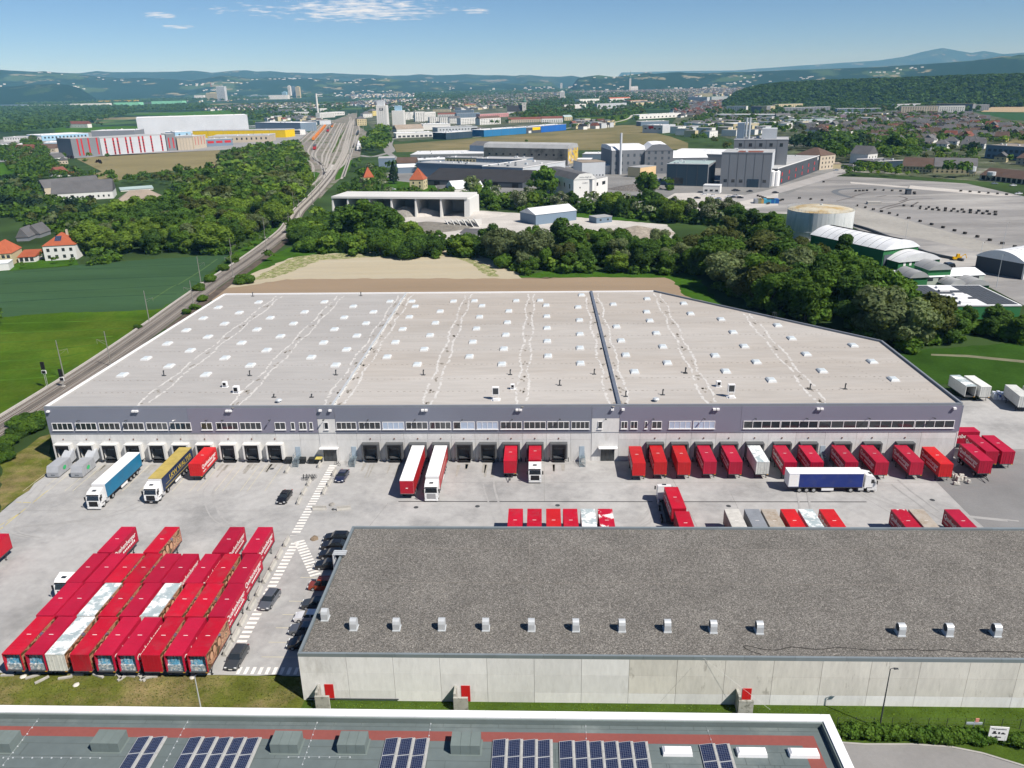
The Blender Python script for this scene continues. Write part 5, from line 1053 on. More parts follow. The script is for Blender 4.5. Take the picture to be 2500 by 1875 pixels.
# fan of the yard
yard_poly = P('A8', 560, 1080, 430, 1080, 420, 1000, 520, 900, 350, 880, 270, 640, 160, 560, 250, 470, 620, 200, 760, 180, 1000, 90, 1060, 90, 1060, 150, 1100, 280, 1250, 380, 1200, 470, 1120, 560, 1100, 680, 1000, 700, 960, 820, 830, 980, 720, 1080, 640, 1150, 560, 1250, 500, 1200)
sheet('rail_yard', yard_poly, .045, mat('yard_ballast', (.22, .2, .175), .95, var=.25, scale=.02, var2=.15, scale2=.3, dirt=((.085, .1, .05), .02, .5, .6)))
sheet('grass_island', P('A8', 380, 900, 500, 880, 560, 900, 500, 1000, 430, 1080, 400, 960), .06, M_verge); sheet('grass_island', P('A8', 800, 440, 880, 330, 940, 240, 870, 370, 800, 520, 740, 620, 690, 640), .06, M_lawn)
sheet('grass_island', P('A8', 780, 870, 880, 800, 960, 720, 1000, 720, 960, 850, 860, 960, 760, 1000), .06, M_verge)
sheet('concrete_slab', P('A8', 640, 860, 700, 780, 755, 790, 700, 900, 640, 950, 622, 930), .08, M_gravel)
tracks = [((700, 900), (760, 800), (850, 640), (880, 520), (930, 380), (990, 200)), ((740, 880), (800, 760), (880, 620), (920, 480), (970, 330), (1010, 180)), ((760, 900), (850, 760), (930, 600), (960, 480), (1000, 330), (1020, 170)),
  ((640, 940), (700, 790), (790, 600), (840, 470), (900, 330), (960, 190)), ((640, 830), (680, 700), (700, 640), (780, 480), (850, 300), (900, 220)), ((610, 800), (640, 720), (660, 640), (730, 500), (800, 350), (860, 230)), ((590, 760), (590, 690), (600, 640), (690, 480), (760, 350), (830, 220)),
  ((620, 900), (600, 800), (530, 730), (500, 640), (590, 500), (700, 330), (770, 220)), ((600, 860), (560, 770), (470, 700), (460, 620), (540, 500), (650, 330), (740, 210)), ((560, 790), (440, 680), (400, 620), (430, 540), (540, 400), (700, 210)), ((470, 880), (455, 780), (350, 690), (260, 610), (350, 500), (480, 380), (640, 220)),
  ((410, 890), (395, 790), (330, 720), (265, 660)), ((370, 880), (350, 780), (290, 700)), ((200, 560), (320, 450), (440, 340), (600, 210)), ((250, 590), (370, 470), (500, 340), (640, 200)),
  ((850, 980), (900, 840), (940, 720), (990, 560), (1040, 380), (1060, 310)), ((880, 950), (925, 820), (965, 700), (1010, 540), (1050, 400)), ((1010, 560), (1060, 430), (1090, 300), (1050, 150)), ((620, 1100), (700, 1000), (780, 870), (880, 780), (950, 640)), ((560, 1180), (600, 1050), (620, 950), (590, 850)), ((460, 1060), (560, 960), (640, 880))]
for t in tracks: track(smooth([G('A8', *p) for p in t], 5), z=.09, dens=.8)
# catenary masts
M_mast = mat('mast_concrete', (.24, .235, .22), .8, var=.1, scale=1); M_mastf = mat('mast_steel', (.36, .37, .37), .5)
def mast(x, y, h, label, side, m=M_mast, wide=.16):
    t = thing('catenary_mast', label, 'catenary mast', (x, y, gz(x, y)), 0, 'catenary masts along the railway'); MB().tube((0, 0, 0), (0, 0, h), wide, 7, wide*.6).build('pole', m, t)
    b = MB(); b.tube((0, 0, h*.72), (side*2.6, 0, h*.78), .04, 4); b.tube((0, 0, h*.62), (side*2.6, 0, h*.78), .03, 4); b.tube((side*2.6, 0, h*.78), (side*2.6, 0, h*.66), .03, 4); b.build('bracket_arm', m, t)
    b = MB(); b.box(-.3, .3, -.05, .05, h-1.2, h-1.1); b.build('insulator_bar', M_dark, t)
    MB().box(-.35, .35, -.35, .35, 0, .5).build('footing', M_trough, t)
nm = [(-129.3, 195.2, 10.8, 1), (-120.9, 204, 10.6, -1), (-132.0, 250.2, 10.8, 1), (-123.2, 265.8, 10.5, -1), (-137.6, 306.7, 11, 1), (-128.3, 317.4, 10.8, -1), (-139.5, 346.6, 11, 1), (-131.0, 368.4, 10.8, -1), (-146, 411, 11, 1), (-137, 425, 11, -1), (-155, 470, 11, 1), (-148, 482, 11, -1), (-163, 520, 11, 1), (-156, 540, 11, -1), (-175, 580, 11, 1), (-167, 600, 11, -1)]
for i, (x, y, h, s) in enumerate(nm): mast(x, y, h, f'grey catenary mast {"left" if s > 0 else "right"} of the tracks, {ORD[i//2]} from the near end', s)
ym = [(290, 600), (355, 640), (395, 690), (470, 700), (490, 760), (530, 800), (570, 600), (605, 560), (620, 520), (710, 660), (700, 600), (640, 470), (560, 430), (445, 380), (475, 340), (740, 480), (760, 400), (830, 560), (960, 560), (970, 700), (1000, 640), (1050, 560), (990, 420), (1140, 450), (1150, 380), (520, 330), (690, 330), (730, 280), (600, 300), (900, 200), (915, 130), (1060, 110), (410, 890), (500, 1090), (780, 600), (860, 420), (500, 500), (450, 560), (325, 480)]
for i, (x, y) in enumerate(ym):
    p = G('A8', x, y); mast(p.x, p.y, 13 if i % 3 else 16, f'steel mast in the railway yard, {ordw(i)} surveyed of the yard group', 1 if i % 2 else -1, M_mastf, .16+.00012*p.y)
ymo = sorted([o for o in COL.objects if o.name.startswith('catenary_mast') and 'surveyed' in o['label']], key=lambda o: (o.location.x/o.location.y))
for i, o in enumerate(ymo): o['label'] = f'pale steel mast in the railway yard, {ordw(i)} of the yard masts from the left'
# signals by the warehouse corner
def signal(x, y, h, label):
    t = thing('railway_signal', label, 'railway signal', (x, y, 0), 0, 'railway signals'); b = MB(); b.tube((-.2, 0, 0), (-.2, 0, h), .05, 5); b.tube((.2, 0, 0), (.2, 0, h), .05, 5)
    for k in range(int(h/.5)): b.tube((-.2, 0, k*.5), (.2, 0, k*.5), .025, 4)
    b.build('ladder_mast', M_mastf, t); MB().box(-.45, .45, -.15, .15, h-.4, h+1.6).build('signal_head', M_black, t); MB().box(-.6, .6, -.1, .1, h-1.6, h-.7).build('white_frame', M_whitemet, t); MB().box(-.48, .48, -.15, -.11, h-1.5, h-.8).build('lower_screen', M_black, t); MB().box(-.4, .4, -.4, .4, 0, .6).build('footing', M_trough, t)
p = G('A4', 352, 1650); signal(p.x, p.y, 5.6, 'black signal on a lattice mast in the meadow left of the tracks'); signal(-125.3, 188, 3.6, 'black signal on a short mast between the tracks')
# trains
M_or = mat('orange_wagon', (.62, .2, .03), .6, var=.12, scale=.3); M_rl = mat('red_locomotive', (.4, .025, .03), .5)
def wagon(name, label, a, b_, m, w=3.0, h=3.2, roof=None, grp='orange freight wagons', cat='freight wagon'):
    d = b_-a; ln = d.length; rz = math.atan2(-d.x, d.y); t = thing(name, label, cat, (a.x, a.y, a.z+.25), rz, grp)
    MB().box(-w/2, w/2, .3, ln-.3, 1.0, h, tx=.1, ty=.1).build('wagon_body', m, t); MB().arch(-w/2+.12, w/2-.12, .4, ln-.4, h, .4, 6).build('roof', roof or m, t)
    for y in (2.2, ln-3.8): MB().box(-w/2+.3, w/2-.3, y, y+1.8, 0, .99).build('bogie', M_dark, t)
    return t
A = G('A8', 470, 462); Bq = G('A8', 632, 272); n = 9
for i in range(n): wagon('freight_wagon', f'orange freight wagon standing in the rail yard, {ORD[i]} from the near end', A.lerp(Bq, i/n), A.lerp(Bq, (i+.93)/n), M_or, 9 if False else 4.2, 4.4)
for i, (a, b_, l) in enumerate((((485, 590), (495, 560), 'near the masts'), ((665, 345), (680, 315), 'middle'), ((722, 285), (730, 250), 'far'))):
    wagon('locomotive', f'red locomotive in the rail yard, the {l} one', G('A8', *a), G('A8', *b_), M_rl if i < 2 else M_or, 4, 4.4, M_dark, 'red locomotives', 'locomotive')
wagon('tank_wagon', 'white tank wagon on the siding right of the main tracks', G('A8', 1085, 600), G('A8', 1100, 510), M_whitemet, 5, 5, None, 'wagons on the siding'); wagon('freight_wagon', 'dark wagon on the siding beyond the white tank wagon', G('A8', 1068, 385), G('A8', 1078, 355), M_dark, 4, 4, None, 'wagons on the siding')

# ------------------------------------------------------------------ buildings: general builder
def front(A, B_, D):
    """local frame: origin A, x towards B, y away; returns rz, width"""
    d = B_-A; return math.atan2(d.y, d.x), d.length
def winset(w, x0, x1, n, rows_, ww, hh, par, m=None, face='front', depth=0, skip=0):
    key = ('w', round(ww, 2), round(hh, 2), (m or M_glass).name)
    if key not in MC: MC[key] = MB().box(-ww/2, ww/2, -.06, .02, 0, hh).mesh('window', m or M_glass)
    r_ = random.Random(n*13+int(hh*10))
    for z in rows_:
        for i in range(n):
            if skip and r_.random() < skip: continue
            x = x0+(x1-x0)*(i+.5)/n
            if face == 'front': obj('window', MC[key], par, (x, 0, z))
            elif face == 'right': obj('window', MC[key], par, (w, x, z), R(90))
            elif face == 'left': obj('window', MC[key], par, (0, x, z), R(-90))
def roofmesh(kind, w, d, h, rh, eave=.4):
    b = MB(); e = eave
    if kind == 'flat': b.box(-.15, w+.15, -.15, d+.15, h+.003, h+.35)
    elif kind == 'gable':       # ridge along x
        b.loft([[(-e, -e, h+.003), (-e, d+e, h+.003), (-e, d/2, h+rh)], [(w+e, -e, h+.003), (w+e, d+e, h+.003), (w+e, d/2, h+rh)]][::-1])
    elif kind == 'gabley':      # ridge along y
        b.loft([[(-e, -e, h+.003), (w+e, -e, h+.003), (w/2, -e, h+rh)], [(-e, d+e, h+.003), (w+e, d+e, h+.003), (w/2, d+e, h+rh)]])
    elif kind == 'hip':
        k = min(w, d)/2; q = [(-e, -e, h+.003), (w+e, -e, h+.003), (w+e, d+e, h+.003), (-e, d+e, h+.003)]
        if w >= d: a, c = (k, d/2, h+rh), (w-k+.01, d/2, h+rh); b.poly([q[0], q[1], c, a]); b.poly([q[2], q[3], a, c]); b.poly([q[1], q[2], c]); b.poly([q[3], q[0], a])
        else: a, c = (w/2, k, h+rh), (w/2, d-k+.01, h+rh); b.poly([q[0], q[1], a]); b.poly([q[1], q[2], c, a]); b.poly([q[2], q[3], c]); b.poly([q[3], q[0], a, c])
        b.poly(q[::-1])
    elif kind == 'arch': b.arch(-e, w+e, -e, d+e, h+.003, rh, 10)
    elif kind == 'archx':
        pr = [(-e+(d+2*e)*i/10, h+.003+rh*(1-(2*i/10-1)**2)) for i in range(11)]; b.loft([[(-e, p[0], p[1]) for p in pr], [(w+e, p[0], p[1]) for p in pr]][::-1])
    elif kind == 'shed': b.loft([[(-e, -e, h+.003), (w+e, -e, h+.003), (w+e, d+e, h+.003), (-e, d+e, h+.003)], [(-e, -e, h+.2), (w+e, -e, h+.2), (w+e, d+e, h+rh), (-e, d+e, h+rh)]])
    elif kind == 'mansard':
        b.loft([[(-e, 0, h), (-e, 3, h+rh*.75), (-e, d/2, h+rh), (-e, d-3, h+rh*.75), (-e, d, h)], [(w+e, 0, h), (w+e, 3, h+rh*.75), (w+e, d/2, h+rh), (w+e, d-3, h+rh*.75), (w+e, d, h)]][::-1])
    return b
def gablewall(kind, w, d, h, rh):
    b = MB(); b.box(0, w, 0, d, 0, h)
    if kind == 'gable':
        for x, s in ((0.0, -1), (w, 1)): pts = [(x, 0, h), (x, d, h), (x, d/2, h+rh-.06)]; b.poly(pts if s > 0 else pts[::-1])
    if kind == 'gabley': b.poly([(0, -.0, h), (w, 0, h), (w/2, 0, h+rh-.06)]); b.poly([(w, d, h), (0, d, h), (w/2, d, h+rh-.06)])
    return b
def building(name, label, cat, view, xa, ya, xb, yb, depth, top, roof, wm_, rm, rh=3.0, wins=None, rwins=None, lwins=None, group=None, h=None, panels=0):
    """front base line given in the survey view, top = picture y of the eave above the first point"""
    A = G(view, xa, ya)
    if xb == 'perp': q = G(view, yb[0], yb[1]); e_ = (q-A).normalized(); B_ = A+Vector((e_.y, -e_.x, 0))*yb[2]
    else: B_ = G(view, xb, yb)
    rz, w = front(A, B_, depth); hh = h if h else ZT(view, xa, top, A.y)-A.z
    t = thing(name, label, cat, A, rz, group); wl = gablewall(roof, w, depth, hh, rh).build('wall', wm_, t)
    roofmesh(roof, w, depth, hh, rh, .3 if w < 40 else .2).build('roof', rm, t)
    if wins: winset(w, w*.03, w*.97, wins[0], [hh*q for q in wins[1]], wins[2], wins[3], t, wins[4] if len(wins) > 4 else None, skip=wins[5] if len(wins) > 5 else 0)
    if rwins: winset(w, depth*.06, depth*.94, rwins[0], [hh*q for q in rwins[1]], rwins[2], rwins[3], t, rwins[4] if len(rwins) > 4 else None, 'right')
    if lwins: winset(w, depth*.06, depth*.94, lwins[0], [hh*q for q in lwins[1]], lwins[2], lwins[3], t, lwins[4] if len(lwins) > 4 else None, 'left')
    if panels:
        for i in range(1, panels): MB().box(w*i/panels-.12, w*i/panels+.12, -.09, -.01, 0, hh).build('wall_seam', mat('seam_grey', (.1, .11, .12)), t)
    t['w'] = w; t['h'] = hh; return t, w, hh
# ------------------------------------------------------------------ surveyed buildings
def wall(n, c, **k): return mat(n, c, .8, var=.06, scale=.05, rnd=.04, **k)
W_white = wall('white_render', (.68, .68, .66)); W_cream = wall('cream_render', (.55, .48, .3)); W_beige = wall('beige_render', (.48, .42, .33)); W_yellow = wall('yellow_render', (.6, .5, .2)); W_grey = wall('grey_sheet', (.2, .215, .235)); W_lgrey = wall('light_sheet', (.5, .53, .56)); W_dgrey = wall('dark_sheet', (.07, .08, .095)); W_blueg = wall('blue_grey_sheet', (.17, .23, .3)); W_navy = wall('slate_blue_sheet', (.035, .06, .085)); W_blue = wall('blue_sheet', (.03, .17, .36)); W_blue2 = wall('bright_blue_sheet', (.02, .12, .42)); W_yel = wall('signal_yellow_sheet', (.72, .5, .005)); W_green = wall('green_sheet', (.035, .16, .06)); W_pink = wall('pink_render', (.5, .25, .25)); W_brown = wall('brown_sheet', (.2, .15, .12)); W_oldc = wall('stained_hall_concrete', (.22, .215, .195), dirt=((.1, .1, .09), .08, .5, .65)); W_sky = wall('sky_blue_sheet', (.3, .48, .62)); W_ltc = wall('light_concrete', (.55, .54, .51))
def rf(n, c, **k): return mat(n, c, .85, var=.12, scale=.15, rnd=.12, **k)
R_red = rf('orange_tiles', (.36, .1, .05), var2=.1, scale2=1.5); R_dred = rf('brick_red_tiles', (.18, .07, .052), var2=.1, scale2=1.5); R_brn = rf('brown_tiles', (.11, .075, .06), var2=.1, scale2=1.5); R_gry = rf('slate_tiles', (.12, .12, .125), var2=.1, scale2=1.5); R_blk = rf('black_roofing', (.035, .035, .038)); R_wht = rf('white_sheet_roof', (.66, .68, .7)); R_lgr = rf('grey_flat_roof', (.36, .37, .375)); R_tan = rf('tan_roof', (.26, .22, .18)); R_grn = rf('pale_green_roof', (.33, .42, .42)); R_pnk = rf('pink_roof', (.55, .25, .27))
M_redw = mat('red_panel', (.5, .025, .03), .5); M_lwin = mat('grey_window', (.09, .11, .13), .2)
B = building
# works on the left horizon side
t, w, h_ = B('factory_hall', 'pale grey factory hall with tall red window stripes beyond the left woods', 'factory', 'A1', 645, 720, 1050, 690, 50, 612, 'flat', W_lgrey, R_lgr)
for i, f in enumerate((.06, .18, .245, .37, .44, .57, .63, .76, .92)):
    k = MB().box(w*f, w*f+w*.025, -.12, -.02, .4, h_-.2).build('red_strip', M_redw, t)
    for z in range(5): MB().box(w*f+w*.004, w*f+w*.021, -.2, -.125, 1.2+z*h_*.17, 1.2+z*h_*.17+2.0).build('pane', M_glass, k)
t, w, h_ = B('factory_wing', 'dark grey wing left of the red striped factory hall', 'factory', 'A1', 465, 733, 642, 720, 40, 615, 'flat', W_grey, R_lgr)
for f in (.2, .34, .58, .88): MB().box(w*f, w*f+w*.05, -.12, -.02, 2, h_-.2).build('red_strip', M_redw, t)
rowsB = [
 ('factory_wing', 'grey wing with red strips right of the striped hall', 'factory', 'A1', 1055, 690, 1112, 687, 30, 586, 'flat', W_grey, R_lgr, dict(wins=(2, (.15,), 1.6, 14, M_redw))),
 ('factory_wing', 'beige concrete factory wing with vertical bays', 'factory', 'A1', 1120, 686, 1215, 682, 30, 610, 'flat', W_beige, R_lgr, dict(panels=5)),
 ('factory_wing', 'beige factory wing with red strips above loading ramps', 'factory', 'A1', 1222, 680, 1300, 668, 30, 600, 'flat', W_beige, R_lgr, dict(wins=(4, (.3,), 1.5, 11, M_redw))),
 ('factory_wing', 'blue grey factory wing with red windows beside beige wing', 'factory', 'A1', 1295, 664, 1465, 656, 30, 620, 'flat', W_blueg, R_lgr, dict(wins=(3, (.45,), 9, 3.2, M_redw))),
 ('factory_hall', 'wide low beige factory hall with grey roof below the yellow hall', 'factory', 'A1', 1310, 642, 1700, 632, 55, 603, 'flat', W_beige, R_lgr, dict(wins=(12, (.4,), 2.5, 3.4))),
 ('warehouse', 'bright yellow long warehouse in front of the huge white hall', 'warehouse', 'A1', 1215, 612, 1795, 606, 40, 566, 'flat', W_yel, R_lgr, dict(panels=6)),
 ('factory_block', 'light blue factory block left of the yellow warehouse', 'factory', 'A1', 1105, 625, 1205, 618, 26, 574, 'flat', W_sky, R_wht, dict(wins=(2, (.6,), 3, 2.5))),
 ('high_bay_hall', 'huge windowless white high-bay hall left of the railway', 'warehouse', 'A1', 872, 590, 1565, 566, 70, 484, 'flat', W_lgrey, R_wht, {}),
 ('warehouse', 'blue grey warehouse right of the huge white hall', 'warehouse', 'A1', 1608, 566, 1890, 570, 45, 513, 'flat', W_blueg, R_wht, {}),
 ('office_building', 'white office with dark window bands beside the rail yard', 'office building', 'A1', 1800, 590, 1885, 590, 18, 560, 'flat', W_white, R_wht, dict(wins=(1, (.25, .6), 30, 2.2))),
 ('factory_hall', 'long white hall with small round windows at left edge', 'factory', 'A1', 25, 632, 262, 628, 40, 606, 'flat', W_white, R_lgr, dict(wins=(14, (.5,), 2, 2))),
 ('factory_hall', 'flat blue and white factory roofs behind the dark wing', 'factory', 'A1', 266, 628, 560, 612, 70, 594, 'flat', W_sky, R_wht, dict(wins=(12, (.4,), 3, 3))),
 ('factory_hall', 'white hall with blue glazed front left of the dark wing', 'factory', 'A1', 280, 690, 436, 684, 30, 642, 'flat', W_sky, R_wht, dict(wins=(14, (.2,), 1.5, 6))),
 ('factory_hall', 'low white hall at the left picture edge', 'factory', 'A1', -60, 694, 130, 692, 26, 655, 'flat', W_white, R_wht, {}),
 ('factory_hall', 'light roofed hall with roof plant before the huge white hall', 'factory', 'A1', 580, 612, 850, 606, 50, 566, 'flat', W_grey, R_wht, {}),
 ('farmhouse', 'white farmhouse with long red roof in front of the dark wood', 'house', 'A1', 418, 545, 552, 545, 13, 522, 'gable', W_white, R_dred, dict(rh=7, wins=(6, (.3,), 1.4, 1.6))),
 ('house', 'cream house with red roof left below the works', 'house', 'A1', 92, 708, 195, 708, 16, 685, 'gable', W_cream, R_dred, dict(rh=7, wins=(5, (.3,), 1.5, 1.8))),
 ('house', 'long house with dark red roof beside the blue glazed hall', 'house', 'A1', 205, 700, 350, 698, 16, 676, 'gable', W_beige, R_brn, dict(rh=6, wins=(6, (.3,), 1.5, 1.8))),
 ('house', 'white gabled house below the dark factory wing', 'house', 'A1', 302, 760, 345, 760, 18, 735, 'gabley', W_white, R_gry, dict(rh=5, wins=(2, (.3, .7), 1.2, 1.3))),
 ('house', 'peach house with grey roof next to white gabled house', 'house', 'A1', 372, 775, 430, 772, 12, 752, 'gabley', W_beige, R_gry, dict(rh=4, wins=(3, (.3,), 1.2, 1.3))),
 ('house', 'red roofed house among trees beside the crop field', 'house', 'A1', 312, 852, 372, 852, 14, 828, 'gabley', W_white, R_dred, dict(rh=5, wins=(3, (.3,), 1.2, 1.3))),
 ('garage', 'orange roofed garage beside the red roofed house', 'garage', 'A1', 400, 850, 453, 848, 8, 838, 'shed', W_white, R_red, dict(rh=1.5)),
 ('farm_building', 'large white farm with slate roof and arched gate in the left woods', 'farm', 'A1', 330, 1010, 715, 988, 26, 964, 'gable', W_white, R_gry, dict(rh=8, wins=(11, (.3,), 1.2, 1.5))),
 ('farm_building', 'rear wing of the slate roofed farm with pale ridge', 'farm', 'A1', 285, 965, 640, 930, 14, 925, 'gable', W_beige, R_gry, dict(rh=6)),
 ('manor_house', 'yellow manor with broad brown hip roof amid the left woods', 'house', 'A4', 828, 380, 1265, 350, 24, 318, 'hip', W_yellow, R_tan, dict(rh=8.5, wins=(12, (.2, .62), 1.1, 1.5, M_whitemet), lwins=(4, (.2, .62), 1.1, 1.5))),
 ('pool_hall', 'turquoise and white pool roof behind the yellow manor', 'pool cover', 'A4', 890, 205, 1130, 188, 9, 195, 'shed', W_white, R_grn, dict(rh=1.5)),
 ('house', 'white house with orange hip roof and solar panel beside the wheat', 'house', 'A4', 335, 715, 572, 702, 15, 607, 'hip', W_white, R_red, dict(rh=5, wins=(4, (.15, .6), 1.3, 1.5))),
 ('house', 'cream house with orange hip roof at the left edge', 'house', 'A4', -60, 752, 100, 742, 15, 668, 'hip', W_cream, R_red, dict(rh=5, wins=(4, (.2, .6), 1.3, 1.5))),
 ('garage', 'low orange roofed annex beside the cream house', 'garage', 'A4', 140, 728, 262, 722, 9, 690, 'shed', W_white, R_red, dict(rh=2, wins=(3, (.2,), 1.5, 1.8))),
 ('garage', 'white flat garage in the corner of the left garden', 'garage', 'A4', -60, 792, 72, 782, 8, 742, 'flat', W_white, R_wht, {}),
 ('house', 'slate roofed house behind the orange roofs', 'house', 'A4', 125, 572, 215, 568, 12, 545, 'gabley', W_grey, R_gry, dict(rh=5)),
 ('house', 'second slate roofed house behind the orange roofs', 'house', 'A4', 200, 548, 300, 545, 12, 520, 'gabley', W_grey, R_gry, dict(rh=5)),
 ('greenhouse', 'pale roofed shed hidden in woods left of the railway', 'shed', 'A4', 1620, 130, 1870, 115, 8, 118, 'shed', W_grey, R_lgr, dict(rh=2)),
 ('hut', 'small white hut with yellow band in the clearing by the tracks', 'hut', 'A5', 355, 622, 415, 618, 4, 584, 'flat', W_white, R_brn, {}),
 ('villa', 'yellow villa with steep orange roof nearest the tracks', 'villa', 'A2', 180, 917, 243, 914, 11, 858, 'hip', W_yellow, R_red, dict(rh=8, wins=(2, (.2, .6), 1.2, 1.6), rwins=(2, (.2, .6), 1.2, 1.6))),
 ('villa', 'pale yellow villa with orange pyramid roof on the lawn', 'villa', 'A2', 466, 935, 552, 935, 12, 872, 'hip', W_cream, R_red, dict(rh=8.5, wins=(2, (.25, .6), 1.2, 1.6), rwins=(2, (.2, .6), 1.2, 1.6))),
 # quarry side
 ('gravel_hall', 'pale gabled hall with white roof in the gravel yard', 'hall', 'A6', 30, 735, 395, 690, 16, 645, 'gable', W_blueg, R_wht, dict(rh=3)),
 ('hut', 'small grey hut with flat roof by the gravel yard', 'hut', 'A6', 575, 722, 715, 708, 8, 672, 'flat', W_blueg, R_lgr, dict(wins=(2, (.4,), 1.2, 1))),
 ('hut', 'small white building with dark solar roof in the quarry', 'hut', 'A5', 1340, 565, 1512, 570, 8, 532, 'shed', W_white, R_gry, dict(rh=1, wins=(3, (.3,), 1, 1.2))),
 # middle works
 ('black_hall', 'long black roofed hall with stepped front behind the villas', 'hall', 'A2', 560, 905, 1172, 925, 26, 872, 'shed', W_dgrey, R_blk, dict(rh=7)),
 ('grey_hall', 'long blue grey hall rising behind the black roof', 'hall', 'A2', 512, 850, 1172, 885, 20, 772, 'flat', W_blueg, R_lgr, dict(h=11.5)),
 ('tent_hall', 'white marquee roof among trees beside the black hall', 'tent', 'A2', 745, 958, 930, 945, 20, 930, 'gable', W_white, R_wht, dict(rh=5)),
 ('shed', 'open timber shed beside the white marquee', 'shed', 'A2', 640, 948, 738, 945, 9, 930, 'gable', W_brown, R_gry, dict(rh=2.5)),
 ('hall', 'blue grey box hall at the left end of the works', 'hall', 'A2', 270, 795, 372, 792, 22, 738, 'flat', W_blueg, R_lgr, {}),
 ('hall', 'brown roofed hall next to the blue grey box hall', 'hall', 'A2', 378, 792, 500, 790, 22, 768, 'gable', W_blueg, R_brn, dict(rh=5)),
 ('hall', 'white roofed lean-to hall before the brown roofed hall', 'hall', 'A2', 392, 832, 505, 828, 16, 796, 'shed', W_blueg, R_wht, dict(rh=2)),
 ('hall', 'long white low roofed workshop left of louvred hall', 'hall', 'A2', 468, 782, 745, 772, 24, 752, 'flat', W_blueg, R_wht, dict(wins=(10, (.4,), 2, 1.5))),
 ('office_building', 'beige office with dark windows left of louvred hall', 'office building', 'A2', 688, 782, 885, 786, 14, 735, 'flat', W_cream, R_lgr, dict(wins=(9, (.15, .6), 1.6, 1.7))),
 ('hall', 'cluttered white factory roofs behind the beige office', 'hall', 'A2', 470, 752, 925, 745, 50, 716, 'flat', W_grey, R_wht, dict(wins=(14, (.4,), 2, 1.5))),
 ('louvred_hall', 'blue grey louvred hall in front of the mural hall', 'hall', 'A2', 882, 805, 1168, 812, 28, 742, 'flat', W_blueg, R_lgr, dict(panels=12)),
 ('old_hall', 'grey annex at the left end of the mural hall', 'hall', 'A2', 842, 728, 930, 732, 26, 655, 'gable', W_blueg, R_gry, dict(rh=4)),
 ('mural_hall', 'stained concrete hall with pale roof and yellow mural on its end', 'hall', 'A2', 930, 765, 1455, 780, 26, 668, 'mansard', W_oldc, R_lgr, dict(rh=5, wins=(11, (.55,), 2.2, 1.6))),
 ('low_hall', 'low pale blue hall right of the mural hall', 'hall', 'A2', 1548, 745, 1712, 745, 24, 712, 'flat', W_blueg, R_wht, {}),
 ('white_block', 'white block with grey roof left of the white gabled office', 'hall', 'A2', 1175, 900, 1440, 850, 40, 800, 'flat', W_lgrey, R_lgr, dict(wins=(4, (.5,), 1.5, 2))),
 ('gabled_office', 'white office hall with gable front, lettering and grey roof', 'office building', 'A2', 1492, 995, 'perp', (1175, 895, 17), 58, 872, 'mansard2', W_white, R_gry, dict(rh=4, wins=(1, (.05,), 1.5, 2))),
 ('office_wing', 'white office wing with dark wide windows and canopy', 'office building', 'A2', 1609, 990, 1705, 965, 20, 872, 'flat', W_white, R_lgr, dict(wins=(2, (.62,), 5, 2.3))),
 ('workshop', 'grey and white workshop with flat roof behind gabled office', 'hall', 'A2', 1545, 862, 1690, 855, 22, 765, 'flat', W_lgrey, R_tan, dict(wins=(7, (.1,), 1.2, 1.2), rwins=(4, (.5,), 2, 2))),
 ('workshop', 'dark workshop roof beside the mural hall', 'hall', 'A2', 1512, 800, 1600, 800, 16, 745, 'flat', W_dgrey, R_wht, {}),
 ('workshop', 'small white block behind the workshop', 'hall', 'A2', 1695, 835, 1755, 833, 14, 785, 'flat', W_white, R_wht, {}),
 ('grey_factory', 'big grey blue factory with rows of windows and arched roof', 'factory', 'A2', 1730, 838, 1935, 832, 45, 688, 'mansard', W_grey, R_wht, dict(rh=4, wins=(5, (.12, .4, .72), 1.8, 2.4, M_lwin))),
 ('grey_factory', 'gabled bay of the grey blue factory with many windows', 'factory', 'A2', 1936, 834, 2112, 832, 45, 690, 'mansard2', W_grey, R_wht, dict(rh=5.5, wins=(4, (.12, .38, .62, .86), 1.8, 2.2, M_lwin))),
 ('grey_factory', 'grey factory wing with white arched roof right of the gabled bay', 'factory', 'A2', 2113, 815, 2330, 812, 60, 735, 'archx', W_grey, R_wht, dict(rh=4)),
 ('beige_shed', 'yellow beige shed before the grey blue factory', 'shed', 'A2', 1832, 852, 1908, 858, 22, 792, 'flat', W_cream, R_lgr, {}),
 ('dark_hall', 'dark slate blue hall with pale green roof beside the grey factory', 'hall', 'A6', 1202, 378, 1568, 388, 34, 188, 'flat', W_navy, R_grn, dict(panels=4)),
 ('grey_mill', 'tall dark grey mill block with flat roof at the road', 'factory', 'A3', 300, 915, 612, 922, 34, 705, 'flat', W_grey, R_lgr, dict(panels=6, wins=(6, (.14,), 2.4, 2.2))),
 ('grey_mill', 'taller grey mill block with signs behind the front block', 'factory', 'A3', 372, 880, 708, 885, 34, 622, 'flat', W_grey, R_lgr, dict(panels=5, wins=(5, (.84,), 2.4, 2.6))),
 ('grey_mill', 'low dark mill wing with red doors along the road', 'factory', 'A3', 655, 912, 915, 815, 30, 805, 'flat', W_dgrey, R_lgr, dict(wins=(6, (.12, .5), 2.2, 2.6, M_redw), panels=7)),
 ('hall', 'white roofed hall left of the grey mill', 'hall', 'A3', 0, 790, 320, 800, 50, 705, 'archx', W_grey, R_wht, dict(rh=2.5)),
 ('porter_lodge', 'small white flat roofed lodge in front of the mill', 'lodge', 'A3', 195, 955, 300, 958, 9, 908, 'flat', W_white, R_wht, dict(wins=(3, (.25,), 2, 1.3))),
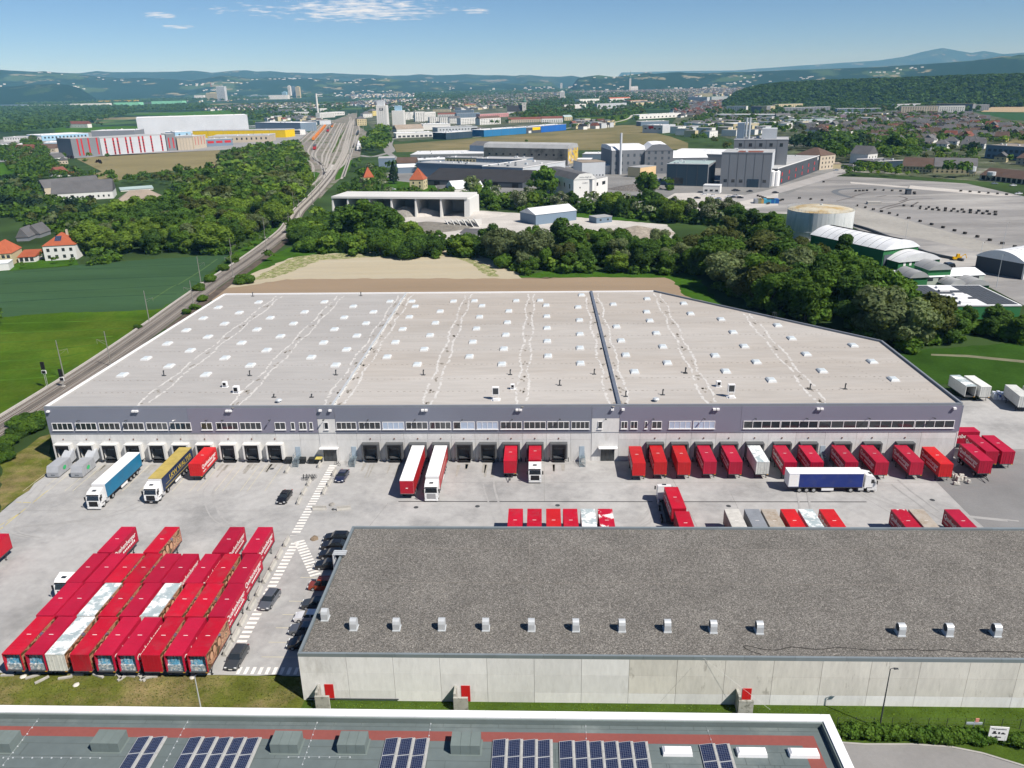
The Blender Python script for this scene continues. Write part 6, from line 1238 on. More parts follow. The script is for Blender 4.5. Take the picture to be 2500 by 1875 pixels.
 ('town_house', 'peach four storey house with brown hip roof right of the mill', 'house', 'A3', 770, 800, 925, 812, 22, 712, 'hip', W_beige, R_brn, dict(rh=6, wins=(5, (.12, .42, .72), 1.3, 1.7), rwins=(4, (.12, .42, .72), 1.3, 1.7))),
 ('garage', 'beige flat garage beside the peach house', 'garage', 'A3', 960, 802, 1062, 802, 14, 772, 'flat', W_cream, R_tan, {}),
 ('garage', 'dark carport beside the beige garage', 'garage', 'A3', 1062, 802, 1135, 800, 8, 780, 'flat', W_dgrey, R_gry, {}),
 ('house', 'white gabled house with dark roof above the road bend', 'house', 'A3', 1225, 775, 1285, 768, 18, 712, 'gabley', W_white, R_gry, dict(rh=7, wins=(3, (.15, .6), 1.2, 1.5))),
 ('house', 'white house with grey hip roof among the big trees', 'house', 'A3', 1205, 665, 1310, 668, 16, 640, 'hip', W_white, R_gry, dict(rh=5, wins=(5, (.2, .6), 1.2, 1.4))),
 ('hall', 'dark roofed hall with skylights beside long grey roofs', 'hall', 'A3', 1275, 800, 1445, 792, 26, 760, 'flat', W_navy, R_gry, {}),
 ('farm_building', 'long cream building with grey roof above the tarmac lot', 'farm', 'A3', 1442, 825, 1640, 832, 18, 785, 'gable', W_cream, R_brn, dict(rh=6.5, wins=(9, (.2, .6), 1.2, 1.3))),
 ('farm_building', 'long grey roofed building, right continuation above the lot', 'farm', 'A3', 1642, 832, 1910, 838, 18, 788, 'gable', W_cream, R_gry, dict(rh=6.5, wins=(8, (.2, .6), 1.2, 1.3))),
 ('shed', 'dark roofed open shed at the right above the lot', 'shed', 'A3', 1930, 870, 2240, 905, 18, 840, 'gable', W_beige, R_brn, dict(rh=5, wins=(9, (.1,), 3, 3, M_black))),
 ('glass_block', 'large blue grey block with glazed front at the right edge', 'building', 'A3', 1962, 735, 2290, 760, 30, 655, 'flat', W_blueg, R_tan, dict(wins=(9, (.1, .55), 3.5, 2.6, M_lwin))),
 # blue halls, dark hall
 ('warehouse', 'long blue warehouse left part beyond the olive field', 'warehouse', 'A2', 930, 602, 1195, 582, 30, 560, 'flat', W_blue, R_wht, dict(panels=5)),
 ('warehouse', 'dark grey middle part of the blue warehouse with yellow sign', 'warehouse', 'A2', 1196, 582, 1288, 575, 30, 545, 'flat', W_dgrey, R_wht, {}),
 ('warehouse', 'bright blue right part of the long warehouse', 'warehouse', 'A2', 1289, 575, 1446, 560, 26, 535, 'flat', W_blue2, R_wht, dict(panels=4)),
 ('warehouse', 'dark slate hall with white roof left of the blue warehouse', 'warehouse', 'A2', 692, 620, 857, 607, 30, 578, 'flat', W_navy, R_wht, dict(panels=6)),
 ('steel_yard', 'open steel storage hall with white roof beside the dark hall', 'hall', 'A2', 380, 610, 615, 602, 30, 582, 'flat', W_white, R_wht, dict(wins=(8, (.1,), 5, 3, M_dark))),
 ('brick_hall', 'hall with broad brown roof below the white silo', 'hall', 'A2', 382, 572, 552, 565, 26, 556, 'gable', W_white, R_tan, dict(rh=8)),
 ('hall', 'white fronted hall right of the brown roof', 'hall', 'A2', 548, 560, 720, 555, 36, 525, 'flat', W_white, R_wht, {}),
 ('hall', 'row of small white workshops behind the dark hall', 'hall', 'A2', 640, 575, 890, 565, 30, 545, 'flat', W_lgrey, R_lgr, dict(wins=(12, (.4,), 3, 2))),
 ('parking_deck', 'dark open parking deck left of the blue warehouse', 'building', 'A2', 888, 592, 918, 590, 12, 548, 'flat', W_brown, R_gry, dict(wins=(2, (.2, .6), 4, 1.6, M_black))),
 ('store', 'grey and white store with red sign beyond the olive field', 'store', 'A2', 1925, 577, 2050, 580, 40, 530, 'flat', W_lgrey, R_wht, dict(wins=(4, (.5,), 4, 2))),
 ('store', 'dark store building behind the grey and white store', 'store', 'A2', 1915, 535, 2090, 530, 26, 508, 'flat', W_blueg, R_lgr, {}),
 ('store', 'long white canopy building above the dark store', 'store', 'A2', 1905, 492, 2165, 478, 20, 465, 'flat', W_white, R_wht, dict(wins=(10, (.2,), 5, 3))),
 ('railway_house', 'cream three storey house with grey hip roof by the railway', 'house', 'A2', 135, 532, 195, 530, 20, 490, 'hip', W_cream, R_gry, dict(rh=6, wins=(4, (.12, .4, .7), 1.6, 2))),
 ('railway_house', 'white house with grey roof behind the cream railway house', 'house', 'A2', 172, 482, 230, 480, 24, 458, 'hip', W_white, R_gry, dict(rh=7, wins=(5, (.2, .6), 1.6, 2))),
 ('railway_house', 'yellow house beside the white silo tower', 'house', 'A2', 232, 472, 264, 470, 20, 440, 'hip', W_yellow, R_gry, dict(rh=7, wins=(3, (.2, .6), 1.6, 2))),
]
EXTRA = {}
_oldroof = roofmesh
def roofmesh(kind, w, d, h, rh, eave=.4):
    if kind == 'mansard2':
        b = MB(); b.loft([[(0, -.2, h), (w*.25, -.2, h+rh*.9), (w*.5, -.2, h+rh), (w*.75, -.2, h+rh*.9), (w, -.2, h)], [(0, d, h), (w*.25, d, h+rh*.9), (w*.5, d, h+rh), (w*.75, d, h+rh*.9), (w, d, h)]]); return b
    return _oldroof(kind, w, d, h, rh, eave)
for r_ in rowsB:
    t, w, h_ = B(*r_[:13], **r_[13]); EXTRA[r_[1]] = (t, w, h_)
    if r_[10] == 'mansard2':
        rh = r_[13].get('rh', 3); wm_ = r_[11]; MB().poly([(0, -.25, h_), (w*.25, -.25, h_+rh*.9), (w*.5, -.25, h_+rh), (w*.75, -.25, h_+rh*.9), (w, -.25, h_)][::-1]).build('gable_wall', wm_, t)
    if r_[10] == 'flat' and w > 25:        # plant, skylights and parapet on flat roofs
        q = random.Random(int(w*10)); d = r_[8]
        for k in range(min(9, int(w*d/260)+2)):
            x = q.uniform(3, w-5); y = q.uniform(3, max(4, d-4)); sx, sy, sz = q.uniform(.8, 2.6), q.uniform(.8, 2.2), q.uniform(.5, 1.6)
            MB().box(x, x+sx, y, y+sy, h_+.36, h_+.36+sz).build('roof_unit', q.choice((M_whitemet, M_galv, W_lgrey, W_grey)), t)
        for e in ((-.2, w+.2, -.22, .1), (-.2, w+.2, d-.1, d+.22)): MB().box(*e, h_+.352, h_+.75).build('parapet', M_whitemet if q.random() < .6 else M_flash, t)
def on(label): return EXTRA[label]
t, w, h_ = on('white office hall with gable front, lettering and grey roof')
for s_, z, sz in (('immo-magic.at', h_+1.0, 1.5), ('GLASMAX', h_-2.6, .9)): text(s_, sz, mat('grey_lettering', (.25, .26, .28)), t, (w*.5, -.3, z), (R(90), 0, 0), align='CENTER')
winset(w, 0, 0, 0, [], 1, 1, t)
for x in (w*.28, w*.75): MB().box(x-.4, x+.4, -.06, .02, h_*.55, h_*.55+.9).build('window', M_glass, t)
k_ = 0
for i in range(5): MB().box(-.06, 0.0, 6+i*10, 8+i*10, h_*.5, h_*.5+3).build('window', M_glass, t)
t, w, h_ = on('stained concrete hall with pale roof and yellow mural on its end')
pn = MB().box(w+.02, w+.1, 1, 25, 1, h_+2.2).build('mural', mat('mural_yellow', (.6, .42, .06), .7, var=.2, scale=.2, dirt=((.35, .33, .36), .16, .5, .58)), t)
q = random.Random(4)
for i in range(16):
    cy, cz, r0 = q.uniform(3, 23), q.uniform(2.5, h_-.5), q.uniform(.7, 2.2); m_ = q.choice((mat('mural_white', (.6, .58, .52)), mat('mural_maroon', (.18, .05, .05)), mat('mural_grey', (.2, .22, .3)), mat('mural_orange', (.55, .2, .04))))
    MB().poly([(w+.11+i*.004, cy+r0*math.cos(a)*q.uniform(.5, 1), cz+r0*math.sin(a)*q.uniform(.6, 1)) for a in [2*math.pi*k/9 for k in range(9)]]).build('painted_shape', m_, pn)
t, w, h_ = on('dark grey middle part of the blue warehouse with yellow sign')
MB().box(w*.42, w*.95, -.3, -.05, h_*.5, h_*.98).build('yellow_sign', W_yel, t); MB().box(w*.15, w*.33, -.2, -.05, .5, h_*.45).build('gate', W_white, t)
t, w, h_ = on('grey and white store with red sign beyond the olive field'); MB().box(w*.3, w*.55, -.3, -.05, h_*.6, h_*.95).build('red_sign', M_redw, t)
t, w, h_ = on('tall dark grey mill block with flat roof at the road')
MB().box(w+.01, w+.25, 0.1, 34, h_*.48, h_).build('side_face', W_lgrey, t); MB().box(w*.3, w*.8, 6, 20, h_+.36, h_+.5).build('rust_roof_patch', R_dred, t)
MB().box(w*.55, w*.78, -.15, -.02, 0, 6).build('roller_door', W_navy, t)
t, w, h_ = on('taller grey mill block with signs behind the front block')
MB().box(w*.5, w*.78, 8, 22, h_+.36, h_+8).build('roof_house', W_lgrey, t); MB().box(w*.03, w*.16, 10, 22, h_+.36, h_+12).build('roof_house', W_blueg, t)
for x in (w*.2, w*.26): MB().tube((x, 12, h_), (x, 12, h_+16), .9, 8).build('exhaust_pipe', M_galv, t)
text('Fritsch', 3.0, M_letter, t, (w+.1, 6, h_*.82), (R(90), 0, R(90)))
t, w, h_ = on('low dark mill wing with red doors along the road'); MB().tube((w*.97, -.2, h_*.85), (w*.97, -.02, h_*.85), 1.4, 14).build('round_emblem', M_letter, t)
t, w, h_ = on('white house with orange hip roof and solar panel beside the wheat'); MB().poly([(w*.35, 2.2, h_+1.75), (w*.55, 2.2, h_+1.75), (w*.55, 5, h_+3.7), (w*.35, 5, h_+3.7)]).build('solar_panel', M_pv, t); MB().box(w*.62, w*.68, 8, 9, h_+2, h_+6).build('chimney', W_beige, t)
t, w, h_ = on('large white farm with slate roof and arched gate in the left woods'); b = MB(); b.poly([(w*.62+2.2*math.cos(a), -.08, 2.2*math.sin(a)*1.6) for a in [math.pi*k/8 for k in range(9)]][::-1]); b.build('arched_gate', M_black, t)
t, w, h_ = on('dark slate blue hall with pale green roof beside the grey factory'); MB().box(w+.01, w+.2, .1, 33.9, 0, h_).build('side_face', W_grey, t); MB().box(w*.15, w*.42, -.12, -.02, 1.5, 6).build('window_band', M_glass, t)
t, w, h_ = on('yellow beige shed before the grey blue factory'); MB().box(w+.01, w+.2, .1, 21.9, 0, h_).build('side_face', wall('sunlit_apricot_sheet', (.66, .48, .28)), t)  # sunlight on the right face is put into this brighter colour
t, w, h_ = on('long black roofed hall with stepped front behind the villas')
for i in range(5): MB().box(w*(.1+i*.2), w*(.16+i*.2), -.15, -.02, 0, 3.5).build('gate', M_black, t)
# crates in front of the black hall
r_ = random.Random(5)
for i in range(26):
    p = G('A2', 610+r_.uniform(0, 165), 890+r_.uniform(-8, 6)); red = r_.random() < .55
    obj('crate_stack', MC.setdefault(('crate', red), MB().box(-1.3, 1.3, -.8, .8, 0, 1.4).mesh('crate_stack', mat('red_crate', (.45, .04, .04)) if red else mat('blue_crate', (.04, .14, .4)))), None, p, r_.uniform(-.2, .2), f'{"red" if red else "blue"} crate stack in front of the black roofed hall, {ordw(i)} surveyed', 'crates', 'crate stacks by the black roofed hall')
cs = sorted([o for o in COL.objects if o.name.startswith('crate_stack')], key=lambda o: o.location.x/o.location.y)
for i, o in enumerate(cs): o['label'] = o['label'].split(',')[0]+f', {ordw(i)} from left'
# towers, chimneys, silos
def tower(name, label, cat, view, x, y, top, rad_or_w, m, kind='box', d=None, **k):
    p = G(view, x, y); h = ZT(view, x, top, p.y)-p.z if top else k['h']; t = thing(name, label, cat, p, k.get('rz', 0.0), k.get('group'))
    if kind == 'box': w = rad_or_w; MB().box(-w/2, w/2, 0, d or w, 0, h).build('tower_shaft', m, t)
    else: MB().tube((0, 0, 0), (0, 0, h), rad_or_w, 14, k.get('r2', rad_or_w)).build('shaft', m, t)
    t['h'] = h; return t, h
t, h_ = tower('silo_tower', 'tall white silo tower right of the railway', 'tower', 'A2', 295, 568, 405, 20, W_white, d=20)
MB().box(-9, 5, 4, 16, h_, h_+9).build('head_house', W_lgrey, t); MB().box(-3.5, 3.5, -.3, -.05, h_-9, h_-4.5).build('sign_plate', W_dgrey, t); text('M', 5, M_letter, t, (-2.2, -.4, h_-8.6), (R(90), 0, 0)); MB().tube((0, 12, h_+9), (0, 12, h_+19), .5, 6).build('antenna', M_galv, t)
for i in range(1, 5): MB().box(-10+i*4-.15, -10+i*4+.15, -.1, 0, 0, h_).build('wall_joint', W_grey, t)
t, h_ = tower('silo_tower', 'broad white silo block right of the tall silo tower', 'tower', 'A2', 392, 532, 437, 26, W_white, d=26); MB().box(-7, 8, 6, 18, h_, h_+10).build('head_house', W_sky, t)
t, h_ = tower('chimney', 'slender white chimney beside the grey blue factory', 'chimney', 'A2', 1785, 838, 578, 1.2, W_lgrey, 'tube', r2=.95)
t, h_ = tower('chimney', 'white chimney above the white office left of the railway', 'chimney', 'A1', 1997, 460, 330, 4, W_white, 'tube', r2=3)
for i, x in enumerate((627, 652)): t, h_ = tower('storage_silo', f'white storage silo at the mill corner, {"left" if i == 0 else "right"} of two', 'silo', 'A3', x, 910, 820, 2.6, M_whitemet, 'tube', group='silos at the mill corner'); MB().tube((0, 0, h_), (0, 0, h_+1.2), 2.6, 14, .8).build('silo_cap', M_whitemet, t)
for i, (x, y, tp) in enumerate(((1878, 850, 790), (2000, 878, 822))):
    p = G('A3', x, y); h_ = ZT('A3', x, tp, p.y); t = thing('feed_silo', f'pale feed silo on legs above the lot, the {"left" if i == 0 else "right"} one', 'silo', p, 0, 'feed silos above the lot')
    MB().tube((0, 0, 4), (0, 0, h_), 3.0, 12).build('vessel', W_lgrey, t); MB().tube((0, 0, 1.8), (0, 0, 3.99), .6, 12, 3.0).build('hopper', W_lgrey, t)
    for a in range(4): MB().tube((2.6*math.cos(a*1.57), 2.6*math.sin(a*1.57), 0), (2.6*math.cos(a*1.57), 2.6*math.sin(a*1.57), 4.5), .2, 5).build('leg', M_dark, t)
# cement works and towers on the horizon
for nm, lb, v, x, y, tp, w, d, m in (('silo_tower', 'tall grey slab tower on the left horizon', 'C2', 575, 395, 210, 60, 40, W_lgrey), ('factory_tower', 'sandy stepped plant building on the left horizon', 'C2', 458, 388, 290, 90, 50, W_cream), ('factory_tower', 'white plant cluster left of the sandy plant building', 'C2', 290, 375, 322, 80, 40, W_white),
    ('residential_tower', 'pale high-rise on the horizon, left of its group', 'C2', 1430, 358, 205, 22, 30, W_white), ('residential_tower', 'grey high-rise on the horizon, middle of its group', 'C2', 1480, 356, 215, 36, 30, W_blueg), ('residential_tower', 'cream high-rise on the horizon, right of its group', 'C2', 1535, 356, 215, 34, 30, W_cream),
    ('factory_block', 'white plant block left of the horizon high-rises', 'C2', 1285, 372, 320, 150, 50, W_white), ('silo_tower', 'blue grey silo block left of the horizon high-rises', 'C2', 1360, 345, 280, 40, 40, W_sky), ('warehouse', 'long pale warehouse below the horizon silos', 'C2', 1100, 355, 322, 300, 60, W_blueg), ('office_tower', 'white office block by the far tracks', 'C2', 1795, 340, 305, 50, 30, W_white), ('office_tower', 'dark glazed block by the far tracks', 'C2', 1920, 315, 280, 90, 30, W_blueg),
    ('residential_tower', 'white high-rise with blue flank before the old town', 'C4', 632, 485, 375, 24, 26, W_white), ('residential_tower', 'slim white tower behind the white high-rise', 'C4', 620, 335, 275, 22, 26, W_white), ('green_hall', 'pale green striped hall on the left horizon, left one', 'C1', 1590, 560, 515, 150, 60, wall('pale_green_sheet', (.25, .6, .38))), ('green_hall', 'pale green striped hall on the left horizon, right one', 'C1', 2100, 545, 497, 190, 60, wall('pale_green_sheet', (.25, .6, .38))),
    ('warehouse', 'yellow warehouse on the left horizon', 'C1', 1470, 525, 490, 260, 60, wall('ochre_sheet', (.6, .4, .06))), ('warehouse', 'long white warehouse on the left horizon', 'C1', 1115, 556, 528, 230, 60, W_white), ('warehouse', 'dark long building at the left horizon edge', 'C1', 60, 585, 545, 200, 60, W_blueg), ('warehouse', 'grey blue hall under the left wooded hill', 'C1', 350, 525, 478, 260, 60, W_blueg), ('warehouse', 'white hall row in front of grey blue hall', 'C1', 600, 575, 545, 400, 50, W_white), ('crane_pylon', 'red and white mast above the sandy plant', 'C2', 452, 300, 165, 3, 3, M_redw)):
    t, h_ = tower(nm, lb, 'tower' if 'tower' in nm else 'building' if 'pylon' not in nm else 'mast', v, x, y, tp, w, m, d=d)
    if h_ > 40 and w > 20:
        b = MB()
        for z in range(3, int(h_)-3, 5): b.box(-w/2+2, w/2-2, -.2, -.02, z, z+1.6)
        b.build('window_bands', M_lwin, t, kind='stuff'); MB().box(-w*.2, w*.2, d*.3, d*.7, h_, h_+4).build('roof_house', m, t)
# churches
M_cop_ = mat('copper_green', (.08, .17, .14), .6)
def church(label, v, x, y, top, nave=None, tw=7, cop=M_cop_):
    p = G(v, x, y); H_ = ZT(v, x, top, p.y)-p.z; t = thing('church', label, 'church', p); MB().box(-tw/2, tw/2, 0, tw, 0, H_*.6).build('bell_tower', W_ltc, t)
    for z in (.35, .5): MB().box(-1, 1, -.15, -.02, H_*z, H_*z+3).build('belfry_window', M_black, t)
    rg = []
    for z, r_ in ((.6, 1.0), (.66, 1.15), (.7, .8), (.74, .5), (.77, .62), (.82, .3), (1.0, .03)): rg.append([(tw*.5*r_*math.cos(a), tw/2+tw*.5*r_*math.sin(a), H_*z) for a in [2*math.pi*k/8 for k in range(8)]])
    MB().loft(rg).build('onion_spire', cop, t)
    if nave:
        nw, nl, nh_, nr, roofm, side = nave; x0 = -tw/2-nl if side < 0 else tw/2
        gablewall('gable', nl, nw, nh_, nr).build('nave', W_white, t, (x0, 1, 0)); roofmesh('gable', nl, nw, nh_, nr, .3).build('nave_roof', roofm, t, (x0, 1, 0))
    return t
church('white church with a huge dark nave roof and green onion spire', 'A2', 1183, 462, 335, (24, 46, 9, 18, R_blk, -1), 12); church('tall baroque church tower rising over the old town', 'A2', 1847, 318, 180, (40, 60, 25, 16, R_lgr, 1), 15); church('small white church on the right hillside', 'A3', 1985, 188, 160, (12, 26, 10, 6, R_dred, 1), 9, W_white)
# storage tank
p = G('A7', 392, 612); t = thing('storage_tank', 'huge white cylindrical storage tank with rusty domed roof', 'storage tank', (p.x+3.6, p.y+15.3, 0))
rt, ht = 15.6, 13.2; M_tank = mat('tank_paint', (.6, .62, .62), .5, var=.1, scale=.2, stretch=(1, 1, .15), dirt=((.4, .44, .44), .5, .5, .65)); M_tkr = mat('tank_roof', (.48, .45, .36), .8, var=.12, scale=.2, dirt=((.36, .25, .1), .12, .42, .65))
circ = lambda r, z, n=48: [(r*math.cos(2*math.pi*k/n), r*math.sin(2*math.pi*k/n), z) for k in range(n)]
MB().loft([circ(rt, 0), circ(rt, ht)]).build('shell', M_tank, t); MB().loft([circ(rt*.995, ht+.02), circ(rt*.8, ht+.8), circ(rt*.5, ht+1.6), circ(rt*.2, ht+2.0)]).build('dome', M_tkr, t)
b = MB()
for k in range(48): a = 2*math.pi*k/48; b.tube((rt*math.cos(a), rt*math.sin(a), ht), (rt*math.cos(a), rt*math.sin(a), ht+1.1), .05, 3)
for z in (.6, 1.1):
    for k in range(48): a, c = 2*math.pi*k/48, 2*math.pi*(k+1)/48; b.tube((rt*math.cos(a), rt*math.sin(a), ht+z), (rt*math.cos(c), rt*math.sin(c), ht+z), .04, 3)
b.build('railing', M_galv, t, kind='stuff'); MB().loft([circ(rt+.25, 3.6), circ(rt+.25, 3.9)]).build('wind_girder', M_galv, t); MB().tube((0, 0, ht+1.9), (0, 0, ht+2.6), .6, 8).build('vent', M_tank, t)
MB().loft([circ(rt+1.5, 0), circ(rt+1.2, .6)]).build('base_ring', M_gravel, t)
# concrete bunker hall with open bays
A = Vector((-128.4, 487.7, 0)); Bq = Vector((-44.2, 474.2, 0)); rz, w = front(A, Bq, 0); t = thing('gravel_bunker', 'long white concrete bunker hall with six open gravel bays', 'storage bunker', A, rz)
M_bk = wall('bunker_concrete', (.6, .6, .58)); hb, db = 10.6, 24
MB().box(0, w, db, db+.6, 0, hb).build('back_wall', M_bk, t); MB().box(-.4, w+.4, -.6, db+.8, hb+.01, hb+1.2).build('roof_slab', M_bk, t)
for i, f in enumerate((0, .116, .28, .445, .625, .81, 1.0)):
    wx = 3.2 if i == 6 else .9; MB().loft([[(w*f-wx/2, -1.2, 0), (w*f+wx/2, -1.2, 0), (w*f+wx/2, db-.01, 0), (w*f-wx/2, db-.01, 0)], [(w*f-wx/2, 0, hb), (w*f+wx/2, 0, hb), (w*f+wx/2, db-.01, hb), (w*f-wx/2, db-.01, hb)]]).build('bay_wall', M_bk, t)
def heap(name, label, x, y, r0, h0, m, sx=1.0):
    r_ = random.Random(int(x)); rg = []
    for z, s in ((0, 1), (.3, .78), (.62, .45), (.88, .18), (1, .03)): rg.append([(r0*sx*s*math.cos(a)*(1+.12*math.sin(a*3+z*4)), r0*s*math.sin(a)*(1+.1*math.cos(a*4)), h0*z) for a in [2*math.pi*k/18 for k in range(18)]])
    return MB().loft(rg).build(name, m, None, (x, y, 0), label=label, cat='gravel heap', group='heaps in the gravel yard')
M_hp = mat('grey_gravel_heap', (.23, .22, .2), .95, var=.25, scale=.5, var2=.2, scale2=3)
for v, x, y, r0, h0, m, l in (('A5', 915, 395, 9, 5.5, M_hp, 'grey gravel heap spilling from the fourth bunker bay'), ('A5', 1065, 392, 8, 4, M_gravel, 'pale sand heap inside the fifth bunker bay'), ('A5', 1080, 495, 17, 3.5, mat('brown_grit', (.17, .16, .14), .95, var=.2, scale=.4, var2=.3, scale2=2), 'long dark grit heap in front of the bunker'), ('A6', 940, 820, 13, 4.5, mat('rubble_brown', (.27, .24, .2), .95, var=.3, scale=.5, var2=.3, scale2=3), 'brown rubble heap between the trees'), ('A5', 1480, 395, 12, 2, M_gravel, 'low pale gravel mound right of the bunker'), ('A6', 930, 410, 14, 4, mat('scrap_grey', (.15, .14, .13), .7, var=.6, scale=1, var2=.5, scale2=3), 'scrap metal heap behind the white office wing')):
    p = G(v, x, y); heap('gravel_heap', l, p.x, p.y, r0, h0, m, 1.5)
# sawtooth bins
p0, p1 = G('A5', 1265, 500), G('A5', 1530, 485); rz, w = front(p0, p1, 0); t = thing('aggregate_bins', 'row of triangular concrete aggregate bins in the quarry', 'bins', p0, rz)
for i in range(6): x = w*i/6; MB().loft([[(x, 0, 0), (x+.4, 0, 0), (x+.4, 9, 0), (x, 9, 0)], [(x-2.2, 2, 4), (x-1.8, 2, 4), (x-1.8, 8, 4), (x-2.2, 8, 4)]]).build('bin_wall', M_bk, t)
MB().box(0, w, 9, 9.5, 0, 3).build('back_wall', M_bk, t)
# green sheds at the right
def arched(name, label, v, xa, ya, xb, yb, depth, h, rise, wm_, rm, **k):
    A = G(v, xa, ya); Bq = G(v, xb, yb); rz, w = front(A, Bq, 0); t = thing(name, label, 'hall', A, rz)
    b = MB(); b.box(0, w, 0, depth, 0, h)
    for y, s in ((-.02, 1), (depth+.02, -1)): pts = [(w*i/12, y, h+rise*(1-(2*i/12-1)**2)) for i in range(13)]; b.poly(pts[::-1] if s < 0 else pts)
    b.build('wall', wm_, t); MB().arch(-.3, w+.3, -.6, depth+.3, h+.05, rise, 14).build('roof', rm, t)
    for yy in range(1, int(depth/4)): MB().arch(-.36, w+.36, yy*4, yy*4+.18, h+.1, rise, 14).build('roof_rib', W_grey, t)
    return t, w
t, w = arched('green_shed', 'large green shed with white vaulted roof behind the tank', 'A7', 770, 772, 985, 745, 42, 7, 3.5, W_green, R_wht); MB().box(.5, w*.3, -.2, -.03, 0, 5).build('window_wall', M_lwin, t); b = MB()
for i in range(6):
    f0, f1 = .5+i*.07, .57+i*.07; zz = lambda f: 7.2+3.5*(1-(2*f-1)**2); b.quad((w*f0, .5, zz(f0)), (w*f1, .5, zz(f1)), (w*f1, 41.5, zz(f1)), (w*f0, 41.5, zz(f0)))
b.build('solar_strip', M_black, t)
t, w = arched('green_shed', 'smaller green shed with white vaulted roof and oval windows', 'A7', 870, 790, 1128, 768, 16, 3.2, 3.2, W_green, R_wht)
for i in range(6): MB().box(w*(.12+i*.14), w*(.12+i*.14)+1.1, -.1, -.03, 1.5, 3.6).build('window_frame', M_whitemet, t)
t, w, h_ = B('long_shed', 'long white roofed shed with green wall behind the solar shed', 'hall', 'A7', 870, 892, 1405, 868, 13, 842, 'gable', wall('green_white_wall', (.4, .45, .4)), R_wht, 1.5, wins=(7, (.5,), 2.4, 1.2))
for i, (xa, xb, y, s) in enumerate(((935, 1050, 905, 6), (1050, 1190, 880, 7.5), (1190, 1290, 905, 3), (1290, 1440, 905, 3))): arched('vaulted_roof', f'white ribbed barrel roof between the sheds, {ORD[i]} from left', 'A7', xa, y, xb, y-6, 9, s-2, 2.2, W_green, R_lgr)
A = G('A7', 1115, 1075, 0); t, w, h_ = B('solar_shed', 'green shed with solar panels and skylights on its flat roof', 'hall', 'A7', 1115, 1095, 1625, 1095, 27, 1015, 'flat', W_green, R_wht)
q = obj('roof_array', None, t)
for i in range(18):
    for j in range(11):
        fx = i/18
        if .25 < fx < .58 and j not in (3, 6, 7): continue
        if j in (5,) and .2 < fx < .6: continue
        MB().box(w*.02+i*w*.96/18, w*.02+(i+1)*w*.96/18-.12, .8+j*2.3, .8+j*2.3+2.18, h_+.4, h_+.5).build('solar_panel', M_pv if 'sol' in MATS else W_dgrey, q)
for i in range(5): MB().box(w*(.3+.05*(i % 3)), w*(.3+.05*(i % 3))+3.2, 2+i*5, 3.6+i*5, h_+.36, h_+1).build('skylight', M_whitemet, q)
# white arched open hall at right edge
t, w = arched('open_hall', 'white vaulted open hall at the right edge of the tarmac lot', 'A7', 1350, 790, 1655, 850, 30, 6, 3.5, W_dgrey, R_wht); MB().box(w-.6, w+.1, -.6, -.03, 0, 6).build('end_frame', W_white, t)
# neighbours' shipping containers and lot edge blocks
for i, (x, c) in enumerate(((520, C_GY), (540, mat('olive_container', (.2, .2, .12))), (555, mat('ochre_container', (.4, .25, .08))), (570, mat('cyan_container', (.06, .3, .45))), (598, mat('cyan_container', (.06, .3, .45))), (622, mat('deep_blue_container', (.02, .1, .3))))):
    p = G('A3', x, 1022); t = thing('shipping_container', f'shipping container at the lot corner, {ORD[i]} from the left', 'container', p, R(-6), 'shipping containers at the lot corner'); MB().box(0, 2.44 if i < 3 else 5, 0, 6, .1, 2.7).build('container_shell', c, t); MB().box(0.1, 2.2, -.05, -.01, .2, 2.6).build('container_door', c, t)
blk = MB().box(-.8, .8, -.5, .5, 0, 1.1).mesh('lot_block', mat('dark_block', (.06, .055, .05)))
bl = []
for a, c, n in (((0, 330), (45, 345), 4), ((60, 380), (155, 355), 10), ((260, 345), (400, 358), 3), ((620, 392), (870, 452), 6), ((940, 470), (1225, 548), 5), ((1290, 565), (1600, 650), 5), ((1010, 410), (1480, 448), 13), ((910, 392), (1480, 432), 12), ((1265, 300), (1550, 322), 6), ((730, 293), (890, 300), 4), ((610, 300), (680, 297), 4), ((410, 243), (412, 244), 1), ((975, 310), (977, 318), 2)):
    for i in range(n): f = i/max(1, n-1); bl.append(G('A7', a[0]+(c[0]-a[0])*f, a[1]+(c[1]-a[1])*f))
bl.sort(key=lambda p: p.x/p.y)
for i, p in enumerate(bl): obj('marker_block', blk, None, p, random.uniform(0, 3), f'dark block marking the tarmac lot, {ordw(i)} from the left', 'block', 'dark blocks on the tarmac lot')
t = thing('lot_fence', 'low dark kerb wall along the near edge of the tarmac lot', 'wall'); fp = smooth(P('A7', 560, 505, 700, 545, 900, 625, 1060, 690, 1280, 735), 4)
for p, q in zip(fp, fp[1:]): d = (q-p).normalized(); n = Vector((-d.y, d.x, 0))*.5; MB().prism([p-n, q-n, q+n, p+n], 0, 1.1).build('wall_segment', W_dgrey, t)
for i, (x, y, h_) in enumerate(((915, 625, 11), (1520, 680, 13), (1370, 790, 11), (1485, 900, 12))):
    p = G('A7', x, y); lamp_post(p.x, p.y, h_, f'lamp post in the right industrial area, {ORD[i]} from the far left', M_galv)
